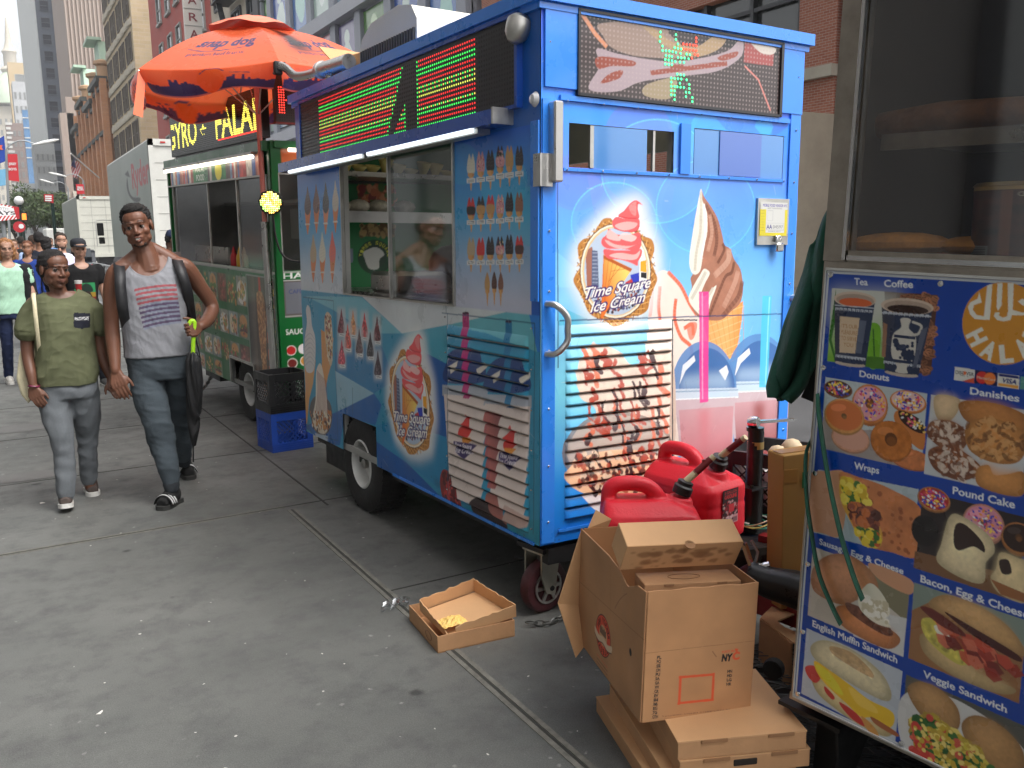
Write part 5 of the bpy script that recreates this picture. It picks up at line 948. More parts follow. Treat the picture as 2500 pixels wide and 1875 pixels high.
 A.specks([(.25,.08),(.46,.1),(.55,.35),(.3,.42)],[L(224,196,50),L(236,214,90),L(206,170,40),L(60,110,40)],130,.006,.014,14);A.specks([(.36,.45),(.62,.45),(.68,.72),(.44,.72)],[L(110,56,46),L(150,80,60),L(196,110,60),L(84,44,38)],60,.008,.018,15);A.specks([(.42,.78),(.66,.76),(.68,.96),(.54,.97)],[L(224,196,50),L(60,105,45),L(236,214,90),L(200,90,50)],80,.005,.013,16)
 # --- pound cake
 A.k=quad(M2,(748,106),(1330,256),(708,530));A.poly(R,L(44,34,36));A.poly([(-.02,.8),(1,.72),(1,1.02),(-.02,1.02)],L(120,84,56));donut(.12,.08,.17,.16,L(180,120,70),.0,L(176,40,40),21);donut(.62,.22,.2,.25,L(190,130,110),.18,L(214,140,160),22);donut(.95,.28,.16,.2,L(170,110,60),.2,L(50,30,26));A.ell((.06,.5),.14,.2,L(30,24,26))
 bun([(.3,.22),(.45,.2),(.68,.33),(.75,.5),(.68,.68),(.68,.92),(.5,.96),(.22,.85),(.24,.6)],L(226,208,166),8);A.blob([(.36,.32),(.45,.28),(.62,.42),(.66,.55),(.55,.52),(.42,.62),(.36,.55)],L(54,36,32));bun([(.8,.5),(.95,.5),(1.1,.55),(1.1,.98),(.85,1),(.74,.85),(.78,.7)],L(218,196,150),9);A.blob([(.8,.6),(.88,.56),(.92,.7),(.84,.74)],L(54,36,32));A.poly([(.74,.85),(1.1,.9),(1.1,1),(.85,1.0)],L(150,96,56))
 # --- sausage, egg and cheese
 A.k=quad(M2,(135,418),(680,610),(106,800));A.poly(R,L(196,188,176));A.poly([(.6,.0),(1,.0),(1,.55),(.6,.3)],L(128,122,96));A.poly([(.5,.6),(1,.5),(1,1.02),(.5,1.02)],L(206,206,204));A.blob([(.6,-.05),(1,-.02),(1,.18),(.7,.12)],L(204,150,114))
 bun([(.02,.3),(.2,.02),(.45,-.05),(.66,.1),(.7,.34),(.52,.5),(.35,.66),(.05,.62)],L(202,140,100),31);bun([(.3,.72),(.5,.62),(.85,.72),(.96,.82),(.85,1.0),(.55,1.0),(.35,.92)],L(202,130,82),32);A.blob([(.4,.6),(.6,.6),(.86,.72),(.86,.82),(.7,.82),(.45,.72)],L(112,66,48));A.mottle([(.4,.6),(.86,.7),(.86,.82),(.45,.74)],.3,.01,4);A.blob([(.52,.44),(.62,.22),(.75,.3),(.84,.5),(.8,.62),(.86,.7),(.7,.72),(.55,.62)],L(226,220,200));A.specks([(.54,.4),(.8,.4),(.82,.66),(.58,.64)],[L(200,190,160),L(240,236,224)],50,.004,.01,3)
 # --- bacon, egg and cheese
 A.k=quad(M2,(700,626),(1330,840),(668,1040));A.poly(R,L(150,106,68));A.poly([(0,-.02),(1,-.02),(1,.35),(.3,.0),(0,.35)],L(128,142,132));bun([(.1,.62),(.3,.6),(.6,.82),(.95,.84),(.9,.95),(.7,1.0),(.4,.98),(.15,.85)],L(196,168,120),33);bun([(.15,.2),(.3,.0),(.6,.0),(.85,.12),(1.0,.32),(.98,.42),(.7,.36),(.4,.28)],L(198,156,104),34)
 A.blob([(.1,.42),(.25,.36),(.45,.5),(.55,.72),(.48,.82),(.3,.76),(.14,.62)],L(196,184,84));A.mottle([(.1,.4),(.55,.6),(.5,.8),(.15,.65)],.25,.015,5);A.blob([(.22,.44),(.34,.42),(.42,.56),(.36,.62),(.26,.54)],L(226,224,206));A.blob([(.2,.36),(.4,.46),(.46,.56),(.38,.5),(.25,.42)],L(232,166,60))
 for i in range(26):x,y=rg.uniform(.3,.95),0;y=.3+x*.35+rg.uniform(-.08,.22);A.poly([(x-.08,y-.05),(x+.02,y-.07),(x+.09,y+.03),(x+.02,y+.1),(x-.05,y+.05)],np.array(L(*[(150,50,40),(190,76,56),(110,36,34),(206,110,84)][i%4])),.9)
 A.blob([(.08,.26),(.2,.24),(.45,.36),(.5,.44),(.3,.42),(.12,.32)],L(104,44,38));A.blob([(.3,.22),(.6,.3),(.95,.42),(.95,.5),(.6,.4)],L(70,26,26))
 # --- english muffin
 A.k=quad(M2,(100,872),(636,1112),(70,1236));A.poly(R,L(186,194,204));bun([(.06,.25),(.2,.06),(.5,.02),(.8,.15),(.92,.38),(.85,.52),(.5,.5),(.15,.42)],L(218,206,168),41);A.blob([(.28,.1),(.5,.06),(.7,.18),(.72,.28),(.5,.26),(.3,.2)],L(188,148,100),.8);A.mottle([(.25,.05),(.75,.15),(.72,.3),(.3,.24)],.15,.012,6)
 bun([(.1,.6),(.3,.66),(.6,.9),(.95,.85),(.9,1.0),(.6,1.02),(.25,.92),(.12,.78)],L(214,196,146),42);A.blob([(.02,.58),(.12,.5),(.2,.6),(.15,.74),(.06,.7)],L(200,64,60));A.blob([(.12,.42),(.3,.46),(.5,.52),(.7,.6),(.95,.62),(.94,.84),(.75,.84),(.65,.9),(.5,.82),(.25,.68),(.14,.55)],L(232,190,50));A.blob([(.14,.46),(.3,.5),(.45,.7),(.36,.72),(.18,.58)],L(226,212,60));A.blob([(.5,.56),(.75,.64),(.8,.74),(.6,.74)],L(242,206,96),.7)
 for P,c in(([(.25,.72),(.36,.8),(.34,.86),(.26,.8)],(190,60,50)),([(.42,.84),(.6,.88),(.7,1.0),(.58,1.0),(.46,.92)],(196,60,54)),([(.65,.88),(.78,.94),(.84,1.04),(.72,1.03)],(208,150,80)),([(.75,.82),(1.0,.86),(1.0,.92),(.8,.9)],(170,100,60))):A.blob(P,L(*c))
 # --- veggie
 A.k=quad(M2,(655,1130),(1330,1422),(628,1526));A.poly(R,L(84,84,78));A.blob([(-.05,.5),(.1,.15),(.5,.05),(1.0,.3),(1.05,.9),(.9,1.2),(.1,1.1)],L(206,206,204));bun([(.02,.2),(.12,.02),(.3,.0),(.46,.15),(.48,.4),(.36,.52),(.15,.45)],L(178,136,88),43);bun([(.5,.35),(.6,.14),(.8,.12),(.98,.3),(1.0,.62),(.85,.78),(.6,.6)],L(174,132,84),44)
 P=[(.1,.55),(.22,.42),(.5,.5),(.7,.62),(.9,.9),(.9,1.1),(.3,1.1),(.1,.8)];A.blob(P,L(196,170,70));A.specks(P,[L(214,196,80),L(186,160,60),L(226,206,110),L(170,140,60)],200,.008,.02,51);A.specks(P,[L(44,92,46),L(60,110,50)],40,.008,.018,52);A.specks(P,[L(206,92,70),L(196,70,60)],24,.005,.012,53);A.specks([(.06,.6),(.22,.6),(.3,1.1),(.1,1.0)],[L(200,66,56),L(214,92,70),L(60,110,50)],26,.006,.014,54);A.specks(P,[L(236,214,120),L(200,170,60)],120,.003,.008,55)
 for i in range(4):A.line([(.98+i*.025,.9),(.86+i*.03,1.25)],.005,L(206,206,204))
 return A
def make_coffee():
 R0=thing('coffee_cart','steel breakfast cart with a blue picture menu and dark glass case','food cart',M=COF.mat());CL,CW,TOP=-2.1,1.35,2.35
 sf=mat('cart_frame_steel',(.36,.32,.27),.38,.85,var=.25,vs=7);q=MB()
 for(x0,x1,y0,y1,z0,z1)in((0,CW,CL,.022,-.02,.0),(0,.02,CL,.018,.001,1.23),(.02,CW,0.0,.02,.001,1.23),(CW-.02,CW,CL,0,.001,1.23),(0,CW,CL,.022,TOP,TOP+.08)):q.box(((x0+x1)/2,(y0+y1)/2,(z0+z1)/2),(x1-x0-.001,y1-y0-.001,z1-z0))
 for x,y in((.022,-.012),(CW-.025,-.012),(.022,CL+.03),(CW-.025,CL+.03)):q.box((x,y,1.79),(.05,.062,1.118))
 q.box((.028,(CL)/2,1.245),(.055,-CL-.1,.028));q.build('body',sf,R0)
 A=menu_art();A.sheet('menu_board',lambda U,V:np.stack([0*U-.009,U,V],1),mat('menu_print',vcol=True,rough=.28,coat=.2,var=.03,vs=3),R0);board=R0.children[-1]
 q=MB()
 for a,b in(((0.002,.004),(0,1.212)),((-.665,-.661),(0,1.212)),((-.665,.004),(1.207,1.213)),((-.665,.004),(-.004,.0))):q.box((-.006,(a[0]+a[1])/2,(b[0]+b[1])/2),(.014,a[1]-a[0],b[1]-b[0]))
 q.build('board_edge',mat('white_edge',(.5,.5,.48),.5),board);q=MB()
 for z in(1.195,.95,.66,.40,.20,.012):q.lathe([(.008,0),(.007,.004),(.001,.005)],10,(-.009,-.012,z),(-1,0,0))
 for y,z in((-.303,1.19),(-.6,1.19),(-.32,.01)):q.lathe([(.008,0),(.007,.004),(.001,.005)],10,(-.009,y,z),(-1,0,0))
 q.build('board_screws',CHROME,board)
 # glass case
 raw('case_glass',[(.012,-.03,1.235),(.012,CL+.05,1.235),(.012,CL+.05,TOP),(.012,-.03,TOP)],[[0,1,2,3]],glass('smoky_glass',(.6,.58,.54),.85,.05),R0)
 q=MB()
 for a in((-.046,-.036,1.235,TOP),(-2.0,-.05,1.235,1.247)):q.box((.0,(a[0]+a[1])/2,(a[2]+a[3])/2),(.014,a[1]-a[0],a[3]-a[2]))
 q.build('glass_bead',CHROME,R0);q=MB().box((.35,-1.05,1.545),(.5,1.98,.014));q.box((.1,-1.05,1.535),(.012,1.98,.04));q.build('shelf',sf,R0);dk=mat('case_lining',(.06,.057,.05),.6,.3,var=.3)
 q=MB().box((.66,-1.02,1.8),(.03,2.06,1.1));q.box((.35,-.02,1.8),(.6,.01,1.1));q.box((.35,-1.05,1.24),(.6,2.0,.012));q.build('case_lining',dk,R0);
 q=MB().box((.5,-.42,2.0),(.2,.2,.6));q.box((.45,-.75,1.75),(.3,.25,.35));q.build('coffee_urn',mat('urn',(.07,.066,.06),.5,.2,var=.2),R0)
 # levelling foot, wheel and red drawbar with coupler
 q=MB().box((.12,-.03,-.06),(.2,.2,.012));q.box((.12,-.04,-.03),(.09,.11,.05));q.box((.13,-.05,-.17),(.07,.07,.21));q.tube([(.13,-.05,-.3),(.13,-.05,-.2)],.022,10);q.box((.13,-.05,-.3),(.14,.14,.01));q.prism([(.02,-.06),(.24,-.06),(.1,-.28),(.06,-.28)],lambda u,v,d:(u,d,v),-.125,-.117);q.build('levelling_foot',BLACKM,R0)
 q=MB().box((.7,-1.0,-.06),(1.1,1.9,.06));q.build('chassis',BLACKM,R0)
 for x in(.16,CW-.16):MB().lathe([(.1,-.08),(.2,-.09),(.255,-.07),(.26,0),(.255,.07),(.2,.09),(.1,.08)],32,(x,-1.2,-.045),(1,0,0)).build('wheel',RUBBER,R0)
 f=lambda x,y,z:COF.M.T@(np.array([x,y,z])-COF.O);red=mat('red_drawbar',(.22,.012,.014),.4,var=.3,vs=12);q=MB()
 q.bar(tuple(f(2.66,1.72,.20)),tuple(f(2.50,2.5,.22)),.09,.16);q.bar(tuple(f(2.95,1.8,.30)),tuple(f(2.68,2.62,.30)),.05,.14);q.build('drawbar',red,R0)
 q=MB();P=[f(*p)for p in((2.33,2.38,.335),(2.35,2.34,.35),(2.38,2.28,.335),(2.42,2.2,.33),(2.48,2.05,.31),(2.54,1.85,.27))];q.tube(P,[.03,.055,.06,.07,.075,.07],14);V,Fc=fuse(q,.008,3);cp=raw('coupler',V,Fc,mat('coupler_black',(.03,.03,.032),.35,.4,var=.3,vs=10),R0,True)
 q=MB();a,b,c=f(2.345,2.33,.38),f(2.33,2.36,.47),f(2.30,2.38,.53);q.bar(tuple(a),tuple(b),.03,.012);q.bar(tuple(b),tuple(c),.045,.006);q.tube([a,f(2.39,2.29,.40)],.012,8);q.tube([f(2.36,2.33,.40),f(2.37,2.33,.44),f(2.355,2.35,.48)],.006,6);q.build('coupler_latch',CHROME,cp)
 MB().lathe([(.012,-.015),(.034,-.017),(.038,0),(.034,.017),(.012,.015)],20,tuple(f(2.25,2.12,.10)),(1,.3,0)).build('jockey_wheel',RUBBER,R0)
 return R0
make_coffee()
def case_goods():
 P=lambda*a:COF.O+COF.M@np.array(a);br=mat('bread_crust',L(130,84,50),.6,var=.35,vs=14,bump=.4,bs=30)
 t=thing('bread_loaf','long brown bread loaf in plastic on the case shelf','bread',P(.15,COF.side(2300,300,.15)[0],1.553),.15+math.radians(0));q=MB();q.tube([(0,.22,.03),(0,.2,.034),(0,0,.04),(0,-.2,.034),(0,-.24,.03)],[.015,.032,.038,.032,.015],12);q.build('crust',br,t)
 t=thing('pastry','golden flat pastry on the floor of the glass case','pastry',P(.11,COF.side(2190,640,.11)[0],1.247),.15);q=MB().ball((0,0,.03),.09,14,(.8,1.6,.35)).ball((.02,-.2,.025),.08,12,(.8,1.5,.32));q.build('crust',mat('golden_crust',L(214,150,70),.55,var=.3,vs=18),t)
 A=Art(0,1,0,1,.006,L(70,28,20));A.k=None;A.mottle([(0,0),(1,0),(1,1),(0,1)],.35,.1,3);A.poly([(0,.95),(1,.95),(1,1),(0,1)],L(196,160,90));A.poly([(.52,.02),(.66,.02),(.66,.2),(.52,.2)],L(150,156,160))
 for i in range(7):A.line([(.53,.04+i*.022),(.65,.04+i*.022)],.01,L(60,62,66))
 A.text('GROUND',(.2,.86),(.4,.86),(.2,.92),L(190,180,160),.02);A.poly([(.42,0),(.47,0),(.47,.94),(.42,.94)],L(140,80,50),.7)
 t=thing('coffee_can','tall brown coffee can with gold rim in the glass case','can',P(.13,COF.side(2452,640,.13)[0],1.248),.15);A.sheet('label',lambda U,V:np.stack([.075*np.cos(U*6.283),-.075*np.sin(U*6.283),V*.17],1),mat('can_label',vcol=True,rough=.3,coat=.3),t);MB().lathe([(.001,.001),(.073,.001),(.073,.168),(.078,.172),(.07,.18),(.001,.178)],28).build('tin',mat('gold_tin',(.5,.36,.14),.3,.9),t)
case_goods()
# ---------------------------------------------------------------- green jacket hung on the cart's end
def make_jacket():
 k=lambda x,y,d:COF.O+COF.M@np.array([*(lambda h:(h[0],d,h[2]))(COF.hit(1880+x/3.32,500+y/3.32,1,d))])
 m=mat('dark_green_cloth',L(26,76,60),.85,var=.25,vs=9,bump=.5,bs=22);t=thing('green_jacket','dark green jacket hanging off the far end of the coffee cart with long tie straps','jacket',COF.O+COF.M@np.array([.2,.06,0.]));o=np.array(t.location)
 Lx=[(512,15,.06),(440,110,.08),(390,220,.1),(352,330,.12),(300,540,.15),(232,740,.17),(145,950,.19),(75,1180,.21),(30,1330,.22),(-2,1480,.22),(10,1560,.22)];Rx=[(540,15,.04),(560,110,.04),(560,220,.04),(560,330,.04),(560,540,.04),(540,740,.05),(500,950,.06),(440,1150,.08),(380,1300,.1),(300,1450,.13),(150,1590,.16)]
 V=[];ns=22
 for i in np.linspace(0,10,60):
  a,b=int(min(i,9.999)),min(int(i)+1,10);f=i-a;l=np.array(Lx[a])*(1-f)+np.array(Lx[b])*f;r=np.array(Rx[a])*(1-f)+np.array(Rx[b])*f
  for j in range(ns):s=j/(ns-1);p=l*(1-s)+r*s;d=p[2]+.028*math.sin(s*9+i*.35)*(1-s*.5)+.012*math.sin(s*17-i*.9);V.append(k(p[0],p[1],d)-o)
 idx=np.arange(60*ns).reshape(60,ns);Fc=np.stack([idx[:-1,:-1],idx[:-1,1:],idx[1:,1:],idx[1:,:-1]],-1).reshape(-1,4);ob=raw('cloth',V,Fc,m,t,True);sd=ob.modifiers.new('thick','SOLIDIFY');sd.thickness=.012
 q=MB();P=[(440,1150,.16),(520,1150,.14),(520,1560,.12),(500,1950,.12),(470,1780,.14),(400,1620,.16),(250,1560,.2)];q.add([k(*p)-o for p in P],[list(range(7))]);q.add([k(p[0],p[1],p[2]+.04)-o for p in P],[list(range(7))]);q.build('lining',mat('black_lining',(.006,.008,.008),.9),t);MB().ball(tuple(k(12,1500,.2)-o),.012,8).build('button',CHROME,t)
 def strap(P,w,nm):
  V=[];P=smooth(P,5,False)
  for i,p in enumerate(P):p=np.array(p);V+=[p-o+(0,-w/2*.4,0)-np.array([w/2,0,0]),p-o+np.array([w/2,w/2*.4,0])]
  ob=raw(nm,V,[[2*i,2*i+1,2*i+3,2*i+2]for i in range(len(P)-1)],m,t,True);ob.modifiers.new('thick','SOLIDIFY').thickness=.003
 h=lambda x,y,d:COF.O+COF.M@COF.hit(x,y,0,d)
 strap([COF.O+COF.M@np.array([.1,.06,.75]),h(1968,1100,-.02),h(1967,1200,-.03),h(1978,1290,-.03),h(1998,1400,-.03),h(2030,1480,-.03),h(2052,1525,-.03)],.022,'tie_strap');strap([h(1996,960,-.012),h(1998,1010,-.03),h(2018,1150,-.03),h(2050,1300,-.03),h(2080,1400,-.03),h(2105,1465,-.03)],.026,'tie_strap')
make_jacket()
# ---------------------------------------------------------------- the ice cream cart's drawbar platform and jack
def make_tongue():
 f=lambda x,y,z:ICE.M.T@(np.array([x,y,z])-ICE.O);R0=ICE_ROOT;q=MB()
 pl=[(.2,-.002),(1.35,-.002),(1.05,-.45),(.86,-.56),(.66,-.52),(.42,-.25)];q.prism(pl,lambda u,v,d:(u,v,d),-.02,.012)
 q.bar((.25,.0,-.05),(.8,-.55,-.05),.05,.07);q.bar((1.35,0,-.05),(.95,-.52,-.05),.05,.07);q.prism([(.70,-.53),(1.06,-.47),(1.06,-.45),(.7,-.51)],lambda u,v,d:(u,v,d),-.12,.013);q.build('drawbar_plate',mat('worn_black_steel',(.06,.055,.05),.4,.6,var=.5,vs=9,bump=.2,bs=30),R0)
 j=bpy.data.objects.new('drawbar_jack',None);COL.objects.link(j);j.parent=R0;c=f(2.705,2.70,.36);j.location=tuple(c)
 MB().tube([(0,0,.0),(.006,0,.43)],.034,20).build('outer_tube',mat('jack_black',(.014,.014,.015),.3,.5,coat=.3),j);MB().tube([(0,0,-.005),(.003,0,.19)],.042,20).build('inner_tube',_M['jack_black'],j);MB().box((.004,0,.195),(.15,.12,.008)).lathe([(.008,0),(.008,.01)],6,(.055,.04,.2)).lathe([(.008,0),(.008,.01)],6,(-.05,-.04,.2)).build('flange',_M['jack_black'],j);MB().lathe([(.036,.43),(.037,.445),(.001,.446)],20).build('cap',_M['jack_black'],j)
 MB().tube([(.006,0,.355),(.006,0,.385)],.0346,20).build('brass_band',mat('brass',(.6,.42,.16),.3,.9),j);q=MB().lathe([(.022,-.02),(.026,0),(.022,.02)],14,(-.01,-.0,.468),(.3,-.9,.1));q.bar((-.005,0,.468),(.2,-.03,.462),.022,.012);q.tube([(.0,0,.44),(0,0,.47)],.012,8);q.build('crank',CHROME,j)
 rg=np.random.default_rng(6)
 for i,(nm,cl)in enumerate((('green',(.02,.2,.12)),('white',(.6,.6,.55)),('green',(.02,.22,.13)),('yellow',(.5,.38,.1)),('brown',(.3,.16,.08)))):
  r=.055+.014*i*.6;P=[(r*math.cos(a)*1.15-.005*i,r*math.sin(a)-.02,.03+.008*i+.014*math.sin(a*2+i))for a in np.linspace(0,6.28,20)];MB().tube(P[:-1]if i!=1 else P[:12],.0032,6).build('wire_loop',mat('wire_'+nm,cl,.4),j)
make_tongue()
def gas_can(label,loc,rz,sticker,word):
 t=thing('fuel_can',label,'fuel can',loc,rz,'red fuel cans');q=MB()
 def ring(z,hx,hy,cx=0,n=32,e=7.):return[(cx+hx*np.sign(math.cos(a))*abs(math.cos(a))**(2/e),hy*np.sign(math.sin(a))*abs(math.sin(a))**(2/e),z)for a in np.linspace(0,2*math.pi,n,endpoint=False)]
 rs=[(0.0,.168,.118,0),(.01,.182,.132,0),(.05,.185,.135,0),(.14,.184,.134,0),(.152,.181,.131,0),(.164,.184,.134,0),(.215,.184,.133,0),(.24,.175,.12,-.006),(.268,.145,.082,-.03),(.282,.122,.058,-.048)]
 V=[p for z,a,b,c in rs for p in ring(z,a,b,c)];n=32;q.add(V,[[i*n+j,i*n+(j+1)%n,(i+1)*n+(j+1)%n,(i+1)*n+j]for i in range(len(rs)-1)for j in range(n)]+[list(range(n))[::-1],list(range((len(rs)-1)*n,len(rs)*n))])
 q.tube(smooth([(-.15,0,.2),(-.155,0,.275),(-.142,0,.325),(-.085,0,.337),(-.02,0,.329),(.022,0,.296),(.06,0,.235)],4,False),.03,14);q.tube([(.1,0,.2),(.116,0,.285)],[.075,.044],16)
 V,Fc=fuse(q,.006,5);raw('body',V,Fc,mat('red_polyethylene',(.72,.018,.035),.42,var=.08,vs=8,spec=.4,bump=.1,bs=90),t,True)
 ax=np.array([.35,0,.94]);o=np.array([.118,0,.295]);MB().lathe([(.036,0),(.037,.03),(.03,.036),(.03,.05),(.02,.054)],18,tuple(o),tuple(ax)).build('cap',mat('black_cap',(.015,.015,.016),.4),t);s=np.array([.75,.1,.66]);s/=np.linalg.norm(s);p=o+ax*.05
 MB().tube([p,p+s*.05],.0135,12).build('spout_neck',mat('cream_spout',L(222,206,164),.5),t);MB().tube([p+s*.045,p+s*.125],.0135,12).box(tuple(p+s*.095+np.array([0,0,.014])),(.02,.012,.01)).build('spout',mat('maroon_spout',(.2,.016,.018),.4),t);MB().tube([p+s*.125,p+s*.142],.012,12).build('spout_tip',_M['cream_spout'],t)
 patch('handwriting',word,(-.13,-.1345,.17),(-.03,-.1345,.155),(0,0,1),mat('marker_ink',(.04,.006,.008),.6),t,.036,.006,.004,.15)
 if sticker:
  A=Art(0,.1,0,.15,.002,L(60,14,20));A.k=None;A.poly([(0,.095),(.1,.095),(.1,.15),(0,.15)],L(40,20,24));A.text('5 GALLON',(.012,.132),(.09,.132),(.012,.144),L(190,50,50),.02);A.text('GASOLINE',(.012,.112),(.09,.112),(.012,.128),L(206,40,44),.03);A.specks([(0,.04),(.1,.04),(.1,.1),(0,.1)],[L(30,14,18),L(140,30,40),L(190,150,150)],60,.004,.01,3);A.poly([(.04,.05),(.075,.05),(.075,.085),(.04,.085)],L(200,50,60));A.poly([(.0,.0),(.1,.0),(.1,.035),(0,.035)],L(206,150,154))
  for i in range(9):A.line([(.07+i*.003,.005),(.07+i*.003,.025)],.0014,L(60,20,30))
  A.specks([(0,0),(.065,0),(.065,.035),(0,.035)],[L(90,30,40),L(226,200,200)],50,.002,.006,5);A.sheet('warning_label',lambda U,V:np.stack([.1845+0*U+.003,-.05+U,.075+V*.95],1),mat('sticker_print',vcol=True,rough=.3),t)
 return t
gas_can('red plastic fuel can in front, spout pointing up over the open box',(2.075,2.6,.35),math.radians(-32),False,'Diesel')
gas_can('red plastic fuel can with a warning sticker, standing behind the other can',(2.43,2.76,.39),math.radians(-80),True,'DIESEL')
crate('black plastic milk crate full of white cups behind the drawbar jack',(2.97,2.84,.36),math.radians(25),(.016,.016,.018),None,.3,.34,.34)
def cup_stack():
 t=thing('cup_sleeve','white paper cups packed in the black crate by the jack','cups',(2.97,2.84,.38));q=MB()
 for i in range(4):
  for j in range(3):q.lathe([(.03,0),(.042,.2),(.001,.205)],12,(-.1+i*.07,-.09+j*.09,0))
 q.build('cups',mat('white_paper',(.62,.6,.56),.7,var=.1),t);MB().ball((.06,-.05,.27),.05,10).ball((-.04,-.06,.26),.045,10).build('wrappers',mat('tan_paper',(.5,.38,.24),.7,var=.3),t)
cup_stack()
# ---------------------------------------------------------------- cardboard
CB,CB2,CBI=mat('kraft_board',L(184,140,100),.82,var=.15,vs=4,bump=.06,bs=60),mat('kraft_board_light',L(204,160,116),.8,var=.07,vs=4),mat('kraft_inside',L(178,130,88),.85,var=.1,vs=5)
CBV=mat('kraft_print',vcol=True,rough=.82,var=.07,vs=4)
def big_carton():
 B=Frame((1.504,1.912,.222),rot3(.007,.037,-.27));w,d,h=.346,.568,.398;R0=thing('open_carton','large open cardboard carton printed NYC with a round bagel emblem, standing on flat boxes','cardboard box',M=B.mat());kr=L(186,138,96)
 A=Art(0,w,0,h,.0016,kr);A.k=K(B.back,1350,1230,2.572);A.k=(lambda k:lambda x,y:k(x,y))(A.k);k=K(lambda x,y,dd=0:B.back(x,y),1350,1230,2.572);A.k=k;IK,OG=L(44,40,42),L(214,88,52)
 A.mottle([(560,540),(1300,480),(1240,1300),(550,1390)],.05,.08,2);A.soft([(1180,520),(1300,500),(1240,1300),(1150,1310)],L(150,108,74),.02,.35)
 for i,s in enumerate('PL PO SE ON PU SA GA WW CR EV BI BB EG 7G OTH'.split()):x,y=652-i*2.1,972+i*26.6;A.text(s,(x,y),(x+27+(8 if len(s)>2 else 0),y-2),(x,y-18),IK,.045);A.line([(x-8,y+3),(x+28,y+1)],.0012,IK,.5)
 for i,s in enumerate('MN MD LG HR'.split()):x,y=1093-i*2,1060+i*26.6;A.text(s,(x,y),(x+31,y-2),(x,y-18),IK,.045)
 A.text('MADE IN',(1060,937),(1136,928),(1060,922),OG,.02);A.text('NY',(1056,987),(1122,982),(1060,944),L(20,22,28),.06,.1);A.text('C',(1124,978),(1170,972),(1128,932),OG,.06);A.blob([(1142,908),(1158,912),(1156,930),(1146,930)],OG);A.line([(1152,930),(1160,910)],.0025,OG)
 for P in([(792,1088),(1008,1070)],[(1008,1064),(998,1232)],[(1004,1228),(784,1250)],[(790,1256),(800,1082)]):A.line(P,.0075,OG)
 A.text('This quality product made in a plant that contains the following allergens: Egg, Wheat, Soy, Sesame',(680,1336),(1110,1290),(680,1329),IK);A.line([(575,938),(1275,858)],.0015,L(150,108,72));A.line([(1000,925),(1025,960)],.002,L(120,84,56))
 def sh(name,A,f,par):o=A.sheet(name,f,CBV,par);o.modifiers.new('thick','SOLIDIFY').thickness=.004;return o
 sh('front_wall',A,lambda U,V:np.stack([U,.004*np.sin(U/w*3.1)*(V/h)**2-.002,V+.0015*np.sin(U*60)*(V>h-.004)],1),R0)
 A=Art(0,d,0,h,.002,L(170,126,88));k=K(lambda x,y,dd=0:B.side(x,y),1350,1230,2.572);A.k=k;c=np.array(k(326,828));A.k=None;A.mottle([(0,0),(d,0),(d,h),(0,h)],.05,.1,3);cu,cv,r=c[0],c[1],.068
 A.ell((cu,cv),r,r,L(50,40,38),n=40);A.ell((cu,cv),r*.95,r*.95,L(206,80,54),n=40);A.ell((cu,cv),r*.52,r*.5,L(196,150,110),n=30)
 for i,ch in enumerate('NEW YORKER'):
  a=math.radians(158-i*15.2);p=np.array([cu-r*.62*math.cos(a),cv+r*.62*math.sin(a)]);tt=np.array([-math.sin(a),-math.cos(a)])*.0062;rd=np.array([-math.cos(a),math.sin(a)])*r*.25
  if ch!=' ':A.text(ch,tuple(p+tt),tuple(p-tt),tuple(p+tt+rd),L(44,30,30),.03)
 for i,ch in enumerate('BAGELS'):
  a=math.radians(220+i*20);p=np.array([cu-r*.88*math.cos(a),cv+r*.88*math.sin(a)]);tt=np.array([-math.sin(a),-math.cos(a)])*.0065;rd=np.array([-math.cos(a),math.sin(a)])*-r*.25
  A.text(ch,tuple(p-tt),tuple(p+tt),tuple(p-tt+rd),L(44,30,30),.03)
 for j in range(-3,4):A.poly([(cu+j*.008,cv),(cu+j*.008+.006,cv),(cu+j*.008+.006,cv+.02+.008*(j%3)),(cu+j*.008,cv+.02+.006*(j%2))],L(50,40,40))
 A.blob([(cu+.078,cv-.0),(cu+.04,cv-.012),(cu,cv-.004),(cu-.04,cv-.012),(cu-.078,cv-.002),(cu-.075,cv-.024),(cu-.04,cv-.034),(cu,cv-.026),(cu+.04,cv-.034),(cu+.072,cv-.022)],L(206,180,150));A.line(smooth([(cu+.078,cv-.024),(cu+.04,cv-.034),(cu,cv-.026),(cu-.04,cv-.034),(cu-.078,cv-.024)],4,False),.003,L(60,44,40))
 for i in range(3):A.line([(cu+.05,cv-.085-i*.012),(cu-.05,cv-.085-i*.012)],.003,(L(206,90,60),L(70,52,44),L(90,70,56))[i],.6)
 A.ell((.1,.17),.012,.012,L(20,14,12));A.k=k;A.line([(180,490),(590,860)],.002,L(140,100,68));A.line(smooth([(400,655),(430,600),(490,530)],4,False),.003,L(140,100,70));A.line([(372,380),(372,690)],.0015,L(150,110,76))
 prof=lambda U:np.interp(U,[0,.06,.12,.2,.3,d],[0,-.004,-.03,-.012,0,0])
 sh('side_wall',A,lambda U,V:np.stack([-.002+.006*np.sin(V*12)*np.exp(-((U-.13)/.05)**2),U,V+prof(U)*(V/h)**6],1),R0)
 MB().box((w-.002,d/2,h/2),(.004,d,h)).build('side_wall',CB,R0);MB().box((w/2,d-.002,h/2),(w-.01,.004,h)).build('back_wall',CBI,R0);MB().box((w/2,d/2,.003),(w-.01,d-.01,.005)).build('bottom',CBI,R0)
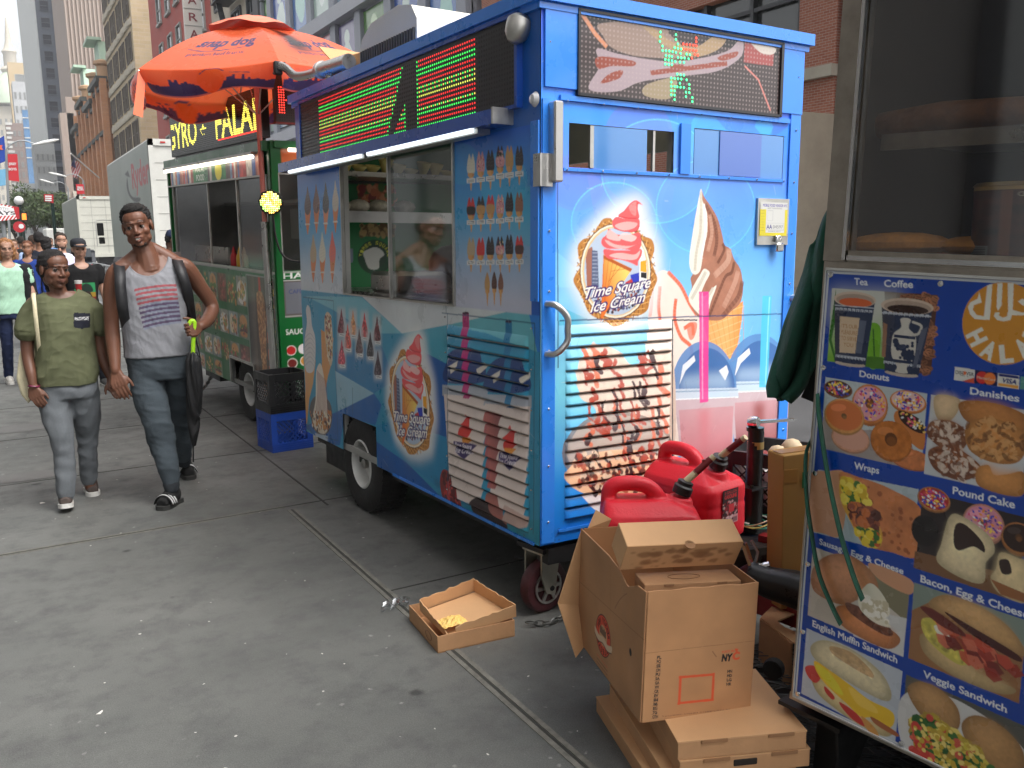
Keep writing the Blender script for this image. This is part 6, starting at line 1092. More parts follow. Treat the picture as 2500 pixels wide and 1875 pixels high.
 q=MB();q.add([(.02,d,h),(.09,d,h-.005),(.1,d-.01,h+.03),(.05,d+.01,h+.06)],[[0,1,2,3]]);q.add([(-.004,d,h),(.0,d+.002,.01),(-.085,d-.01,.14)],[[0,1,2]]);q.add([(-.085,d-.01,.14),(.0,d+.002,.12),(.0,d-.06,.0),(-.045,d-.1,-.02)],[[0,1,2,3]]);o=q.build('torn_flap',CB2,R0);o.modifiers.new('thick','SOLIDIFY').thickness=.004
 return R0
big_carton()
def small_cartons():
 F1=Frame((1.521,2.006,.722),rot3(.506,.066,-.316));w,d,h=.37,.095,.099;t=thing('small_carton','tilted cardboard carton with grease stains on top of the open carton','cardboard box',M=F1.mat());q=MB().box((w/2,d/2,-h/2),(w,d,h),bev=.002);q.build('body',CB2,t)
 A=Art(0,w,-h,0,.0015,L(196,150,106));A.k=None;rg=np.random.default_rng(9)
 for i in range(40):x,y,r=rg.uniform(.02,w-.02),-rg.uniform(.01,h-.004),rg.uniform(.002,.022);A.soft(smooth([(x+r*1.4*math.cos(a)*rg.uniform(.5,1.2),y+r*.7*math.sin(a)*rg.uniform(.5,1.2))for a in np.linspace(0,6.28,7,endpoint=False)]),L(140,98,64),.003,.8)
 A.sheet('front_face',lambda U,V:np.stack([U,0*U-.0015,V],1),CBV,t);MB().lathe([(.016,0),(.016,.001)],20,(w*.53,-.002,-.001),(0,0,1)).build('thumb_tab',mat('kraft_edge',L(150,110,76),.85),t)
 F2=Frame((1.567,1.983,.604),rot3(-.001,.041,-.346));w,d,h=.30,.095,.22;t=thing('small_carton','smaller cardboard carton with an oval stamp, sunk inside the open carton','cardboard box',M=F2.mat());MB().box((w/2,d/2,-h/2),(w,d,h),bev=.002).build('body',CB,t);q=MB();P=[(w*.46+.05*math.cos(a),d*.5+.02*math.sin(a),.0015)for a in np.linspace(0,6.28,24,endpoint=False)];q.tube(P,.0008,4,closed=True);q.build('oval_stamp',mat('brown_ink',L(120,84,58),.8),t)
 q=MB();q.box((w*.25,-.0015,-.004),(.03,.003,.006));q.box((w*.8,-.0015,-.004),(.03,.003,.006));q.build('lid_tabs',_M['kraft_edge'],t)
small_cartons()
def flat_stack():
 for i,(dx,dy,dr,zt,lab)in enumerate(((0,0,0,.22,'top flat cardboard catering box of the stack under the open carton'),(.004,-.004,.01,.163,'second flat cardboard box from the top of the stack, with a dark hand hole'),(-.02,.02,.06,.106,'third flat cardboard box down in the stack'),(-.035,.03,.1,.052,'lowest flat cardboard box of the stack, on the pavement'))):
  h=.055;t=thing('flat_carton',lab,'cardboard box',(1.528+dx,1.781+dy,zt-h),-.392+dr,'flat cardboard boxes in the stack');w,d=.376+.008*i,.37+.02*i+(.14 if i>1 else 0);q=MB().box((w/2,d/2,h/2),(w,d,h-.002),bev=.0015)
  q.build('tray',CB,t);q=MB().box((w/2,d/2,h-.0005),(w+.002,d+.002,.004));q.build('lid',CB2,t);q=MB();q.box((w*.28,-.002,h-.004),(w*.2,.004,.01));q.box((w*.8,-.002,h-.004),(w*.2,.004,.01));q.build('lid_tab',_M['kraft_edge'],t)
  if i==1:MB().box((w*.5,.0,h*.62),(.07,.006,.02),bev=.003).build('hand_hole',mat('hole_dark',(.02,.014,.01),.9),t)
 F3=Frame((1.40,2.02,.0),rot3(0,0,-.5))
flat_stack()
def trays():
 t=thing('cardboard_tray','shallow cardboard tray lying on the pavement','cardboard tray',(1.379,3.037,0),-.08);w,d,h=.334,.344,.07;q=MB().box((w/2,d/2,.003),(w,d,.005));q.build('bottom',CBI,t)
 for c,s in(((w/2,.002,h/2),(w,.004,h)),((w/2,d-.002,h/2),(w,.004,h)),((.002,d/2,h/2),(.004,d-.01,h)),((w-.002,d/2,h/2),(.004,d-.01,h))):MB().box(c,s).build('wall',CB,t)
 q=MB();P=[(-.0025,.1+.035*math.cos(a),.035+.017*math.sin(a))for a in np.linspace(0,6.28,20,endpoint=False)];q.tube(P,.0012,4,closed=True);q.build('oval_stamp',mat('brown_ink',L(120,84,58),.8),t)
 t2=thing('torn_tray','torn cardboard tray tipped inside the larger tray on the pavement','cardboard tray',(1.40,3.035,.045),.12);t2.rotation_euler=(.12,-.10,.03);w,d=.33,.25;q=MB();rg=np.random.default_rng(3)
 def wall(a,b,h0,h1,nm):
  n=14;V=[];a,b=np.array(a),np.array(b)
  for i in range(n):s=i/(n-1);p=a+(b-a)*s;V+=[p,p+(0,0,h0+(h1-h0)*s+rg.uniform(-.005,.005))]
  o=raw(nm,V,[[2*i,2*i+2,2*i+3,2*i+1]for i in range(n-1)],CB2,t2);o.modifiers.new('thick','SOLIDIFY').thickness=.004
 wall((.06,.0,0),(w,-.02,.0),.045,.055,'wall');wall((0.03,d,0),(w-.04,d,0),.05,.06,'wall');wall((.03,0.01,0),(.03,d,0),.02,.05,'wall');wall((w,-.02,0),(w-.04,d,0),.055,.06,'wall');MB().box((w/2+.01,d/2,.0),(w-.06,d-.02,.004)).build('bottom',CB2,t2)
 t3=thing('crumpled_wrapper','crumpled yellow paper wrapper in the torn tray','wrapper',(1.475,3.10,.075));V=[];n=14
 for i in range(n):
  for j in range(n):x,y=i/(n-1)-.5,j/(n-1)-.5;V.append((x*.11,y*.09,.022*math.exp(-8*(x*x+y*y))+rg.uniform(0,.012)*(1-abs(x))+.006))
 raw('paper',V,[[i*n+j,i*n+j+1,(i+1)*n+j+1,(i+1)*n+j]for i in range(n-1)for j in range(n-1)],mat('yellow_paper',L(238,196,110),.6,var=.2,vs=20),t3)
 c=ground(966,1480);t4=thing('plastic_scrap','crumpled clear plastic scrap by the cardboard tray','litter',c);V=[]
 for i in range(9):
  for j in range(9):x,y=i/8-.5,j/8-.5;V.append((x*.13+y*.05,y*.09,.03*rg.random()*(1-abs(x))+.002))
 raw('film',V,[[i*9+j,i*9+j+1,(i+1)*9+j+1,(i+1)*9+j]for i in range(8)for j in range(8)],glass('plastic_film',(.85,.86,.86),.8,.2),t4)
trays()
def tall_box():
 t=thing('tall_carton','tall narrow tan carton with green lettering, standing between the drawbar and coffee cart','cardboard box',(2.47,2.3,.20),-.2);t.rotation_euler=(0,-.02,-.2);m=mat('tan_board',L(178,134,70),.75,var=.08,vs=5);MB().box((.15,.05,.3),(.30,.10,.60),bev=.003).build('body',m,t);MB().box((.03,-.001,.52),(.06,.003,.05)).box((.15,.05,.602),(.29,.05,.002)).build('tape',mat('tan_tape',L(170,122,60),.4),t)
 patch('lettering','HOT CUPS',(.08,-.0005,.47),(.28,-.0005,.47),(0,0,1),mat('green_ink',L(30,110,60),.6),t,.06,.03,.003)
 P=[ground(1760+x/5.184,1240+y/5.184,.19)for x,y in((745,1150),(1000,1310),(860,1370),(715,1430),(790,1500),(1000,1590),(1020,1720),(900,1690),(500,1385),(600,1290))];o=P[8]*(1,1,0);t=thing('torn_carton','torn flattened carton with a dark cut-out under the tall box','cardboard box',tuple(o));q=MB();q.prism([(p[0]-o[0],p[1]-o[1])for p in P],lambda u,v,d:(u,v,d),.184,.19);q.build('top',CB2,t);a,b,c=P[8]-o,P[7]-o,P[9]-o;q=MB();q.bar((a[0],a[1],.1),(b[0],b[1],.1),.006,.165);q.bar((a[0],a[1],.1),(c[0],c[1],.1),.006,.165);q.build('wall',CB,t)
tall_box()
def bristles():
 rg=np.random.default_rng(12);q=MB()
 for i in range(420):
  x,y=rg.uniform(1.86,2.75),rg.uniform(1.45,2.45);a=rg.normal(-.9,.35);l=rg.uniform(.1,.3);z=rg.uniform(.01,.06);q.tube([(x,y,z),(x+l*.5*math.cos(a),y+l*.5*math.sin(a),z+rg.uniform(0,.03)),(x+l*math.cos(a),y+l*math.sin(a),z)],.0022,4,False)
 t=thing('bristle_mat','black bristly plastic mat under the drawbar and coffee cart','mat',(0,0,0));q.build('bristles',mat('black_bristle',(.03,.031,.033),.35,spec=.7),t);MB().box((2.35,1.9,.006),(1.0,1.05,.01)).build('backing',mat('mat_backing',(.01,.01,.01),.8),t)
bristles()
def chain():
 def run(lab,P,r):
  t=thing('chain',lab,'chain',P[0]);m=mat('chain_steel',(.2,.2,.19),.4,.9,var=.3,vs=30);P=np.array(P)-np.array(P[0]);pts=smooth(P,14,False);L_=np.r_[0,np.cumsum(np.linalg.norm(np.diff(pts,axis=0),axis=1))];n=int(L_[-1]/(r*3.2));q=MB()
  for i in range(n):
   s=(i+.5)/n*L_[-1];c=np.array([np.interp(s,L_,pts[:,k])for k in range(3)]);e=np.array([np.interp(min(s+.01,L_[-1]),L_,pts[:,k])for k in range(3)]);d=e-c;d/=np.linalg.norm(d)+1e-9;u=np.cross(d,(0,0,1));u/=np.linalg.norm(u)+1e-9;w=np.cross(u,d)if i%2 else u
   q.tube([c+d*r*2.2*math.cos(a)+w*r*1.1*math.sin(a)for a in np.linspace(0,6.28,10,endpoint=False)],r*.36,5,closed=True)
  q.build('links',m,t)
 run('steel chain lying round the blue cart caster',[(1.80,3.06,.02),(1.88,3.02,.015),(1.98,3.05,.015),(2.06,3.12,.03),(2.1,3.2,.02),(2.2,3.2,.02)],.011)
 run('rusty chain slung under the green cart',[(1.6,9.2,.18),(1.75,9.4,.13),(1.9,9.7,.2),(1.98,9.9,.32)],.016)
chain()
# ================================================================ people
def pnoise(P,sc,seed):
 rg=np.random.default_rng(seed);o=np.zeros(len(P))
 for i in range(5):
  k=rg.normal(0,1,3)*sc*(1+i*.7);o+=np.sin(P@k+rg.uniform(0,6.28))/(1+i*.6)
 return o/2.2
def vnorm(V,Fc):
 n=np.zeros_like(V);Fa=np.asarray(Fc);a,b,c,d=(V[Fa[:,i]]for i in range(4));fn=np.cross(c-a,d-b)
 for i in range(4):np.add.at(n,Fa[:,i],fn)
 return n/(np.linalg.norm(n,axis=1)[:,None]+1e-12)
class Body:
 """joints in world space -> one skin mesh plus clothing children"""
 def __init__(s,label,base,skin,r=(1,0,0),f=(0,-1,0),vox=.0045,group=None,cat='person'):
  s.t=thing('person',label,cat,(base[0],base[1],0),0,group);s.o=np.array([base[0],base[1],0.]);s.skin=np.array(skin);s.vox=vox;s.mb=MB();s.r,s.f=np.array(r,float),np.array(f,float);s.paint=[]
 def L(s,p):return np.array(p,float)-s.o
 def loft(s,mb,rings,grow=0.,n=28,e=2.4):
  V=[]
  for c,hw,dp in rings:
   for a in np.linspace(0,2*math.pi,n,endpoint=False):
    ca,sa=math.cos(a),math.sin(a);V.append(s.L(c)+s.r*(hw+grow)*np.sign(ca)*abs(ca)**(2/e)+s.f*(dp+grow)*np.sign(sa)*abs(sa)**(2/e))
  m=len(rings);mb.add(V,[[i*n+j,i*n+(j+1)%n,(i+1)*n+(j+1)%n,(i+1)*n+j]for i in range(m-1)for j in range(n)]+[list(range(n))[::-1],list(range((m-1)*n,m*n))])
 def limb(s,mb,P,R,n=14,k=5):
  Q=smooth(np.array([s.L(p)for p in P]),k,False);Rr=np.interp(np.linspace(0,len(P)-1,len(Q)),range(len(P)),R);mb.tube(Q,Rr,n)
  mb.ball(tuple(Q[0]),Rr[0],10);mb.ball(tuple(Q[-1]),Rr[-1],10)
 def head(s,hc,hr,hf,hu,k=1.,eyes=True,gaze=(0,0),mouth=0,detail=True,fem=False):
  s.hc,s.hr,s.hf,s.hu,s.hk=s.L(hc),hr,hf,hu,k;M=np.stack([hr,hf,hu],1);W_=lambda p:s.hc+M@(np.array(p)*k);q=s.mb
  def ball(c,rad):
   b=len(q.V);q.ball((0,0,0),1,16);
   for i in range(b,len(q.V)):q.V[i]=tuple(W_(np.array(c)+np.array(q.V[i])*np.array(rad)))
  tube=lambda P,R:q.tube([W_(p)for p in P],np.array(R)*k,10)
  ball((0,-.015,.035),(.076,.095,.083));ball((0,.018,-.03),(.067,.068,.078));jw=.86 if fem else 1.;ball((0,.03,-.075),(.052*jw,.047,.04));ball((0,.062,-.099),(.024,.018,.018));ball((0,.033,.045),(.066,.055,.052));ball((0,.03,-.058),(.05,.0555,.04))
  for sx in(-1,1):
   ball((sx*.041,.05,-.028),(.026,.027,.024));ball((sx*.048,.022,-.066),(.019*jw,.034,.026));ball((sx*.077,-.012,-.004),(.009,.021,.033))
  ball((0,-.03,-.05),(.055,.06,.06))
  if detail:
   tube([(-.048,.075,.021),(-.025,.088,.024),(0,.088,.02),(.025,.088,.024),(.048,.075,.021)],np.array([.006,.0075,.006,.0075,.006])*(.8 if fem else 1));tube([(0,.082,.014),(0,.094,-.014),(0,.102,-.03)],np.array([.008,.0095,.0115])*jw);ball((0,.1,-.034),(.0115*jw,.0105,.0098*jw))
   for sx in(-1,1):ball((sx*.0145,.0925,-.0375),(.0095,.0105,.0082));tube([(sx*.016,.081,.005),(sx*.024,.0845,.0082),(sx*.033,.0855,.0088),(sx*.042,.081,.007),(sx*.049,.073,.003)],[.0028,.0038,.004,.0038,.0028])
   tube([(-.026,.081,-.066+mouth),(-.01,.0925,-.0605+mouth*.6),(0,.093,-.062+mouth*.6),(.01,.0925,-.0605+mouth*.6),(.026,.081,-.066+mouth)],[.004,.0072,.0068,.0072,.004]);tube([(-.023,.081,-.07),(0,.0925,-.0755-mouth),(.023,.081,-.07)],[.004,.0088,.004])
  s.Wh=W_
  def face_col(P,C):
   l=((P-s.hc)@M)/k;x,fw,u=l[:,0],l[:,1],l[:,2];fr=fw>.05
   lip=fr&(np.abs(x)<.026-np.abs(u+.0685)*.6)&(np.abs(u+.0685)<.0135+mouth);C[lip]=C[lip]*.72+np.array([.10,.03,.028])*.45
   if mouth:tee=fr&(np.abs(x)<.0115)&(np.abs(u+.0672)<.0042);C[tee]=(.55,.53,.48)
   bw=fr&(np.abs(np.abs(x)-.032)<.0165)&(np.abs(u-.0265-(.003 if fem else 0)-.003*np.cos((np.abs(x)-.032)*90))<(.003 if fem else.0042));C[bw]=C[bw]*.25+np.array([.008,.006,.005])*.7
   if not eyes:ey=fr&((((np.abs(x)-.032)/.017)**2+((u-.002)/.0075)**2)<1);C[ey]=C[ey]*.2
   ck=np.exp(-(((np.abs(x)-.045)/.02)**2+((u+.03)/.02)**2))*fr;C*=(1+.12*ck[:,None]*np.array([1.3,.8,.7]));return C
  s.paint.append(face_col)
  if eyes:
   for sx in(-1,1):
    n=14;c=np.array((sx*.0325,.0685,-.001));V=[];Cc=[];g=np.array([gaze[0],1,gaze[1]]);g/=np.linalg.norm(g)
    for i in range(n+1):
     for j in range(18):
      th,ph=math.pi*i/n,2*math.pi*j/18;a=np.cross(g,(0,0,1));a/=np.linalg.norm(a);b=np.cross(a,g);d=g*math.cos(th)+(a*math.cos(ph)+b*math.sin(ph))*math.sin(th);V.append(W_(c+d*.0138));Cc.append((.008,.006,.005)if th<.36 else(.03,.014,.009)if th<.68 else(.33,.30,.27))
    raw('eye',V,np.array([[i*18+j,i*18+(j+1)%18,(i+1)*18+(j+1)%18,(i+1)*18+j]for i in range(n)for j in range(18)]),mat('eyeball',vcol=True,rough=.15),s.t,True,np.array(Cc))
 def hand(s,wrist,palm,tips_dir,side,thumb,curl=.5,k=1.):
  """wrist->palm centre; tips_dir: way the fingers point; side: across the knuckles from thumb side to little finger; thumb: way the thumb leaves"""
  w,p=s.L(wrist),s.L(palm);d=np.array(tips_dir,float);d/=np.linalg.norm(d);sd=np.array(side,float);sd-=d*(sd@d);sd/=np.linalg.norm(sd);nrm=np.cross(d,sd);q=s.mb
  for j in range(-2,3):q.tube([w+sd*.008*j,p+sd*.0175*j*k,p+d*.028*k+sd*.018*j*k],np.array([.017,.0145,.0115])*k,8)
  for j,ln in zip((-1.6,-.55,.5,1.5),(.07,.079,.074,.058)):
   b=p+d*.034*k+sd*.0195*j*k;a1=d*math.cos(curl*.5)+nrm*math.sin(curl*.5);a2=d*math.cos(curl*1.2)+nrm*math.sin(curl*1.2);a3=d*math.cos(curl*1.8)+nrm*math.sin(curl*1.8)
   q.tube([b-d*.015,b,b+a1*ln*.42*k,b+(a1*.42+a2*.32)*ln*k,b+(a1*.42+a2*.32+a3*.26)*ln*k],np.array([.0095,.0092,.0085,.0078,.006])*k,8);q.ball(tuple(b+(a1*.42+a2*.32+a3*.26)*ln*k),.0062*k,8)
  th=np.array(thumb,float);th/=np.linalg.norm(th);b=w*.45+p*.55-sd*.026*k;q.tube([b,b+th*.03*k,b+(th*.045+d*.018)*k,b+(th*.05+d*.04)*k],np.array([.014,.0115,.0098,.007])*k,8);q.ball(tuple(b+(th*.05+d*.04)*k),.0072*k,8)
 def finish(s,it=3):
  V,Fc=fuse(s.mb,s.vox,it);C=np.tile(s.skin,(len(V),1)).astype(float);C*=(1+.09*pnoise(V,22,3)[:,None])
  for fn in s.paint:C=fn(V,C)
  raw('body',V,Fc,mat('skin',vcol=True,rough=.46,spec=.42,bump=.06,bs=320),s.t,True,np.clip(C,0,1));return s.t
 def cloth(s,name,mb,col,vox=.007,folds=(.004,16),keep=None,colour=None,rough=.88,it=5,aniso=(1,1,1),thick=.0,seed=1,bump=.25):
  V,Fc=fuse(mb,vox,it);N=vnorm(V,Fc);rd=lambda q:(1-np.abs(q))**2-.4;V=V+N*(folds[0]*.7*pnoise(V*np.array(aniso),folds[1]*.8,seed)+folds[0]*.9*rd(pnoise(V*np.array(aniso),folds[1]*.9,seed+4))+folds[0]*.35*rd(pnoise(V,folds[1]*2.3,seed+9)))[:,None]
  C=np.tile(np.array(col),(len(V),1)).astype(float)*(1+.05*pnoise(V,40,seed)[:,None])
  if colour:C=colour(V+s.o,C)
  if keep is not None:
   c=V[Fc].mean(1)+s.o;kp=keep(c);kp=kp>0 if kp.dtype!=bool else kp;inn=np.zeros(len(V),bool);out=np.zeros(len(V),bool);inn[Fc[kp].ravel()]=1;out[Fc[~kp].ravel()]=1;bd=np.nonzero(inn&out)[0];Fc=Fc[kp]
   if keep(c[:1]).dtype!=bool:
    for _ in range(3):
     P=V[bd]+s.o;g=keep(P);gx=(keep(P+s.r*.001)-g)/.001;gz=(keep(P+np.array([0,0,.001]))-g)/.001;st=np.clip(g/(gx*gx+gz*gz+1e-6),-.4,.4);V[bd]-=np.clip(st*gx,-.006,.006)[:,None]*s.r+np.clip(st*gz,-.006,.006)[:,None]*np.array([0,0,1])
  o=raw(name,V,Fc,mat('cloth_weave' if rough>.6 else 'cloth_smooth',vcol=True,rough=rough,bump=bump,bs=420,spec=.25),s.t,True,np.clip(C,0,1))
  if thick:m=o.modifiers.new('thick','SOLIDIFY');m.thickness=thick;m.offset=1
  return o
 def hair(s,balls,col=(.012,.01,.009),vox=.006,amp=.006,sc=120,name='hair',rough=.8,tubes=()):
  q=MB()
  for c,rad in balls:
   b=len(q.V);q.ball((0,0,0),1,18)
   for i in range(b,len(q.V)):q.V[i]=tuple(s.Wh(np.array(c)+np.array(q.V[i])*np.array(rad)))
  for P,R in tubes:q.tube([s.Wh(p)for p in smooth(P,4,False)],np.interp(np.linspace(0,len(P)-1,(len(P)-1)*4+1),range(len(P)),R)*s.hk,10)
  V,Fc=fuse(q,vox,2);N=vnorm(V,Fc);V=V+N*(amp*pnoise(V,sc,4)+amp*.7*np.random.default_rng(1).normal(0,.5,len(V)))[:,None];C=np.tile(np.array(col),(len(V),1))*(1+.35*pnoise(V*np.array([1,1,.4]),90,8)[:,None]);return raw(name,V,Fc,mat('hair_strands',vcol=True,rough=rough,bump=.6,bs=260),s.t,True,np.clip(C,.003,1))
def J(x,y,Y):return at_depth(x,y,Y)
def frame_from(up,fwd):
 u=np.array(up,float);u/=np.linalg.norm(u);f=np.array(fwd,float);f-=u*(f@u);f/=np.linalg.norm(f);r=np.cross(u,f)*-1;return np.cross(f,u),f,u
def rows(R,Y):
 return[(J((a+b)/2,y,Y+dy),np.linalg.norm(J(b,y,Y+dy)-J(a,y,Y+dy))/2,dp)for y,a,b,dp,dy in R]
def shoe(b,name,heel,toe,col,sole,up=.075,w=.043,ankle=None):
 h,t=b.L(heel),b.L(toe);d=t-h;ln=np.linalg.norm(d);d/=ln;sd=np.cross(d,(0,0,1));sd/=np.linalg.norm(sd);u=np.cross(sd,d)
 o=bpy.data.objects.new(name,None);COL.objects.link(o);o.parent=b.t
 out=[(-.02,.7),(.05,.95),(.3,.85),(.6,1.0),(.85,.95),(1.0,.55),(1.03,.2)];P=[(x*ln,-w*y)for x,y in out]+[(x*ln,w*y)for x,y in out[::-1]];P=smooth(P,3)
 MB().prism([tuple(p)for p in P],lambda a,c,z:tuple(h+d*a+sd*c+u*z),0,.026).build('sole',sole,o)
 q=MB();q.tube([h+d*.02+u*.055,h+d*ln*.3+u*.06,h+d*ln*.6+u*.045,h+d*ln*.92+u*.032],[w*.95,w*1.0,w*.96,w*.7],14);q.ball(tuple(h+d*.035+u*.07),w*.92,12)
 if ankle is not None:q.tube([h+d*.045+u*.06,b.L(ankle)],[w*.95,w*.8],12)
 V,Fc=fuse(q,.006,3);raw('upper',V,Fc,col,o,True);return o,h,d,sd,u,ln
GREY_SW,DARK_SW=(.10,.115,.13),(.052,.062,.07)
def make_man():
 Y=5.95;b=Body('tall young man in a grey striped tank top and dark joggers, carrying a black umbrella',(J(400,1240,5.7)[0],5.95),(.15,.064,.038))
 up=J(318,512,Y)-J(350,640,Y);hr,hf,hu=frame_from(up,(-.28,-1,.10));b.head(J(335,553,Y-.03),hr,hf,hu,1.06,gaze=(.25,-.02),mouth=.005)
 sk=[(625,330,412,.06,.03),(648,296,440,.09,.03),(675,284,462,.112,.02),(720,296,460,.12,0),(780,303,456,.114,0),(830,310,462,.108,0),(870,310,474,.112,0)]
 b.loft(b.mb,rows(sk,Y));b.limb(b.mb,[J(342,588,Y+.01),J(354,616,Y),J(366,660,Y)],[.058,.062,.085]);b.limb(b.mb,[J(350,606,Y+.03),J(322,634,Y+.02),J(292,656,Y+.01)],[.04,.045,.045]);b.limb(b.mb,[J(370,606,Y+.03),J(408,628,Y+.02),J(446,652,Y+.01)],[.04,.045,.045])
 b.limb(b.mb,[J(306,652,Y),J(282,668,Y),J(272,715,Y+.01),J(272,780,Y+.02),J(276,835,Y),J(282,905,Y-.06)],[.05,.053,.049,.044,.044,.029])
 b.hand(J(283,908,Y-.06),J(289,934,Y-.08),J(312,980,Y-.1)-J(287,925,Y-.07),(-.9,.3,.1),(.9,-.3,-.45),.35,1.05)
 b.limb(b.mb,[J(430,645,Y),J(456,655,Y),J(488,700,Y+.03),J(518,748,Y+.04),J(508,780,Y-.05),J(490,797,Y-.14)],[.05,.053,.048,.042,.042,.03])
 b.hand(J(486,800,Y-.15),J(474,803,Y-.19),(-1,-.3,-.1),(0,-.2,-1),(-.5,.1,.8),1.15,1.05)
 b.finish(3)
 # tank top
 q=MB();tk=[(627,322,426,.058,.03),(648,298,442,.094,.03),(675,288,460,.119,.02),(722,297,458,.127,0),(785,301,455,.122,0),(825,304,466,.122,0),(858,305,480,.128,0),(866,306,481,.128,0)];b.loft(q,rows(tk,Y),.004)
 hz=J(375,748,Y)
 def keep(c):
  v=(c-CAM)@RW;x,y=1250+F*v[:,0]/v[:,2],937.5+F*v[:,1]/v[:,2];front=c[:,1]<Y+.02
  neck=np.where(front,np.sqrt(((x-360)/50)**2+((y-622)/52)**2)-1,9);neck2=(y<645)&~((np.abs(x-309+(y-640)*.1)<14)|(np.abs(x-416)<15));arm=np.minimum(np.sqrt(((x-274)/24)**2+((y-668)/66)**2),np.sqrt(((x-468)/32)**2+((y-668)/64)**2))-1
  return np.where(neck2,-1.,np.minimum(neck,arm))
 def stripes(P,C):
  v=(P-CAM)@RW;x,y=1250+F*v[:,0]/v[:,2],937.5+F*v[:,1]/v[:,2];fr=P[:,1]<Y-.02
  for i in range(9):
   yl,yr=709+i*11.2,697+i*10.6;xl,xr=328+i*2.6,430+i*1.4;t=(x-xl)/(xr-xl);yy=yl+(yr-yl)*t-6*t*(1-t)*2;m=fr&(t>0)&(t<1)&(np.abs(y-yy)<2.9);col=np.array(L(150,60,68))if i<4 else np.array(L(72,52,84));C[m]=C[m]*.15+col*.85
   if i>=3:m2=fr&(t>.18-.03*(i-3))&(t<1)&(np.abs(y-yy-5.4)<2.6);C[m2]=C[m2]*.5+np.array(L(110,122,146))*.5
  nb=np.abs(np.sqrt(((x-360)/50)**2+((y-622)/52)**2)-1.03)<.035;C[nb]*=.82;return C
 b.cloth('tank_top',q,L(134,135,140),.0042,(.0075,12),keep,stripes,seed=3,aniso=(1,1,.7),thick=.003)
 # joggers
 q=MB();b.loft(q,rows([(852,310,478,.118,0),(875,308,482,.128,0),(905,314,484,.13,0),(922,320,482,.122,0)],Y));b.limb(q,[J(352,890,Y),J(362,950,Y-.03),J(384,1030,Y-.12),J(396,1080,Y-.13),J(410,1140,5.76),J(418,1182,5.74)],[.105,.102,.08,.078,.066,.05],18);b.limb(q,[J(436,890,Y),J(438,950,Y+.04),J(441,1020,Y+.14),J(444,1075,6.2),J(449,1118,6.32)],[.10,.092,.072,.066,.05],18)
 b.cloth('joggers',q,L(66,74,80),.008,(.009,9),seed=5,aniso=(.9,.9,1.2));q=MB();b.limb(q,[J(418,1180,5.74),J(419,1190,5.735)],[.05,.047]);b.limb(q,[J(449,1116,6.32),J(450,1126,6.33)],[.049,.047]);b.cloth('ankle_cuffs',q,L(52,56,60),.006,(.002,40),seed=2)
 # socks and slides
 blk=mat('black_sock',(.012,.012,.012),.9,bump=.3,bs=300);bs_=mat('black_sole',(.03,.03,.028),.7)
 for hx,tx,an in(((J(432,1216,5.80)[0],J(432,1216,5.80)[1],.0),(*ground(392,1247)[:2],0),J(420,1192,5.735)),((*ground(446,1150)[:2],.02),(*ground(466,1172)[:2],.0),J(450,1128,6.33))):
  o,h,d,sd,u,ln=shoe(b,'slide_sandal',hx,tx,blk,bs_,w=.05,ankle=an);q=MB();W_=mat('white_stripe',(.6,.6,.6),.6)
  for k_,m in((-1,blk),(0,W_),(1,W_),(2,W_)):
   V=[]
   for a in np.linspace(-1.35,1.35,12):
    for e in((-.036,.036)if k_<0 else(-.028+k_*.021,-.018+k_*.021)):g=.062 if k_<0 else.0645;V.append(h+d*(ln*.66+e)+sd*math.sin(a)*g+u*(.012+(g+.012)*max(0,math.cos(a))))
   ob=raw('strap' if k_<0 else 'stripe',V,[[2*i,2*i+2,2*i+3,2*i+1]for i in range(11)],m,o,True);ob.modifiers.new('thick','SOLIDIFY').thickness=.004
 b.hair([((0,-.026,.056),(.085,.097,.078)),((0,-.06,.02),(.08,.07,.075)),((0,.02,.095),(.06,.055,.035))],(.011,.009,.008),.005,.0045,190)
 b.hair([((0,.062,-.104),(.022,.017,.013)),((.024,.054,-.1),(.013,.014,.01)),((-.024,.054,-.1),(.013,.014,.01))],(.03,.016,.011),.0035,.001,200,'chin_beard')
 # backpack
 t=thing('backpack','black backpack worn by the tall man, straps over both shoulders','backpack',J(375,760,Y+.2));o=np.array(t.location);bm=mat('black_nylon',(.016,.016,.018),.5,var=.2,vs=30,bump=.15,bs=350)
 for P in([(294,628,.12),(290,640,.0),(293,668,-.10),(294,700,-.135),(300,755,-.13),(308,795,-.03),(312,820,.1)],[(428,616,.12),(430,628,.0),(442,660,-.11),(456,705,-.12),(464,750,-.05),(470,790,.06)]):
  Q=smooth([J(x,y,Y+dy)-o for x,y,dy in P],5,False);V=[]
  for i,p in enumerate(Q):w=.031*(1-.45*max(0,i/len(Q)-.6));V+=[p-np.array([w,0,.004]),p+np.array([w,0,-.004])]
  ob=raw('strap',V,[[2*i,2*i+1,2*i+3,2*i+2]for i in range(len(Q)-1)],bm,t,True);m=ob.modifiers.new('thick','SOLIDIFY');m.thickness=.014;m.offset=0
 MB().box((0,.03,0),(.27,.13,.42),bev=.05).build('bag',bm,t);MB().tube([J(470,800,Y+.05)-o,J(484,850,Y+.05)-o,J(490,880,Y+.1)-o],.004,5).tube([J(309,815,Y-.02)-o,J(318,845,Y+.02)-o,J(312,860,Y+.1)-o],.004,5).build('webbing',bm,t)
 # umbrella held in his hand
 c=J(472,806,Y-.19);t=thing('folded_umbrella','folded black umbrella with lime green hooked handle in the tall man\'s hand','umbrella',c);o=np.array(c);gm=mat('lime_handle',(.36,.68,.02),.35);px=lambda x,y,dy=0:J(x,y,Y-.19+dy)-o
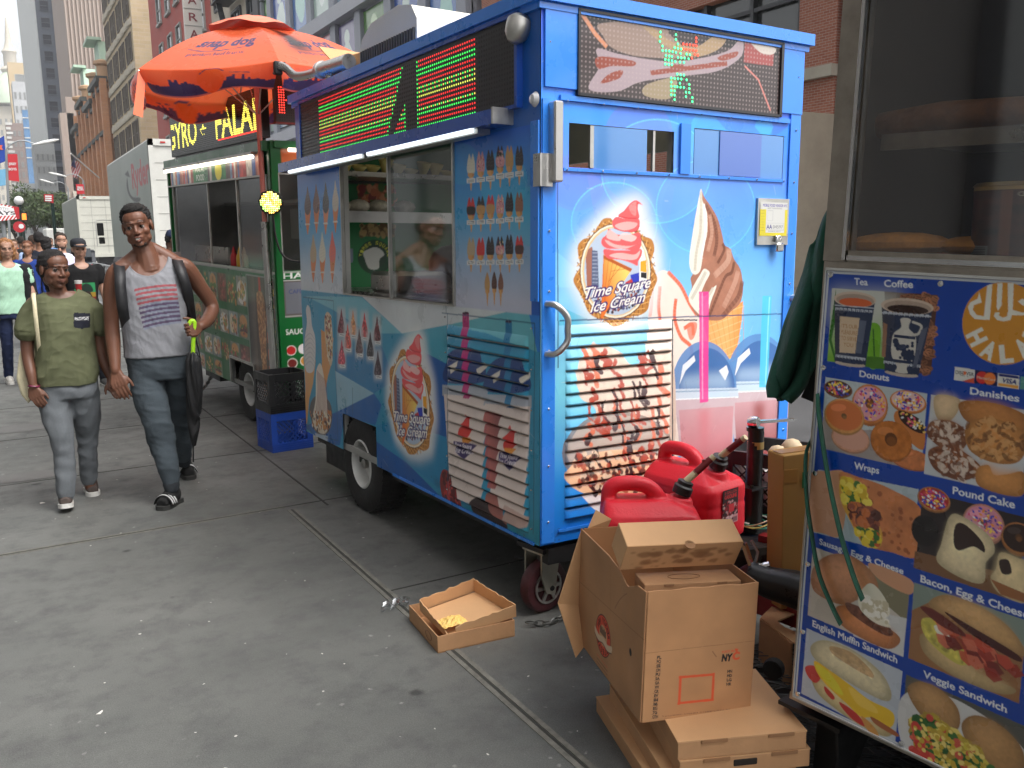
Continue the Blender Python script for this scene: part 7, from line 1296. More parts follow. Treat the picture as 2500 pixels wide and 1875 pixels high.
 MB().tube(smooth([px(462,806),px(462,792),px(467,784),px(474,786),px(474,800),px(472,830),px(471,862)],5,False),.0135,12).build('handle',gm,t);q=MB();q.tube([px(471,860),px(472,880),px(474,930,.01),px(474,985,.02),px(473,1040,.03),px(472,1090,.04)],[.02,.042,.05,.044,.032,.014],14);V,Fc=fuse(q,.006,2);N=vnorm(V,Fc);V=V+N*(.006*np.sin(np.arctan2(V[:,1],V[:,0])*7+V[:,2]*9))[:,None];raw('canopy',V,Fc,mat('black_umbrella_cloth',(.009,.009,.01),.6),t,True);MB().tube([px(472,1088,.04),px(472,1128,.045)],.005,8).build('ferrule',BLACKM,t)
make_man()
def make_woman():
 Y=6.12;b=Body('young woman in an olive t-shirt and grey joggers looking to the side',(J(190,1230,6.1)[0],6.1),(.135,.06,.037));hr,hf,hu=frame_from((.04,0,1),(.42,-.9,.08));b.head(J(133,658,Y-.02),hr,hf,hu,.97,gaze=(.4,.08),fem=True)
 sk=[(712,112,184,.055,.02),(730,76,222,.08,.02),(755,70,234,.1,.02),(810,92,222,.115,0),(870,100,220,.1,0),(930,102,228,.1,0),(950,102,230,.1,0)];b.loft(b.mb,rows(sk,Y));b.limb(b.mb,[J(138,695,Y),J(146,720,Y),J(150,742,Y)],[.046,.048,.062])
 b.limb(b.mb,[J(82,742,Y),J(70,770,Y),J(66,830,Y+.01),J(68,872,Y),J(76,912,Y-.04),J(81,944,Y-.06)],[.044,.043,.038,.034,.031,.022]);b.hand(J(81,946,Y-.06),J(86,962,Y-.07),(.35,-.3,-1),(-.85,.4,-.2),(.8,-.2,-.5),.45,.92)
 b.limb(b.mb,[J(222,745,Y),J(236,775,Y),J(243,830,Y+.03),J(248,865,Y+.02),J(258,895,Y),J(268,920,Y-.02)],[.044,.042,.038,.034,.031,.022]);b.hand(J(272,925,Y-.02),J(277,942,Y-.03),(.25,-.2,-1),(.8,.4,-.1),(-.7,-.3,-.5),.5,.92);b.limb(b.mb,[J(160,1195,5.98),J(163,1222,5.98)],[.036,.034]);b.limb(b.mb,[J(217,1165,6.27),J(220,1186,6.27)],[.036,.034]);b.finish(3)
 q=MB();tk=[(710,108,192,.05,.02),(724,80,222,.085,.02),(752,74,234,.112,.015),(805,90,227,.126,0),(860,92,232,.122,0),(915,88,243,.128,0),(938,92,240,.126,0)];b.loft(q,rows(tk,Y),.004);b.limb(q,[J(92,742,Y),J(74,762,Y),J(66,790,Y),J(63,806,Y)],[.052,.058,.062,.066],16);b.limb(q,[J(214,742,Y),J(230,758,Y),J(240,780,Y),J(244,798,Y)],[.052,.055,.058,.058],16)
 pk=Art(0,40,0,40,.5,L(28,30,40));pk.k=None;pk.text('HUG MORE',(3,22),(37,23),(3,30),L(200,200,200),.02);PI_=pk.done()[::-1]
 def col(P,C):
  v=(P-CAM)@RW;x,y=1250+F*v[:,0]/v[:,2],937.5+F*v[:,1]/v[:,2];fr=P[:,1]<Y-.03;C*=(1+.10*pnoise(P,9,2)+.07*pnoise(P,30,6))[:,None]
  m=fr&(x>180)&(x<220)&(y>763+(x-180)*.05)&(y<799+4*(1-np.abs(x-200)/20));ix=np.clip(((x[m]-180)/40*80).astype(int),0,79);iy=np.clip(((y[m]-764)/40*80).astype(int),0,79);C[m]=PI_[iy,ix];return C
 def keep(c):
  v=(c-CAM)@RW;x,y=1250+F*v[:,0]/v[:,2],937.5+F*v[:,1]/v[:,2];return np.sqrt(((x-147)/42)**2+((y-703)/26)**2)-1
 b.cloth('t_shirt',q,L(94,97,72),.0048,(.0105,11),keep,col,seed=11,aniso=(1,1,.7))
 q=MB();b.loft(q,rows([(925,92,240,.11,0),(950,94,243,.118,0),(968,98,242,.114,0)],Y));b.limb(q,[J(136,960,Y),J(140,1010,Y-.03),J(150,1060,Y-.09),J(156,1110,Y-.1),J(160,1160,6.0),J(161,1205,5.98)],[.098,.09,.072,.062,.055,.05],18);b.limb(q,[J(204,960,Y),J(211,1010,Y+.02),J(214,1060,Y+.07),J(215,1110,6.22),J(217,1155,6.26),J(218,1172,6.27)],[.095,.086,.068,.056,.05,.045],18)
 b.cloth('joggers',q,L(98,102,106),.0075,(.0085,11),seed=14,aniso=(1.1,.8,1.2),colour=lambda P,C:C*(1+.06*pnoise(P,240,3))[:,None])
 um,ws=mat('brown_canvas',(.07,.052,.045),.85,var=.15,vs=40),mat('white_rubber',(.58,.57,.54),.6,var=.12,vs=20)
 shoe(b,'slip_on_shoe',(*ground(163,1232)[:2],.0),(*ground(162,1255)[:2],.035),um,ws,w=.043,ankle=J(161,1205,5.98));shoe(b,'slip_on_shoe',(*ground(220,1196)[:2],.0),(*ground(230,1212)[:2],.0),um,ws,w=.043,ankle=J(218,1178,6.27))
 b.hair([((0,-.02,.045),(.083,.098,.084)),((0,-.05,.01),(.084,.075,.08)),((-.03,-.09,-.02),(.075,.06,.1)),((-.05,-.06,.03),(.06,.07,.07))],(.010,.008,.008),.006,.003,140,tubes=[([(-.01,-.085,.0),(-.03,-.10,-.06),(-.035,-.10,-.12),(-.03,-.09,-.16)],[.06,.055,.045,.03])])
 w1=MB();c=b.L(J(83,942,Y-.06));w1.tube([c+np.array([.03*math.cos(a),.03*math.sin(a),.004*math.sin(a*2)])for a in np.linspace(0,6.28,24,endpoint=False)],.0055,6,closed=True);w1.build('bracelet',mat('maroon_bead',(.16,.01,.05),.3),b.t)
 MB().ball(tuple(b.Wh((-.078,.0,-.035))),.006,8).build('earring',CHROME,b.t)
 t=thing('tote_bag','cream canvas tote bag hanging from the olive t-shirt woman\'s shoulder','bag',J(65,900,Y+.1));o=np.array(t.location);cm=mat('cream_canvas',L(206,196,164),.85,var=.1,vs=9,bump=.2,bs=90);q=MB()
 ol=[(60,812),(90,845),(99,880),(96,930),(82,968),(70,985),(52,965),(40,925),(46,870)];A1=[J(x,y,Y+.02)-o for x,y in ol];A2=[J(x,y,Y+.15)-o for x,y in ol];n=len(ol);q.add(A1+A2,[list(range(n)),list(range(n,2*n))[::-1]]+[[i,(i+1)%n,n+(i+1)%n,n+i]for i in range(n)]);V,Fc=fuse(q,.008,5);raw('bag',V,Fc,cm,t,True)
 for P in([(84,716,.06),(82,722,-.07),(85,752,-.125),(90,800,-.125),(95,848,-.07),(97,880,0.02)],):
  Q=smooth([J(x,y,Y+dy)-o for x,y,dy in P],5,False);V=[]
  for p in Q:V+=[p-np.array([.011,0,0]),p+np.array([.011,0,0])]
  raw('strap',V,[[2*i,2*i+1,2*i+3,2*i+2]for i in range(len(Q)-1)],cm,t,True).modifiers.new('thick','SOLIDIFY').thickness=.004
make_woman()
def walker(label,x,y,Hh,skin,top,legs,hair,face=0.,style='short',sleeves=.5,shoe_c=(.05,.05,.05),vox=.011,pose=0,lean=0.,cap=None,phase=1,longtop=0.,neck=None,extra=None,group='people walking on the pavement'):
 """a person built from body proportions; face = heading, 0 looks at the camera side (-Y)"""
 ca,sa=math.cos(face),math.sin(face);r,f=np.array([ca,sa,0]),np.array([sa,-ca,0]);k=Hh/1.75;B=np.array([x,y,0.]);b=Body(label,(x,y),skin,r,f,vox,group)
 P=lambda a,c,z:B+r*a*k+f*(c+lean*max(0,z-.9))*k+np.array([0,0,z*k])
 hr,hf,hu=frame_from((0,0,1)+f*lean,f+np.array([0,0,-.25 if pose==2 else 0]));b.head(P(0,.0,1.62),hr,hf,hu,.98*k,eyes=False,detail=vox<.0095,fem=style!='short')
 T=[(P(0,0,1.46),.06*k,.05*k),(P(0,0,1.42),.15*k,.08*k),(P(0,0,1.36),.19*k,.10*k),(P(0,0,1.2),.17*k,.11*k),(P(0,0,1.05),.155*k,.10*k),(P(0,0,.92),.175*k,.115*k)];b.loft(b.mb,T);b.limb(b.mb,[P(0,-.01,1.56),P(0,-.01,1.42)],[.05*k,.06*k])
 q=MB();b.loft(q,T+[(P(0,0,.86-longtop),.178*k,.118*k)],.008+.01*(longtop>0))
 for s in(-1,1):
  w=[P(s*.19,0,1.38),P(s*.22,-.02+.05*s*phase,1.12),P(s*.235,.06+.1*s*phase,.88)]
  if pose in(1,2)and s==(1 if pose==1 else-1):w=[P(s*.19,0,1.38),P(s*.24,.02,1.12),P(s*.08,.24,1.2 if pose==1 else 1.42)]
  b.limb(b.mb,w,[.05*k,.04*k,.028*k]);d=(w[2]-w[1])/np.linalg.norm(w[2]-w[1]);b.hand(w[2],w[2]+d*.035,d,f*-1+r*.1,f*.6+d*.3 if pose==0 else np.array([0,0,1.]),.5,.95*k)
  e=w[1]if sleeves<=1 else w[2];st=w[0]+(w[1]-w[0])*min(1,sleeves*1.1);b.limb(q,[w[0],st]if sleeves<=1 else[w[0],w[1],w[1]+(w[2]-w[1])*.9],[.068*k,.062*k]if sleeves<=1 else[.066*k,.055*k,.044*k])
 b.finish(2);b.cloth('top',q,top,vox*1.1,(.006,14),seed=int(x*100)%50,keep=None if neck is None else(lambda c:np.linalg.norm((c-P(0,.07,1.47)),axis=1)-neck*k));q=MB();b.loft(q,[(P(0,0,1.0),.15*k,.1*k),(P(0,0,.9),.175*k,.118*k),(P(0,0,.8),.178*k,.115*k)])
 for s in(-1,1):
  dz=.22*s*phase;kn,an=P(s*.09,.08+dz*.6,.5),P(s*.09,dz,.1);b.limb(q,[P(s*.09,0,.88),kn,an],[.092*k,.066*k,.05*k]);g=an.copy();g[2]=.0;shoe(b,'shoe',g-f*.07*k,g+f*.18*k,mat('shoe_%d'%int(sum(shoe_c)*300),shoe_c,.6),mat('white_rubber',(.58,.57,.54),.6,var=.12,vs=20),w=.042*k)
 b.cloth('trousers',q,legs,vox*1.2,(.006,14),seed=7,aniso=(1,1,1.4))
 if style=='short':b.hair([((0,-.022,.055),(.083,.097,.078)),((0,-.05,.015),(.079,.07,.07))],hair,.01,.004,120)
 elif style=='long':b.hair([((0,-.022,.05),(.086,.1,.082)),((-.07,-.02,-.04),(.035,.05,.1)),((.07,-.02,-.04),(.035,.05,.1)),((0,-.07,-.05),(.085,.05,.12))],hair,.01,.008,70)
 elif style=='bob':b.hair([((0,-.022,.05),(.084,.1,.08)),((0,-.06,-.02),(.08,.06,.08))],hair,.01,.006,90)
 if cap is not None:
  M_=MB();o=len(M_.V);M_.lathe([(.088,0),(.09,.03),(.083,.065),(.055,.09),(.001,.098)],22,(0,0,0),(0,0,1),False);V=[tuple(b.Wh(np.array(v)*np.array([1,1.12,1])+np.array([0,-.018,.042])))for v in M_.V];Fc=M_.Fc;cp=raw('cap',V,Fc,mat('cap_cloth_%d'%int(cap[2]*1000),cap,.85,bump=.2,bs=200),b.t,True);A1=[tuple(b.Wh((.075*math.sin(a),.07+.075*math.cos(a),.045-.018*math.cos(a))))for a in np.linspace(-1.35,1.35,14)]+[tuple(b.Wh((.075*math.sin(a),.06-.0*math.cos(a),.05)))for a in np.linspace(1.35,-1.35,14)];raw('cap_brim',A1,[list(range(28))],cp.data.materials[0],cp).modifiers.new('thick','SOLIDIFY').thickness=.005
 if extra:extra(b,P,r,f,k)
 return b.t
def make_crowd():
 BR_,PALE,MID=(.26,.13,.08),(.38,.215,.15),(.12,.06,.04);px=lambda x,Y:J(x,600,Y)[0]
 def print_tee(b,P,r,f,k):
  A=Art(-.11,.11,0,.2,.006,L(20,20,20));A.k=None;A.poly([(-.11,.09),(.11,.09),(.11,.2),(-.11,.2)],L(40,140,84));A.blob([(-.03,.09),(-.05,.14),(0,.19),(.06,.17),(.08,.1)],L(14,40,30));A.poly([(-.11,.04),(.11,.04),(.11,.09),(-.11,.09)],L(150,120,30));A.poly([(-.11,.0),(.11,.0),(.11,.04),(-.11,.04)],L(120,24,30));A.blob([(-.02,0),(-.03,.08),(.04,.1),(.07,.0)],L(40,24,20));A.sheet('shirt_print',lambda U,V:np.array([b.L(P(0,.126,1.02))+r*u+np.array([0,0,v])+f*(-.25*u*u*8)for u,v in zip(U,V)]),mat('tee_print',vcol=True,rough=.8),b.t)
 walker('woman in a black baseball cap and black printed t-shirt sipping a drink',px(192,11.3),11.3,1.66,PALE,(.012,.012,.013),(.02,.022,.03),(.02,.014,.01),.15,'bob',.45,cap=(.014,.016,.022),vox=.008,neck=.085,extra=print_tee)
 c=np.array([px(183,11.0),11.03,1.08]);t=thing('paper_cup','red and white paper cup held by the woman in the black cap','cup',c);MB().lathe([(.028,0),(.038,.12),(.04,.122)],16).build('cup',mat('red_cup',(.5,.03,.03),.5),t);MB().lathe([(.0385,.085),(.0405,.118),(.041,.122),(.001,.126)],16).build('lid',mat('white_lid',(.65,.64,.62),.4),t)
 def cardi(b,P,r,f,k):
  q=MB()
  for s in(-1,1):b.loft(q,[(P(s*.13,-.01,1.42),.07*k,.09*k),(P(s*.16,-.01,1.3),.06*k,.115*k),(P(s*.17,-.02,1.0),.05*k,.11*k),(P(s*.18,-.02,.78),.05*k,.1*k)])
  for s in(-1,1):b.limb(q,[P(s*.19,0,1.38),P(s*.225,-.0,1.12),P(s*.235,.06,.98)],[.072*k,.06*k,.052*k])
  b.loft(q,[(P(0,-.06,1.44),.15*k,.04*k),(P(0,-.08,1.2),.19*k,.05*k),(P(0,-.08,.78),.2*k,.05*k)]);b.cloth('cardigan',q,(.014,.014,.016),.011,(.006,14),seed=5)
  q=MB()
  for s in(-1,1):q.tube([b.Wh((s*.033+.022*math.cos(a),.092,.0+.017*math.sin(a)))for a in np.linspace(0,6.28,14,endpoint=False)],.002,5,closed=True)
  q.build('glasses',BLACKM,b.t)
 walker('curly haired woman in glasses, mint top, dark cardigan and rolled jeans',px(14,11.8),11.8,1.68,PALE,L(168,208,182),(.02,.03,.075),L(150,104,66),.12,'long',.5,(.6,.58,.54),vox=.008,neck=.08,extra=cardi)
 walker('woman in a royal blue blouse and black trousers further down the pavement',px(66,16),16,1.66,BR_,(.015,.04,.2),(.012,.012,.014),L(96,56,36),-.2,'bob',1.4,neck=.09)
 walker('bearded man with a hand raised to his mouth behind the woman in the cap',px(150,14.4),14.4,1.76,PALE,L(206,200,222),(.03,.03,.05),(.03,.018,.012),.05,'short',1.4,pose=2,vox=.0095,extra=lambda b,P,r,f,k:b.hair([((0,.06,-.09),(.04,.03,.025)),((.045,.03,-.06),(.016,.035,.035)),((-.045,.03,-.06),(.016,.035,.035))],(.035,.02,.014),.01,.003,90,'beard'))
 walker('man in a navy baseball cap bending forward behind the green cart',px(374,12.3),12.3,1.74,MID,L(92,108,112),(.03,.03,.035),(.01,.01,.01),1.25,'short',.5,cap=(.012,.022,.06),vox=.0095,lean=.35)
 for lab,xp,Y,hh,tp,lg,hr_,fc,st,ph in(('man in a dark jacket walking away behind the blue blouse woman',96,17,1.8,(.012,.015,.026),(.012,.012,.014),(.01,.008,.008),3.1,'short',1),('man in a pale blue shirt walking away down the pavement',82,18.5,1.76,L(150,170,205),(.03,.03,.04),(.05,.03,.02),3.0,'short',-1),('person in a black top with bare arms walking away beside the dark jacket',112,16,1.72,(.014,.014,.02),(.02,.02,.03),(.012,.01,.01),3.2,'bob',1),('person in a grey top among the far crowd at left',8,24,1.74,L(120,116,116),(.03,.03,.04),(.06,.035,.02),.1,'bob',1),('person in a dark coat walking in the far crowd',52,25,1.78,(.02,.02,.022),(.015,.015,.02),(.02,.014,.01),3.0,'short',-1),('person in a light blue t-shirt far along the kerb',124,30,1.76,L(110,150,205),(.03,.035,.05),(.05,.03,.02),.2,'short',1),('person in a brown jacket in the far crowd',34,21,1.7,L(110,80,60),(.03,.03,.035),(.08,.045,.025),.1,'bob',-1),('person in an orange vest far down the pavement',30,38,1.76,L(226,110,50),(.03,.03,.04),(.03,.02,.015),.1,'short',1)):
  walker(lab,px(xp,Y),Y,hh,PALE if fc<2 else BR_,tp,lg,hr_,fc,st,.5,phase=ph,vox=.016)
make_crowd()
# ================================================================ street beyond: trucks, barriers, signs, trees, buildings
def slab(px,Y,th,name,m,parent,o=(0,0,0)):
 P=[at_depth(x,y,Y)-np.array(o)for x,y in px];n=len(P);return MB().add(P+[p+np.array([0,th,0])for p in P],[list(range(n)),list(range(n,2*n))[::-1]]+[[i,(i+1)%n,n+(i+1)%n,n+i]for i in range(n)]).build(name,m,parent)
def make_trucks():
 wh,gl=mat('truck_white',(.62,.62,.58),.4,var=.08,vs=2),mat('truck_glass',(.02,.025,.03),.1)
 def truck(label,X,Y0,Y1,Hh,side,rear,art=None,Wd=2.45):
  t=thing('box_truck',label,'truck',(X,Y0,-.13));Hh+=.13;ln=Y1-Y0;z0=1.05;MB().box((Wd/2,ln/2,(z0+Hh)/2),(Wd,ln,Hh-z0),bev=.03).build('cargo_box',rear,t)
  A=Art(0,ln,z0+.03,Hh-.05,.03,side);A.k=None;A.mottle([(0,z0),(ln,z0),(ln,Hh),(0,Hh)],.05,.9,4)
  if art:art(A)
  A.sheet('side_panel',lambda U,V:np.stack([0*U-.012,U,V],1),mat('truck_print',vcol=True,rough=.4),t);q=MB()
  for a in((0,Wd,Hh-.16,Hh),(0,.12,z0,Hh),(Wd-.12,Wd,z0,Hh),(0,Wd,z0-.05,z0+.12)):q.box(((a[0]+a[1])/2,-.02,(a[2]+a[3])/2),(a[1]-a[0],.05,a[3]-a[2]))
  q.build('rear_frame',rear,t);q=MB()
  for i in range(1,7):q.box((Wd/2,-.002,z0+.12+i*(Hh-z0-.28)/7),(Wd-.26,.012,.012))
  for xx in(.62,1.25,1.85):q.box((xx,-.004,(z0+Hh)/2),(.012,.012,Hh-z0-.3))
  q.build('door_seams',mat('seam_grey',(.3,.3,.28),.6),t);q=MB().box((.35,-.05,Hh-.08),(.12,.02,.04)).box((2.1,-.05,Hh-.08),(.12,.02,.04)).box((.14,-.06,z0+.02),(.16,.03,.08)).box((2.3,-.06,z0+.02),(.16,.03,.08));q.build('tail_light',mat('red_lens',(.45,.02,.02),.2),t);MB().box((Wd/2,ln/2,.85),(.9,ln,.3)).box((Wd/2,-.08,.62),(2.1,.1,.12)).build('chassis',BLACKM,t)
  MB().box((Wd/2,ln+.75,1.35),(2.1,1.5,1.5),bev=.12).build('cab',wh,t);MB().box((Wd/2,ln+.9,1.95),(2.12,.8,.55)).build('window',gl,t)
  for yy in(1.4,ln+.8):
   for xx in(.2,Wd-.2):MB().lathe([(.2,-.13),(.42,-.15),(.48,-.1),(.48,.1),(.42,.15),(.2,.13)],22,(xx,yy,.48),(1,0,0)).build('wheel',RUBBER,t)
  q=MB();q.box((-.32,ln+.55,2.15),(.2,.07,.42),bev=.02);q.box((-.3,ln+.55,1.78),(.18,.07,.22),bev=.02);mr=q.build('mirror',BLACKM,t);q=MB()
  q.tube([(.1,ln+.6,2.45),(-.4,ln+.55,2.46),(-.45,ln+.55,2.4),(-.45,ln+.55,1.6),(.1,ln+.6,1.6)],.018,6);q.build('mirror_arm',wh,mr);return t
 S1=Frame((3.65,24.3,-.13),np.eye(3));k1=K(S1.side,0,0,3.16)
 def ryder(A):
  A.k=k1;RD,BKc=L(168,62,66),L(50,56,58);A.text('Ryder',(1026,1452),(1160,1400),(1008,1268),RD,.03,.1);A.poly([(965,1345),(990,1315),(1005,1362),(1015,1368),(985,1362)],BKc);A.blob([(985,1370),(1000,1470),(1030,1520),(1085,1525),(1080,1555),(1040,1555),(1000,1510),(980,1440)],BKc)
  A.text('rent.ryder',(800,1345),(855,1318),(798,1328),L(110,120,120));A.text('1.800.555',(808,1392),(858,1368),(806,1378),L(110,120,120))
 truck('box truck with red lettering and a dark swoosh on its grey green side',3.65,24.3,33.,4.1,L(140,150,142),wh,ryder);truck('plain white backed box truck parked beyond the lettered one',3.9,48.8,58.5,3.8,L(120,126,116),mat('truck_cream',(.6,.6,.53),.45,var=.06))
 t=thing('white_van','distant white box van parked near the trees','van',(at_depth(116,590,85)[0],85,-.13));MB().box((.9,2.6,1.75),(1.9,5,2.3),bev=.08).build('cargo_box',wh,t);MB().box((.9,5.6,1.1),(1.8,1.6,1.4),bev=.15).build('cab',wh,t);q=MB()
 for xx in(.1,1.7):
  for yy in(1,5):q.lathe([(.2,-.1),(.36,-.1),(.36,.1),(.2,.1)],16,(xx,yy,.36),(1,0,0))
 q.build('wheels',RUBBER,t)
 def car(label,xp,Y,col,roof=1.45,sign=False):
  t=thing('parked_car',label,'car',(at_depth(xp,590,Y)[0],Y,-.13),.0,'cars down the street');b=mat('car_%d'%int(sum(col)*999),col,.25,coat=.8);q=MB();pr=[(-2.2,.4),(-2.25,.75),(-2.1,.92),(-1.5,.98),(-.9,roof-.03),(.5,roof),(1.2,1.02),(2.1,.88),(2.25,.6),(2.2,.38)]
  q.prism(pr,lambda u,v,d:(d,u+2.2,v),0,1.8);q.build('body',b,t);q=MB();q.box((.9,.93,1.2),(1.5,.5,.3),rot3(.75,0,0));q.box((.9,2.0,1.22),(1.84,1.7,.32));q.build('window',mat('truck_glass',(.02,.025,.03),.1),t);MB().box((.3,-.06,.78),(.35,.04,.14)).build('tail_light',_M['red_lens'],t);MB().box((1.5,-.06,.78),(.35,.04,.14)).build('tail_light',_M['red_lens'],t)
  for yy in(.7,3.5):
   for xx in(.12,1.68):MB().lathe([(.15,-.1),(.3,-.11),(.33,-.05),(.33,.05),(.3,.11),(.15,.1)],18,(xx,yy,.33),(1,0,0)).build('wheel',RUBBER,t)
  if sign:MB().box((.9,2.2,roof+.12),(.6,.25,.2)).build('roof_sign',mat('taxi_sign',(.7,.5,.15),.5),t)
 car('dark car beyond the crowd on the road',112,40,(.02,.022,.028));car('pale car with a roof sign far up the road',78,62,(.6,.6,.58),1.5,True);car('black car far down the road beside the trees',100,75,(.02,.02,.02),1.6)
make_trucks()
def make_barriers():
 st=mat('galvanised_pipe',(.42,.43,.43),.4,.8,var=.15)
 def barrier(y,lab):
  t=thing('crowd_barrier',lab,'barrier',(2.2,y,0),0,'steel crowd barriers along the kerb');q=MB();q.tube([(0,0,.18),(0,0,1.1),(0,2.25,1.1),(0,2.25,.18),(0,0,.18)],.021,8);q.build('frame',st,t);q=MB()
  for i in range(1,16):q.tube([(0,i*.14,.18),(0,i*.14,1.1)],.007,5)
  q.build('bars',st,t);MB().box((-.012,1.1,.68),(.008,1.7,.62)).build('sign_panel',mat('barrier_panel',(.2,.23,.24),.5,var=.1),t);patch('lettering','POLICE',(-.017,1.85,.6),(-.017,.4,.6),(0,0,1),mat('white_paint',(.7,.7,.7),.6),t,.2,.02,.001)
  for yy in(.3,1.95):MB().tube([(-.3,yy,.02),(-.05,yy,.14),(0,yy,.2),(.05,yy,.14),(.3,yy,.02)],.016,6).build('foot',st,t)
 barrier(17.4,'steel crowd barrier with a grey panel, nearest along the kerb');barrier(19.8,'steel crowd barrier with a grey panel, second along the kerb');barrier(22.2,'steel crowd barrier with a grey panel, farthest along the kerb')
make_barriers()
def make_signs():
 pole=mat('pole_grey',(.3,.32,.33),.5,.5,var=.1);dg=mat('pole_dark_green',(.012,.03,.026),.4,.3);W_=mat('lamp_white',(.7,.7,.68),.4);RDm=mat('banner_red',(.5,.02,.03),.6,var=.06)
 def banner(label,px,Y,txt,post=True):
  b=at_depth((px[0][0]+px[1][0])/2,600,Y);t=thing('street_banner',label,'banner',(b[0],Y,0));o=(b[0],Y,0);slab(px,Y,.03,'cloth',RDm,t,o);n=len(txt)
  for i,s in enumerate(txt):
   f=(.42+i*.2)if n>1 else.5;l,r_,bl=(np.array(px[j],float)for j in(0,1,3));a=l+(bl-l)*f+(r_-l)*.1;c=l+(bl-l)*f+(r_-l)*.9;A_,B_=at_depth(*a,Y-.01)-np.array(o),at_depth(*c,Y-.01)-np.array(o);patch('lettering',s,A_,B_,(0,0,1),mat('white_paint',(.7,.7,.7),.6),t,np.linalg.norm(B_-A_)*.34,.03,.005)
  return t,o
 banner('red theatre banner hanging on the near lamp post at the far left',[(18,376),(42,376),(47,443),(20,440)],42,('JERSEY','BOYS'));banner('smaller red theatre banner above the cream truck roof',[(185,449),(204,450),(207,473),(188,474)],62,('JERSEY','BOYS'))
 def lamp(label,base,top,arm,Y):
  b=at_depth(base,600,Y);t=thing('street_lamp',label,'street lamp',(b[0],Y,0));o=np.array([b[0],Y,0]);p=at_depth(*top,Y)-o;e=at_depth(*arm,Y)-o;MB().tube([(0,0,0),tuple(p)],.05,10).build('post',pole,t);MB().tube(smooth([p-(0,0,.8),p,(p+e)/2+(0,0,.25),e],5,False),.025,8).build('arm',pole,t);d=(e-p)/np.linalg.norm(e-p);MB().tube([e-d*.1,e+d*.3,e+d*.75,e+d*.9],[.03,.075,.065,.02],10).build('lamp_head',W_,t)
 lamp('grey street lamp with a long arm over the pavement at far left',18,(15,366),(86,352),42);lamp('street lamp reaching left across the dark tower',205,(203,440),(158,430),64);lamp('lower street lamp arm left of the flag',168,(166,458),(128,447),80)
 Y=34;b=at_depth(137,600,Y);t=thing('street_sign','red street sign on a dark green pole in front of the trees','street sign',(b[0],Y,0));o=np.array([b[0],Y,0]);MB().tube([(0,0,0),tuple(at_depth(127,490,Y)-o)],.055,10).build('pole',dg,t);slab([(107,474),(130,475),(131,496),(108,492)],Y-.06,.03,'panel',mat('sign_red',(.42,.02,.03),.5),t,tuple(o));q=MB()
 for yy in(479,484,489):a,c=at_depth(110,yy,Y-.1)-o,at_depth(126,yy+.5,Y-.1)-o;q.bar(tuple(a),tuple(c),.006,.045)
 q.build('lettering_lines',mat('white_paint',(.7,.7,.7),.6),t)
 Y=30;b=at_depth(4,600,Y);t=thing('restaurant_sign','red and white striped restaurant sign reading DAYS at the left edge','sign',(b[0],Y,0));o=np.array([b[0],Y,0]);A=Art(0,1,0,1,.008,L(190,34,44));A.k=None
 for i in range(9):A.poly([(i*.14-.3,0),(i*.14-.23,0),(i*.14+.2,1),(i*.14+.13,1)],L(232,228,228))
 A.poly([(-.1,.3),(.86,.3),(.92,.62),(.7,.9),(-.1,.95)],L(232,230,230));A.text('FRIDAYS',(-.7,.36),(.86,.36),(-.7,.6),L(28,26,34),.03);A.text('5TH',(.3,.68),(.6,.68),(.3,.82),L(150,150,160),.01);A.line([(-.1,.64),(.88,.64)],.012,L(60,60,70));A.poly([(.9,0),(1,0),(1,1),(.78,1)],L(176,30,40));c=[at_depth(x,y,Y)-o for x,y in((-20,542),(48,534),(46,506),(-20,494))]
 A.sheet('panel',lambda U,V:np.array([(c[0]*(1-u)+c[1]*u)*(1-v)+(c[3]*(1-u)+c[2]*u)*v-(0,.012,0)for u,v in zip(U,V)]),mat('sign_print',vcol=True,rough=.5),t);slab([(-20,542),(48,534),(46,506),(-20,494)],Y,.3,'box',mat('sign_red',(.42,.02,.03),.5),t,tuple(o));MB().tube([(.1,.15,0),(.1,.15,2.4)],.06,8).build('post',pole,t)
 Y=44;b=at_depth(2,600,Y);t=thing('blue_billboard','blue hanging sign with an orange mark at the top left edge','sign',(b[0],Y,0));o=np.array([b[0],Y,0]);slab([(-25,352),(10,331),(16,392),(-25,408)],Y,.2,'panel',mat('sign_blue',(.01,.05,.32),.4),t,tuple(o));slab([(-6,355),(6,354),(4,360),(8,366),(-6,364)],Y-.02,.015,'mark',mat('sign_orange',(.7,.12,.05),.5),t,tuple(o));MB().tube([(-.1,.1,0),(-.1,.1,5)],.09,8).build('post',pole,t);slab([(-25,418),(14,412),(14,452),(-25,458)],Y,.15,'lower_panel',mat('sign_sky',(.16,.4,.6),.5),t,tuple(o))
 Y=36;b=at_depth(47,600,Y);t=thing('round_sign','round red and white sign on a post above the far crowd','sign',(b[0],Y,0));MB().tube([(0,0,0),(0,0,2.0)],.03,8).build('post',pole,t);p=at_depth(47,554,Y)-np.array([b[0],Y,0]);MB().lathe([(.19,0),(.19,.04)],24,tuple(p),(0,-1,0)).build('disc',mat('sign_red',(.42,.02,.03),.5),t);MB().lathe([(.08,.041),(.08,.05)],18,tuple(p+(.06,0,.02)),(0,-1,0)).build('disc_centre',mat('white_paint',(.7,.7,.7),.6),t)
 Y=46;b=at_depth(48,600,Y);t=thing('lamp_post','black lamp post with a white globe by the far trees','street lamp',(b[0],Y,0));p=at_depth(47,500,Y)-np.array([b[0],Y,0]);MB().tube([(0,0,0),tuple(p)],.08,8).build('post',dg,t);MB().ball(tuple(p+(0,0,.18)),.2,12).build('globe',W_,t)
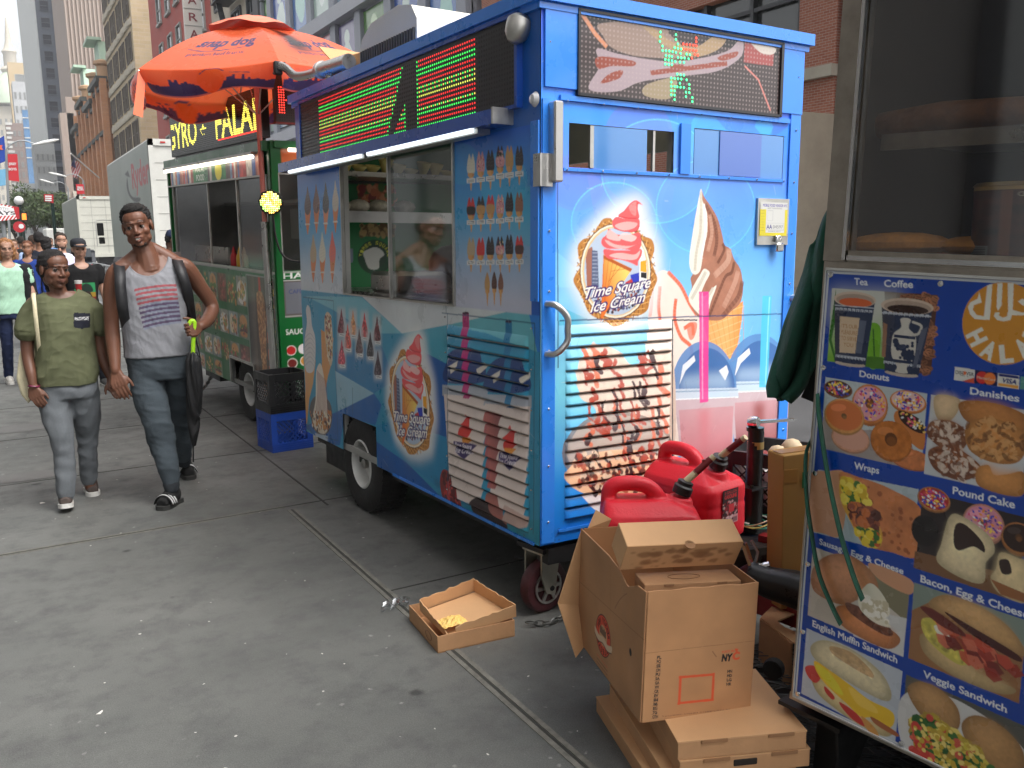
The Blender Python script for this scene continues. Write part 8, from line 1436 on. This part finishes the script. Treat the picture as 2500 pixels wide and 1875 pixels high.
 Y=50;b=at_depth(56,600,Y);t=thing('pedestrian_signal','small signal showing an orange hand on a post','traffic light',(b[0],Y,0));p=at_depth(56,529,Y)-np.array([b[0],Y,0]);MB().tube([(.1,.1,0),(.1,.1,float(p[2])+.3)],.05,8).build('post',dg,t);MB().box(tuple(p),(.4,.15,.42)).build('housing',BLACKM,t);MB().box(tuple(p+(0,-.09,0)),(.28,.02,.3)).build('hand_light',mat('orange_hand',(1,.25,.03),emit=1.2),t)
 Y=150;b=at_depth(242,434,Y);t=thing('flag','american flag hanging from a slanted white pole before the brick hall','flag',tuple(b));e=at_depth(173,375,Y-8)-b;MB().tube([(0,0,0),tuple(e)],.1,8).build('flagpole',W_,t);A=Art(0,1,0,1,.03,L(170,60,66));A.k=None
 for i in range(7):A.poly([(0,i/6.5),(1,i/6.5),(1,i/6.5+.077),(0,i/6.5+.077)],L(205,190,190))
 A.poly([(0,.55),(.5,.55),(.5,1),(0,1)],L(56,62,110));a0,a1=at_depth(178,384,Y-7.4)-b,at_depth(195,402,Y-5.4)-b;dn=at_depth(176,427,Y-7)-at_depth(180,386,Y-7)
 A.sheet('cloth',lambda U,V:np.array([(a0*v+a1*(1-v))+dn*u+np.array([.15*math.sin(u*6+v*8),.2*math.sin(v*11),0])for u,v in zip(U,V)]),mat('flag_cloth',vcol=True,rough=.7),t)
make_signs()
def make_tree(label,base,h,cr,seed,nl=5200,col=(.05,.09,.03)):
 rg=np.random.default_rng(seed);t=thing('street_tree',label,'tree',base,0,'trees down the street');bark=mat('bark',(.06,.045,.035),.9,var=.2,vs=6,bump=.4,bs=20);q=MB();q.tube([(0,0,0),(.05,0,h*.3),(0,.05,h*.6),(0,0,h*.85)],[h*.022,h*.018,h*.013,.03],9)
 cl=[]
 for i in range(22):
  a,e,rr=rg.uniform(0,6.28),rg.uniform(-.4,1),rg.uniform(.35,1.);c=np.array([math.cos(a)*cr*rr*.75,math.sin(a)*cr*rr*.75,h*.62+e*h*.3*(1.15-rr*.5)]);cl.append((c,rg.uniform(.22,.42)*cr));
  if i<9:q.tube([(0,0,h*rg.uniform(.3,.5)),tuple(c*.55+np.array([0,0,h*.24])),tuple(c)],[.07,.045,.015],6)
 q.build('trunk',bark,t);V,Fc,C=[],[],[]
 for i in range(nl):
  c,r=cl[rg.integers(len(cl))];d=rg.normal(0,1,3);d/=np.linalg.norm(d);p=c+d*r*rg.uniform(.5,1.05)**.6;s=rg.uniform(.09,.2)*h/7;u=rg.normal(0,1,3);u/=np.linalg.norm(u);w=np.cross(u,d);w/=np.linalg.norm(w)+1e-6;b=len(V);V+=[p-u*s,p+w*s*.5,p+u*s,p-w*s*.5];Fc.append((b,b+1,b+2,b+3));g=rg.uniform(.65,1.4);C+=[np.array(col)*g*np.array([1+.3*rg.random(),1,.9])]*4
 raw('crown',V,np.array(Fc),mat('leaves',vcol=True,rough=.6),t,False,np.array(C))
for lab,xp,Y,h,cr,sd in(('bushy green street tree, tallest one behind the crowd',88,120,8.2,3.2,1),('green street tree right of the tallest, over the white van',128,112,7.4,2.8,2),('low green tree at the left behind the striped sign',38,125,6.6,2.4,3),('small green tree beside the cream truck',158,100,6.0,2.2,4)):make_tree(lab,(at_depth(xp,590,Y)[0],Y,0),h,cr,sd)
# ---------------------------------------------------------------- buildings along the street
def brick(name,c1,c2,mortar,sx,sy,rough=.85):
 m=mat(name,c1,rough);n=m.node_tree;lk=n.links.new;p=n.nodes['Principled BSDF'];tc=[x for x in n.nodes if x.type=='TEX_COORD'][0];sp=n.nodes.new('ShaderNodeSeparateXYZ');lk(tc.outputs['Object'],sp.inputs[0]);ad=n.nodes.new('ShaderNodeMath');lk(sp.outputs[0],ad.inputs[0]);lk(sp.outputs[1],ad.inputs[1]);cb=n.nodes.new('ShaderNodeCombineXYZ');lk(ad.outputs[0],cb.inputs[0]);lk(sp.outputs[2],cb.inputs[1]);b=n.nodes.new('ShaderNodeTexBrick');lk(cb.outputs[0],b.inputs[0])
 for k,v in(('Color1',(*c1,1)),('Color2',(*c2,1)),('Mortar',(*mortar,1)),('Scale',1.),('Mortar Size',sy*.09),('Brick Width',sx),('Row Height',sy)):b.inputs[k].default_value=v
 no=n.nodes.new('ShaderNodeTexNoise');no.inputs['Scale'].default_value=.35;no.inputs['Detail'].default_value=6;lk(tc.outputs['Object'],no.inputs[0]);mr=n.nodes.new('ShaderNodeMapRange');mr.inputs[3].default_value=.72;mr.inputs[4].default_value=1.3;lk(no.outputs['Fac'],mr.inputs[0]);sc=n.nodes.new('ShaderNodeVectorMath');sc.operation='SCALE';lk(b.outputs[0],sc.inputs[0]);lk(mr.outputs[0],sc.inputs['Scale']);lk(sc.outputs[0],p.inputs['Base Color']);return m
PANE=mat('dark_pane',(.03,.035,.042),.08,spec=.8)
def windows(t,face,L_,w,h,frame,pane=PANE,depth=.25,mull=(1,1),sill=None,name='window'):
 """one window with its pane, then copies of it; face 'x' = street side (looks to -X), 'y' = end wall (looks to -Y); L_ = places (along, z)"""
 q=MB();ax=(lambda a,d,z:(d,a,z))if face=='x' else(lambda a,d,z:(a,d,z));sz=(lambda a,d,z:(d,a,z))if face=='x' else(lambda a,d,z:(a,d,z));fw=min(w,h)*.07
 for a,z,ww,hh in((-w/2,0,fw,h),(w/2,0,fw,h),(0,h/2,w,fw),(0,-h/2,w,fw)):q.box(ax(a,0,z),sz(ww+.001,depth,hh+.002))
 for i in range(1,mull[0]+1):q.box(ax(-w/2+i*w/(mull[0]+1),.01,0),sz(fw*.7,depth*.5,h-fw))
 for i in range(1,mull[1]+1):q.box(ax(0,.012,-h/2+i*h/(mull[1]+1)),sz(w-fw,depth*.45,fw*.7))
 if sill:q.box(ax(0,-depth*.3,-h/2-fw),sz(w*1.15,depth*1.3,fw*1.6))
 o=q.build(name,frame,t);pn=MB().box(ax(0,.04,0),sz(w-fw,.02,h-fw)).build('pane',pane,o)
 for i,(x,y,z)in enumerate(L_):
  c=o if i==0 else copy_tree(o,t);c.location=(x,y,z)
def block(name,label,X0,X1,Y0,Y1,Hh,m,group=None):
 t=thing(name,label,'building',(X0,Y0,0));MB().box(((X1-X0)/2,(Y1-Y0)/2,Hh/2),(X1-X0,Y1-Y0,Hh)).build('wall',m,t);return t
def make_buildings():
 XB=21.;cream,stone=mat('cream_trim',(.5,.46,.38),.8,var=.1,vs=1),mat('limestone',(.36,.33,.27),.85,var=.15,vs=1);dkf=mat('dark_frame',(.03,.032,.036),.5);gf=mat('grey_frame',(.33,.35,.4),.6)
 # brick building right behind the blue cart
 rb=brick('red_brick',(.27,.085,.05),(.33,.12,.075),(.36,.28,.23),.22,.075);t=thing('brick_building','red brick building with wide dark windows behind the blue cart','building',(XB,4,0));q=MB()
 for y0,y1,z0,z1 in((0,14,0,26),(14.25,15.62,4.82,26),(14.0,35,8.9,26),(24,35,0,8.89),(15.62,24,0,5.1)):q.box((3,(y0+y1)/2,(z0+z1)/2),(6,y1-y0-.002,z1-z0))
 q.box((3.12,14.12,15),(5.7,.26,30));q.build('wall',rb,t);MB().box((.15,14.9,2.4),(5.8,1.5,4.79)).build('pier_base',mat('pale_concrete',(.36,.32,.25),.85,var=.12,vs=1.5),t);MB().box((-.06,14.95,6.0),(.3,1.5,.32)).build('ledge',stone,t)
 q=MB().box((.35,19.8,7.0),(.02,8.3,3.78));q.build('window',mat('shop_glass',(.035,.04,.042),.12,spec=.7),t);q=MB()
 for y in(15.75,17.7,19.8,22,23.9):q.box((.25,y,7.0),(.2,.14,3.8))
 q.box((.25,19.8,8.3),(.16,8.2,.12));q.build('window_frame',dkf,t);MB().ball((.1,19.7,8.15),.16,12).build('lamp',mat('lit_bulb',(1,.95,.7),emit=4),t);MB().box((.3,12.6,7.6),(.1,2.6,3.4)).build('window',_M['shop_glass'],t)
 # grey building with painted windows
 gm=mat('grey_panel',(.30,.315,.36),.6,var=.08,vs=.5);t=block('grey_building','grey building with pilasters and colourful window pictures',XB,XB+30,40,76,30,gm);ps=mat('pale_grey_stone',(.42,.43,.47),.7,var=.08,vs=.6);MB().box((-.3,18,15.6),(.7,36.4,.9)).build('ledge',ps,t);MB().box((-.15,18,20.6),(.4,36.2,.5)).build('ledge',ps,t);MB().box((-.2,18,9.4),(.5,36.2,.8)).build('ledge',ps,t)
 for y in(.5,5,9.6,14.4,18.9,23.6,28.4,33.4,36):
  for z,h in((12.5,5.5),(18.1,4.2),(24.6,7)):MB().box((-.12,y,z),(.4,1.0,h)).build('pilaster',gm,t)
 cols=[((70,110,170),(150,200,190)),((60,90,160),(196,214,206)),((88,130,70),(190,214,170)),((110,100,140),(200,214,206)),((176,120,132),(206,200,196)),((150,120,160),(206,216,214)),((130,150,170),(190,210,200)),((170,190,180),(210,220,214))]
 for j,(z0,z1)in enumerate(((10.2,14.9),(16.4,20.2),(21.2,27.5))):
  for i in range(8):
   y0,y1=[(1.1,4.4),(5.6,9),(10.2,13.8),(15,18.3),(19.5,23),(24.2,27.8),(29,32.8),(34,35.4)][i];c1,c2=cols[(i+j*3)%8];A=Art(y0,y1,z0,z1,.08,L(*c1));A.k=None;rg=np.random.default_rng(i+j*9);w,h=y1-y0,z1-z0;P=[(y0+w*(.5+.32*math.cos(a)*rg.uniform(.5,1.1)),z0+h*(.45+.4*math.sin(a)*rg.uniform(.6,1.1)))for a in np.linspace(0,6.28,9,endpoint=False)];A.blob(P,L(*c2));A.ell((y0+w*.55,z0+h*.82),w*.14,h*.1,L(*c2));o=MB().box((-.02,(y0+y1)/2,(z0+z1)/2),(.14,w+.1,h+.1)).build('window',dkf,t);A.sheet('pane',lambda U,V:np.stack([0*U-.1,U,V],1),mat('window_picture',vcol=True,rough=.2,coat=.4),o)
   # narrow cream house with a fire escape
 t=block('cream_house','cream house with black windows and an iron fire escape',XB,XB+25,76,94.5,34,mat('cream_wall',(.44,.39,.31),.8,var=.12,vs=.6));windows(t,'x',[(-.05,y,z)for z in(14,19.5,25)for y in(3,8.5,15)],3.2,4.0,dkf,mull=(2,2));q=MB()
 for z in(16.8,22.3):
  q.box((-.9,8,z),(1.6,6,.1))
  for k in range(9):q.tube([(-1.65,5+k*.75,z),(-1.65,5+k*.75,z+1)],.03,5)
  q.bar((-1.65,5,z+1),(-1.65,11,z+1),.05,.05);q.bar((-1.2,6,z-5.4),(-1.2,10,z),.5,.08)
 q.build('fire_escape',dkf,t);MB().box((-.2,.6,17),(.6,1.6,34)).build('dark_pier',mat('dark_stone',(.06,.06,.065),.6),t)
 # red building and its vertical sign
 t=block('red_building','red painted building with sash windows',XB,XB+26,94.5,130,46,mat('red_wall',(.36,.075,.06),.8,var=.1,vs=.4));windows(t,'x',[(-.05,y,z)for z in(13,18.5,24,29.5,35)for y in(4,10,16.5,22,28)],2.6,3.0,mat('pale_frame',(.3,.3,.28),.6),mull=(0,1),sill=True)
 t=thing('vertical_sign','tall white vertical sign with dark red letters on the red building','sign',(19.95,98,0));MB().box((0,0,26.4),(1.75,.4,11)).build('board',mat('sign_white',(.62,.6,.55),.5),t);q=MB()
 for z in np.arange(21.1,32,1.62):q.box((0,-.22,z),(1.75,.05,.07))
 q.build('seams',mat('seam_grey',(.3,.3,.28),.6),t)
 for i,ch in enumerate('ARAZ'):patch('letter',ch,(-.42,-.22,21.55+1.62*i),(.42,-.22,21.55+1.62*i),(0,0,1),mat('letter_red',(.2,.02,.03),.5),t,.8,.01,.02)
 # beige tower block
 bb=brick('beige_brick',(.42,.33,.20),(.48,.39,.25),(.46,.38,.27),1.6,.55);t=block('beige_building','beige brick building with paired dark windows and ornate bands',XB,XB+26,145,177,72,bb);Wl=[(-.06,y,z)for z in(17.5,23.6,29.7,35.8,41.9,48,54.1)for y in(2.6,6,10.4,13.8,18.2,21.6,26,29.4)];windows(t,'x',Wl,2.2,3.7,mat('brown_frame',(.12,.10,.08),.6),mull=(1,1));q=MB()
 for z in(14.6,20.7,26.8,32.9,39,45.1,51.2):
  q=MB().box((-.03,16,z),(.3,31.5,.9))
  for y in np.arange(1,31,1.0):q.box((-.12,y,z+.12*math.sin(y*5)),(.45,.5,.8))
  q.build('ornate_band',cream,t)
  # gothic brick hall with copper roof
 gb=brick('brown_brick',(.36,.17,.085),(.42,.21,.11),(.36,.2,.12),1.2,.4);t=block('gothic_hall','brown gothic brick hall with dark cornices and a pale green copper roof',XB-.2,XB+24,180,236,30,gb);q=MB()
 for y0,z in((0,30),(14,28),(30,30.5),(46,27)):q.box((-.6,y0+7,z),(1.9,15,.9));q.box((-.3,y0+7,z-1.2),(1.2,14.6,.6))
 q.box((-.4,28,21),(1.2,56,.7));q.build('cornice',mat('dark_cornice',(.05,.055,.05),.7,var=.2),t);q=MB()
 pb=brick('pier_brick',(.44,.2,.09),(.48,.24,.12),(.4,.2,.12),1.2,.4)
 for y in(0,7,14,22,30,38,46,55):MB().box((-.45,y,15),(1.1,1.7,30)).build('pier',pb,t)
 q=MB()
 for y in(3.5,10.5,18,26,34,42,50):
  for z in(12,24):MB().prism([(-1.3,-5),(1.3,-5),(1.3,0),(.9,1.2),(0,1.8),(-.9,1.2),(-1.3,0)],lambda u,v,d:(d,y+u,z+2.5+v),-.25,.05).build('arched_window',mat('arch_brown',(.10,.05,.035),.8),t)  # arched windows in one even dark brown
 cu=mat('copper_green',(.42,.56,.45),.7,var=.15,vs=.4);q=MB()
 for y0 in(3,33):q.prism([(-5,30.5),(5,30.5),(3.2,37.5),(-3.2,37.5)],lambda u,v,d:(d,y0+6+u,v),.0,14);q.box((-.6,y0+6,37.8),(2.4,8,.5))
 q.box((6,28,31),(12,54,1.4));q.build('copper_roof',cu,t);q=MB()
 for y in(.5,14.5,30.5,46.5):MB().lathe([(1,0),(1,2.2),(1.5,2.5),(1.5,3.0),(.4,3.4)],10,(-.2,y,30)).build('turret',mat('sandstone',(.46,.28,.16),.8),t)
 # tall brown ribbed tower
 br=mat('brown_panel',(.30,.235,.20),.7,var=.06,vs=.2);t=block('ribbed_tower','tall brown tower with narrow vertical ribs',XB+1.4,52,264,300,120,br);q=MB();
 for x in np.arange(.3,31,.95):q.box((x,-.25,60),(.34,.5,120))
 q.build('ribs',mat('brown_rib',(.36,.29,.25),.7),t);q=MB().box((-1.8,1,17),(3.2,6,34)).box((-.9,.5,19),(1.8,5,38));q.build('stepped_wing',br,t);q=MB()
 for x in np.arange(-3.2,20,1.5):q.box((x,-2.3,14+.1*x),(.8,.6,1.4))
 q.build('dentils',cream,t)
 # navy tower with its pale glass side
 nv=mat('navy_panel',(.055,.068,.095),.45,var=.05,vs=.2);t=block('navy_tower','dark navy office tower with square windows and a pale ribbed side',20,48,330,430,120,nv);windows(t,'y',[(x,-.1,z)for z in np.arange(14,118,5.05)for x in(2.4,6.1,9.8,13.5)],2.5,3.0,mat('navy_frame',(.05,.062,.085),.45),mat('navy_pane',(.014,.018,.03),.2,spec=.3),.4,(0,1));q=MB()
 for y in np.arange(1,100,2.1):q.box((-.25,y,60),(.5,1.1,119.5))
 q.build('pale_ribs',mat('pale_rib',(.55,.57,.56),.4,var=.1,vs=.3),t);MB().box((-.02,50,60),(.05,99.6,119)).build('side_glass',mat('silver_glass',(.4,.42,.42),.2,.3),t)
 # domed tower closing the street, and its neighbours
 sc=900;t=thing('domed_tower','distant pale tower with a green dome and lantern spire','building',(31.5,sc,0));lm=mat('far_limestone',(.5,.46,.38),.85,var=.05,vs=.05);q=MB().box((0,10,58),(36,24,116)).box((0,-3,40),(20,4,80)).box((0,8,119),(38,26,3));q.build('wall',lm,t);q=MB()
 windows(t,'y',[(x,-2.2 if abs(x)>10.5 else-5.2,z)for z in np.arange(40,112,9)for x in np.arange(-16,17,4)],1.9,4.6,lm,mat('far_window',(.2,.21,.21),.3),.5,(0,0));MB().lathe([(19,118),(18.2,124),(16.5,130),(13,137),(9,142),(6,145)],24,(0,8,0)).build('dome',mat('pale_copper',(.5,.6,.46),.7),t);MB().lathe([(6,144),(8,147),(7,149),(5,150),(5,160),(6,162),(4,165),(2.5,170),(2,176),(.4,190)],16,(0,8,0)).build('lantern',lm,t)
 for nm,lab,px,Y,col in(('tan_building','tan slab building beside the domed tower',[(50,155),(72,155),(90,520),(56,520)],700,(.5,.38,.22)),('slim_grey_building','slim grey building edge in front of the tan slab',[(57,200),(74,202),(96,520),(62,520)],620,(.42,.43,.44)),('low_brown_building','lower brown building with white quoins far down the street',[(28,300),(64,302),(74,520),(38,520)],560,(.24,.18,.16)),('white_lowrise','pale low building front above the trees',[(52,452),(104,448),(110,560),(54,560)],420,(.5,.51,.5)),('smoky_lowrise','grey building front at the foot of the navy tower',[(96,380),(132,350),(150,560),(104,560)],326,(.3,.31,.31))):
  o=at_depth((px[0][0]+px[1][0])/2,590,Y);t=thing(nm,lab,'building',(o[0],Y,0));P=[at_depth(x,y,Y)-np.array([o[0],Y,0])for x,y in px];x0,x1,zt=min(P[0][0],P[3][0]),max(P[1][0],P[2][0]),max(P[0][2],P[1][2]);MB().box(((x0+x1)/2,10,zt/2),(x1-x0,20,zt)).build('wall',mat('wall_'+nm,col,.8,var=.06,vs=.1),t);q=MB();n=4 if nm!='tan_building' else 1
  sp=max(4,zt/12);windows(t,'y',[(x0+(i+.5)*(x1-x0)/n,-.05,z)for i in range(n)for z in np.arange(zt*.25,zt*.95,sp)],(x1-x0)/n*.45,sp*.5,mat('far_frame',(.4,.4,.38),.6),mat('far_window',(.2,.21,.21),.3),.3,(0,0))
  if nm=='low_brown_building':
   q=MB()
   for i,z in enumerate(np.arange(4,zt,2.4)):q.box((x0+.8+.4*(i%2),-.1,z),(2.2+.8*(i%2),.4,1.2))
   q.build('quoins',mat('far_white',(.6,.59,.56),.8),t)
 Y=540;o=at_depth(62,590,Y);t=thing('blue_glass_strip','narrow blue glass tower edge far down the street','building',(o[0],Y,0));P=[at_depth(x,y,Y)-np.array([o[0],Y,0])for x,y in((52,268),(66,268),(78,418))];q=MB().box(((P[0][0]+P[1][0])/2+1,4,P[0][2]/2+14),(P[1][0]-P[0][0]+1.5,8,P[0][2]-28));q.build('glass_wall',mat('blue_glass',(.1,.22,.4),.25,var=.2,vs=.1),t);q=MB()
 for z in np.arange(45,P[0][2],5):q.box(((P[0][0]+P[1][0])/2+1,-.1,z),(P[1][0]-P[0][0]+1.6,.3,.5))
 q.build('floor_lines',mat('far_white',(.6,.59,.56),.8),t)
 # the building the pavement runs along, just out of view at the left: it shades the cart sides and shows in their glass
 t=block('unseen_pavement_building','unseen dark stone building along the pavement',-12,-3.4,-14,17,60,mat('unseen_building_wall',(.12,.115,.11),.7,var=.2,vs=.4));q=MB()
 windows(t,'x',[(8.63,y,z)for y in np.arange(2,30,4.5)for z in(2.2,7,11.5,16)],2.6,3.2,dkf,mat('far_window',(.2,.21,.21),.3),.12)
make_buildings()
def make_haze():
 m=bpy.data.materials.new('street_haze');m.use_nodes=True;n=m.node_tree
 for x in list(n.nodes):n.nodes.remove(x)
 o=n.nodes.new('ShaderNodeOutputMaterial');v=n.nodes.new('ShaderNodeVolumePrincipled');v.inputs['Color'].default_value=(.97,.98,1,1);v.inputs['Density'].default_value=.0004;v.inputs['Anisotropy'].default_value=0.;n.links.new(v.outputs[0],o.inputs['Volume'])
 b=MB().box((20,470,102),(190,1020,207));tag(b.build('haze',m),kind='stuff')
make_haze()
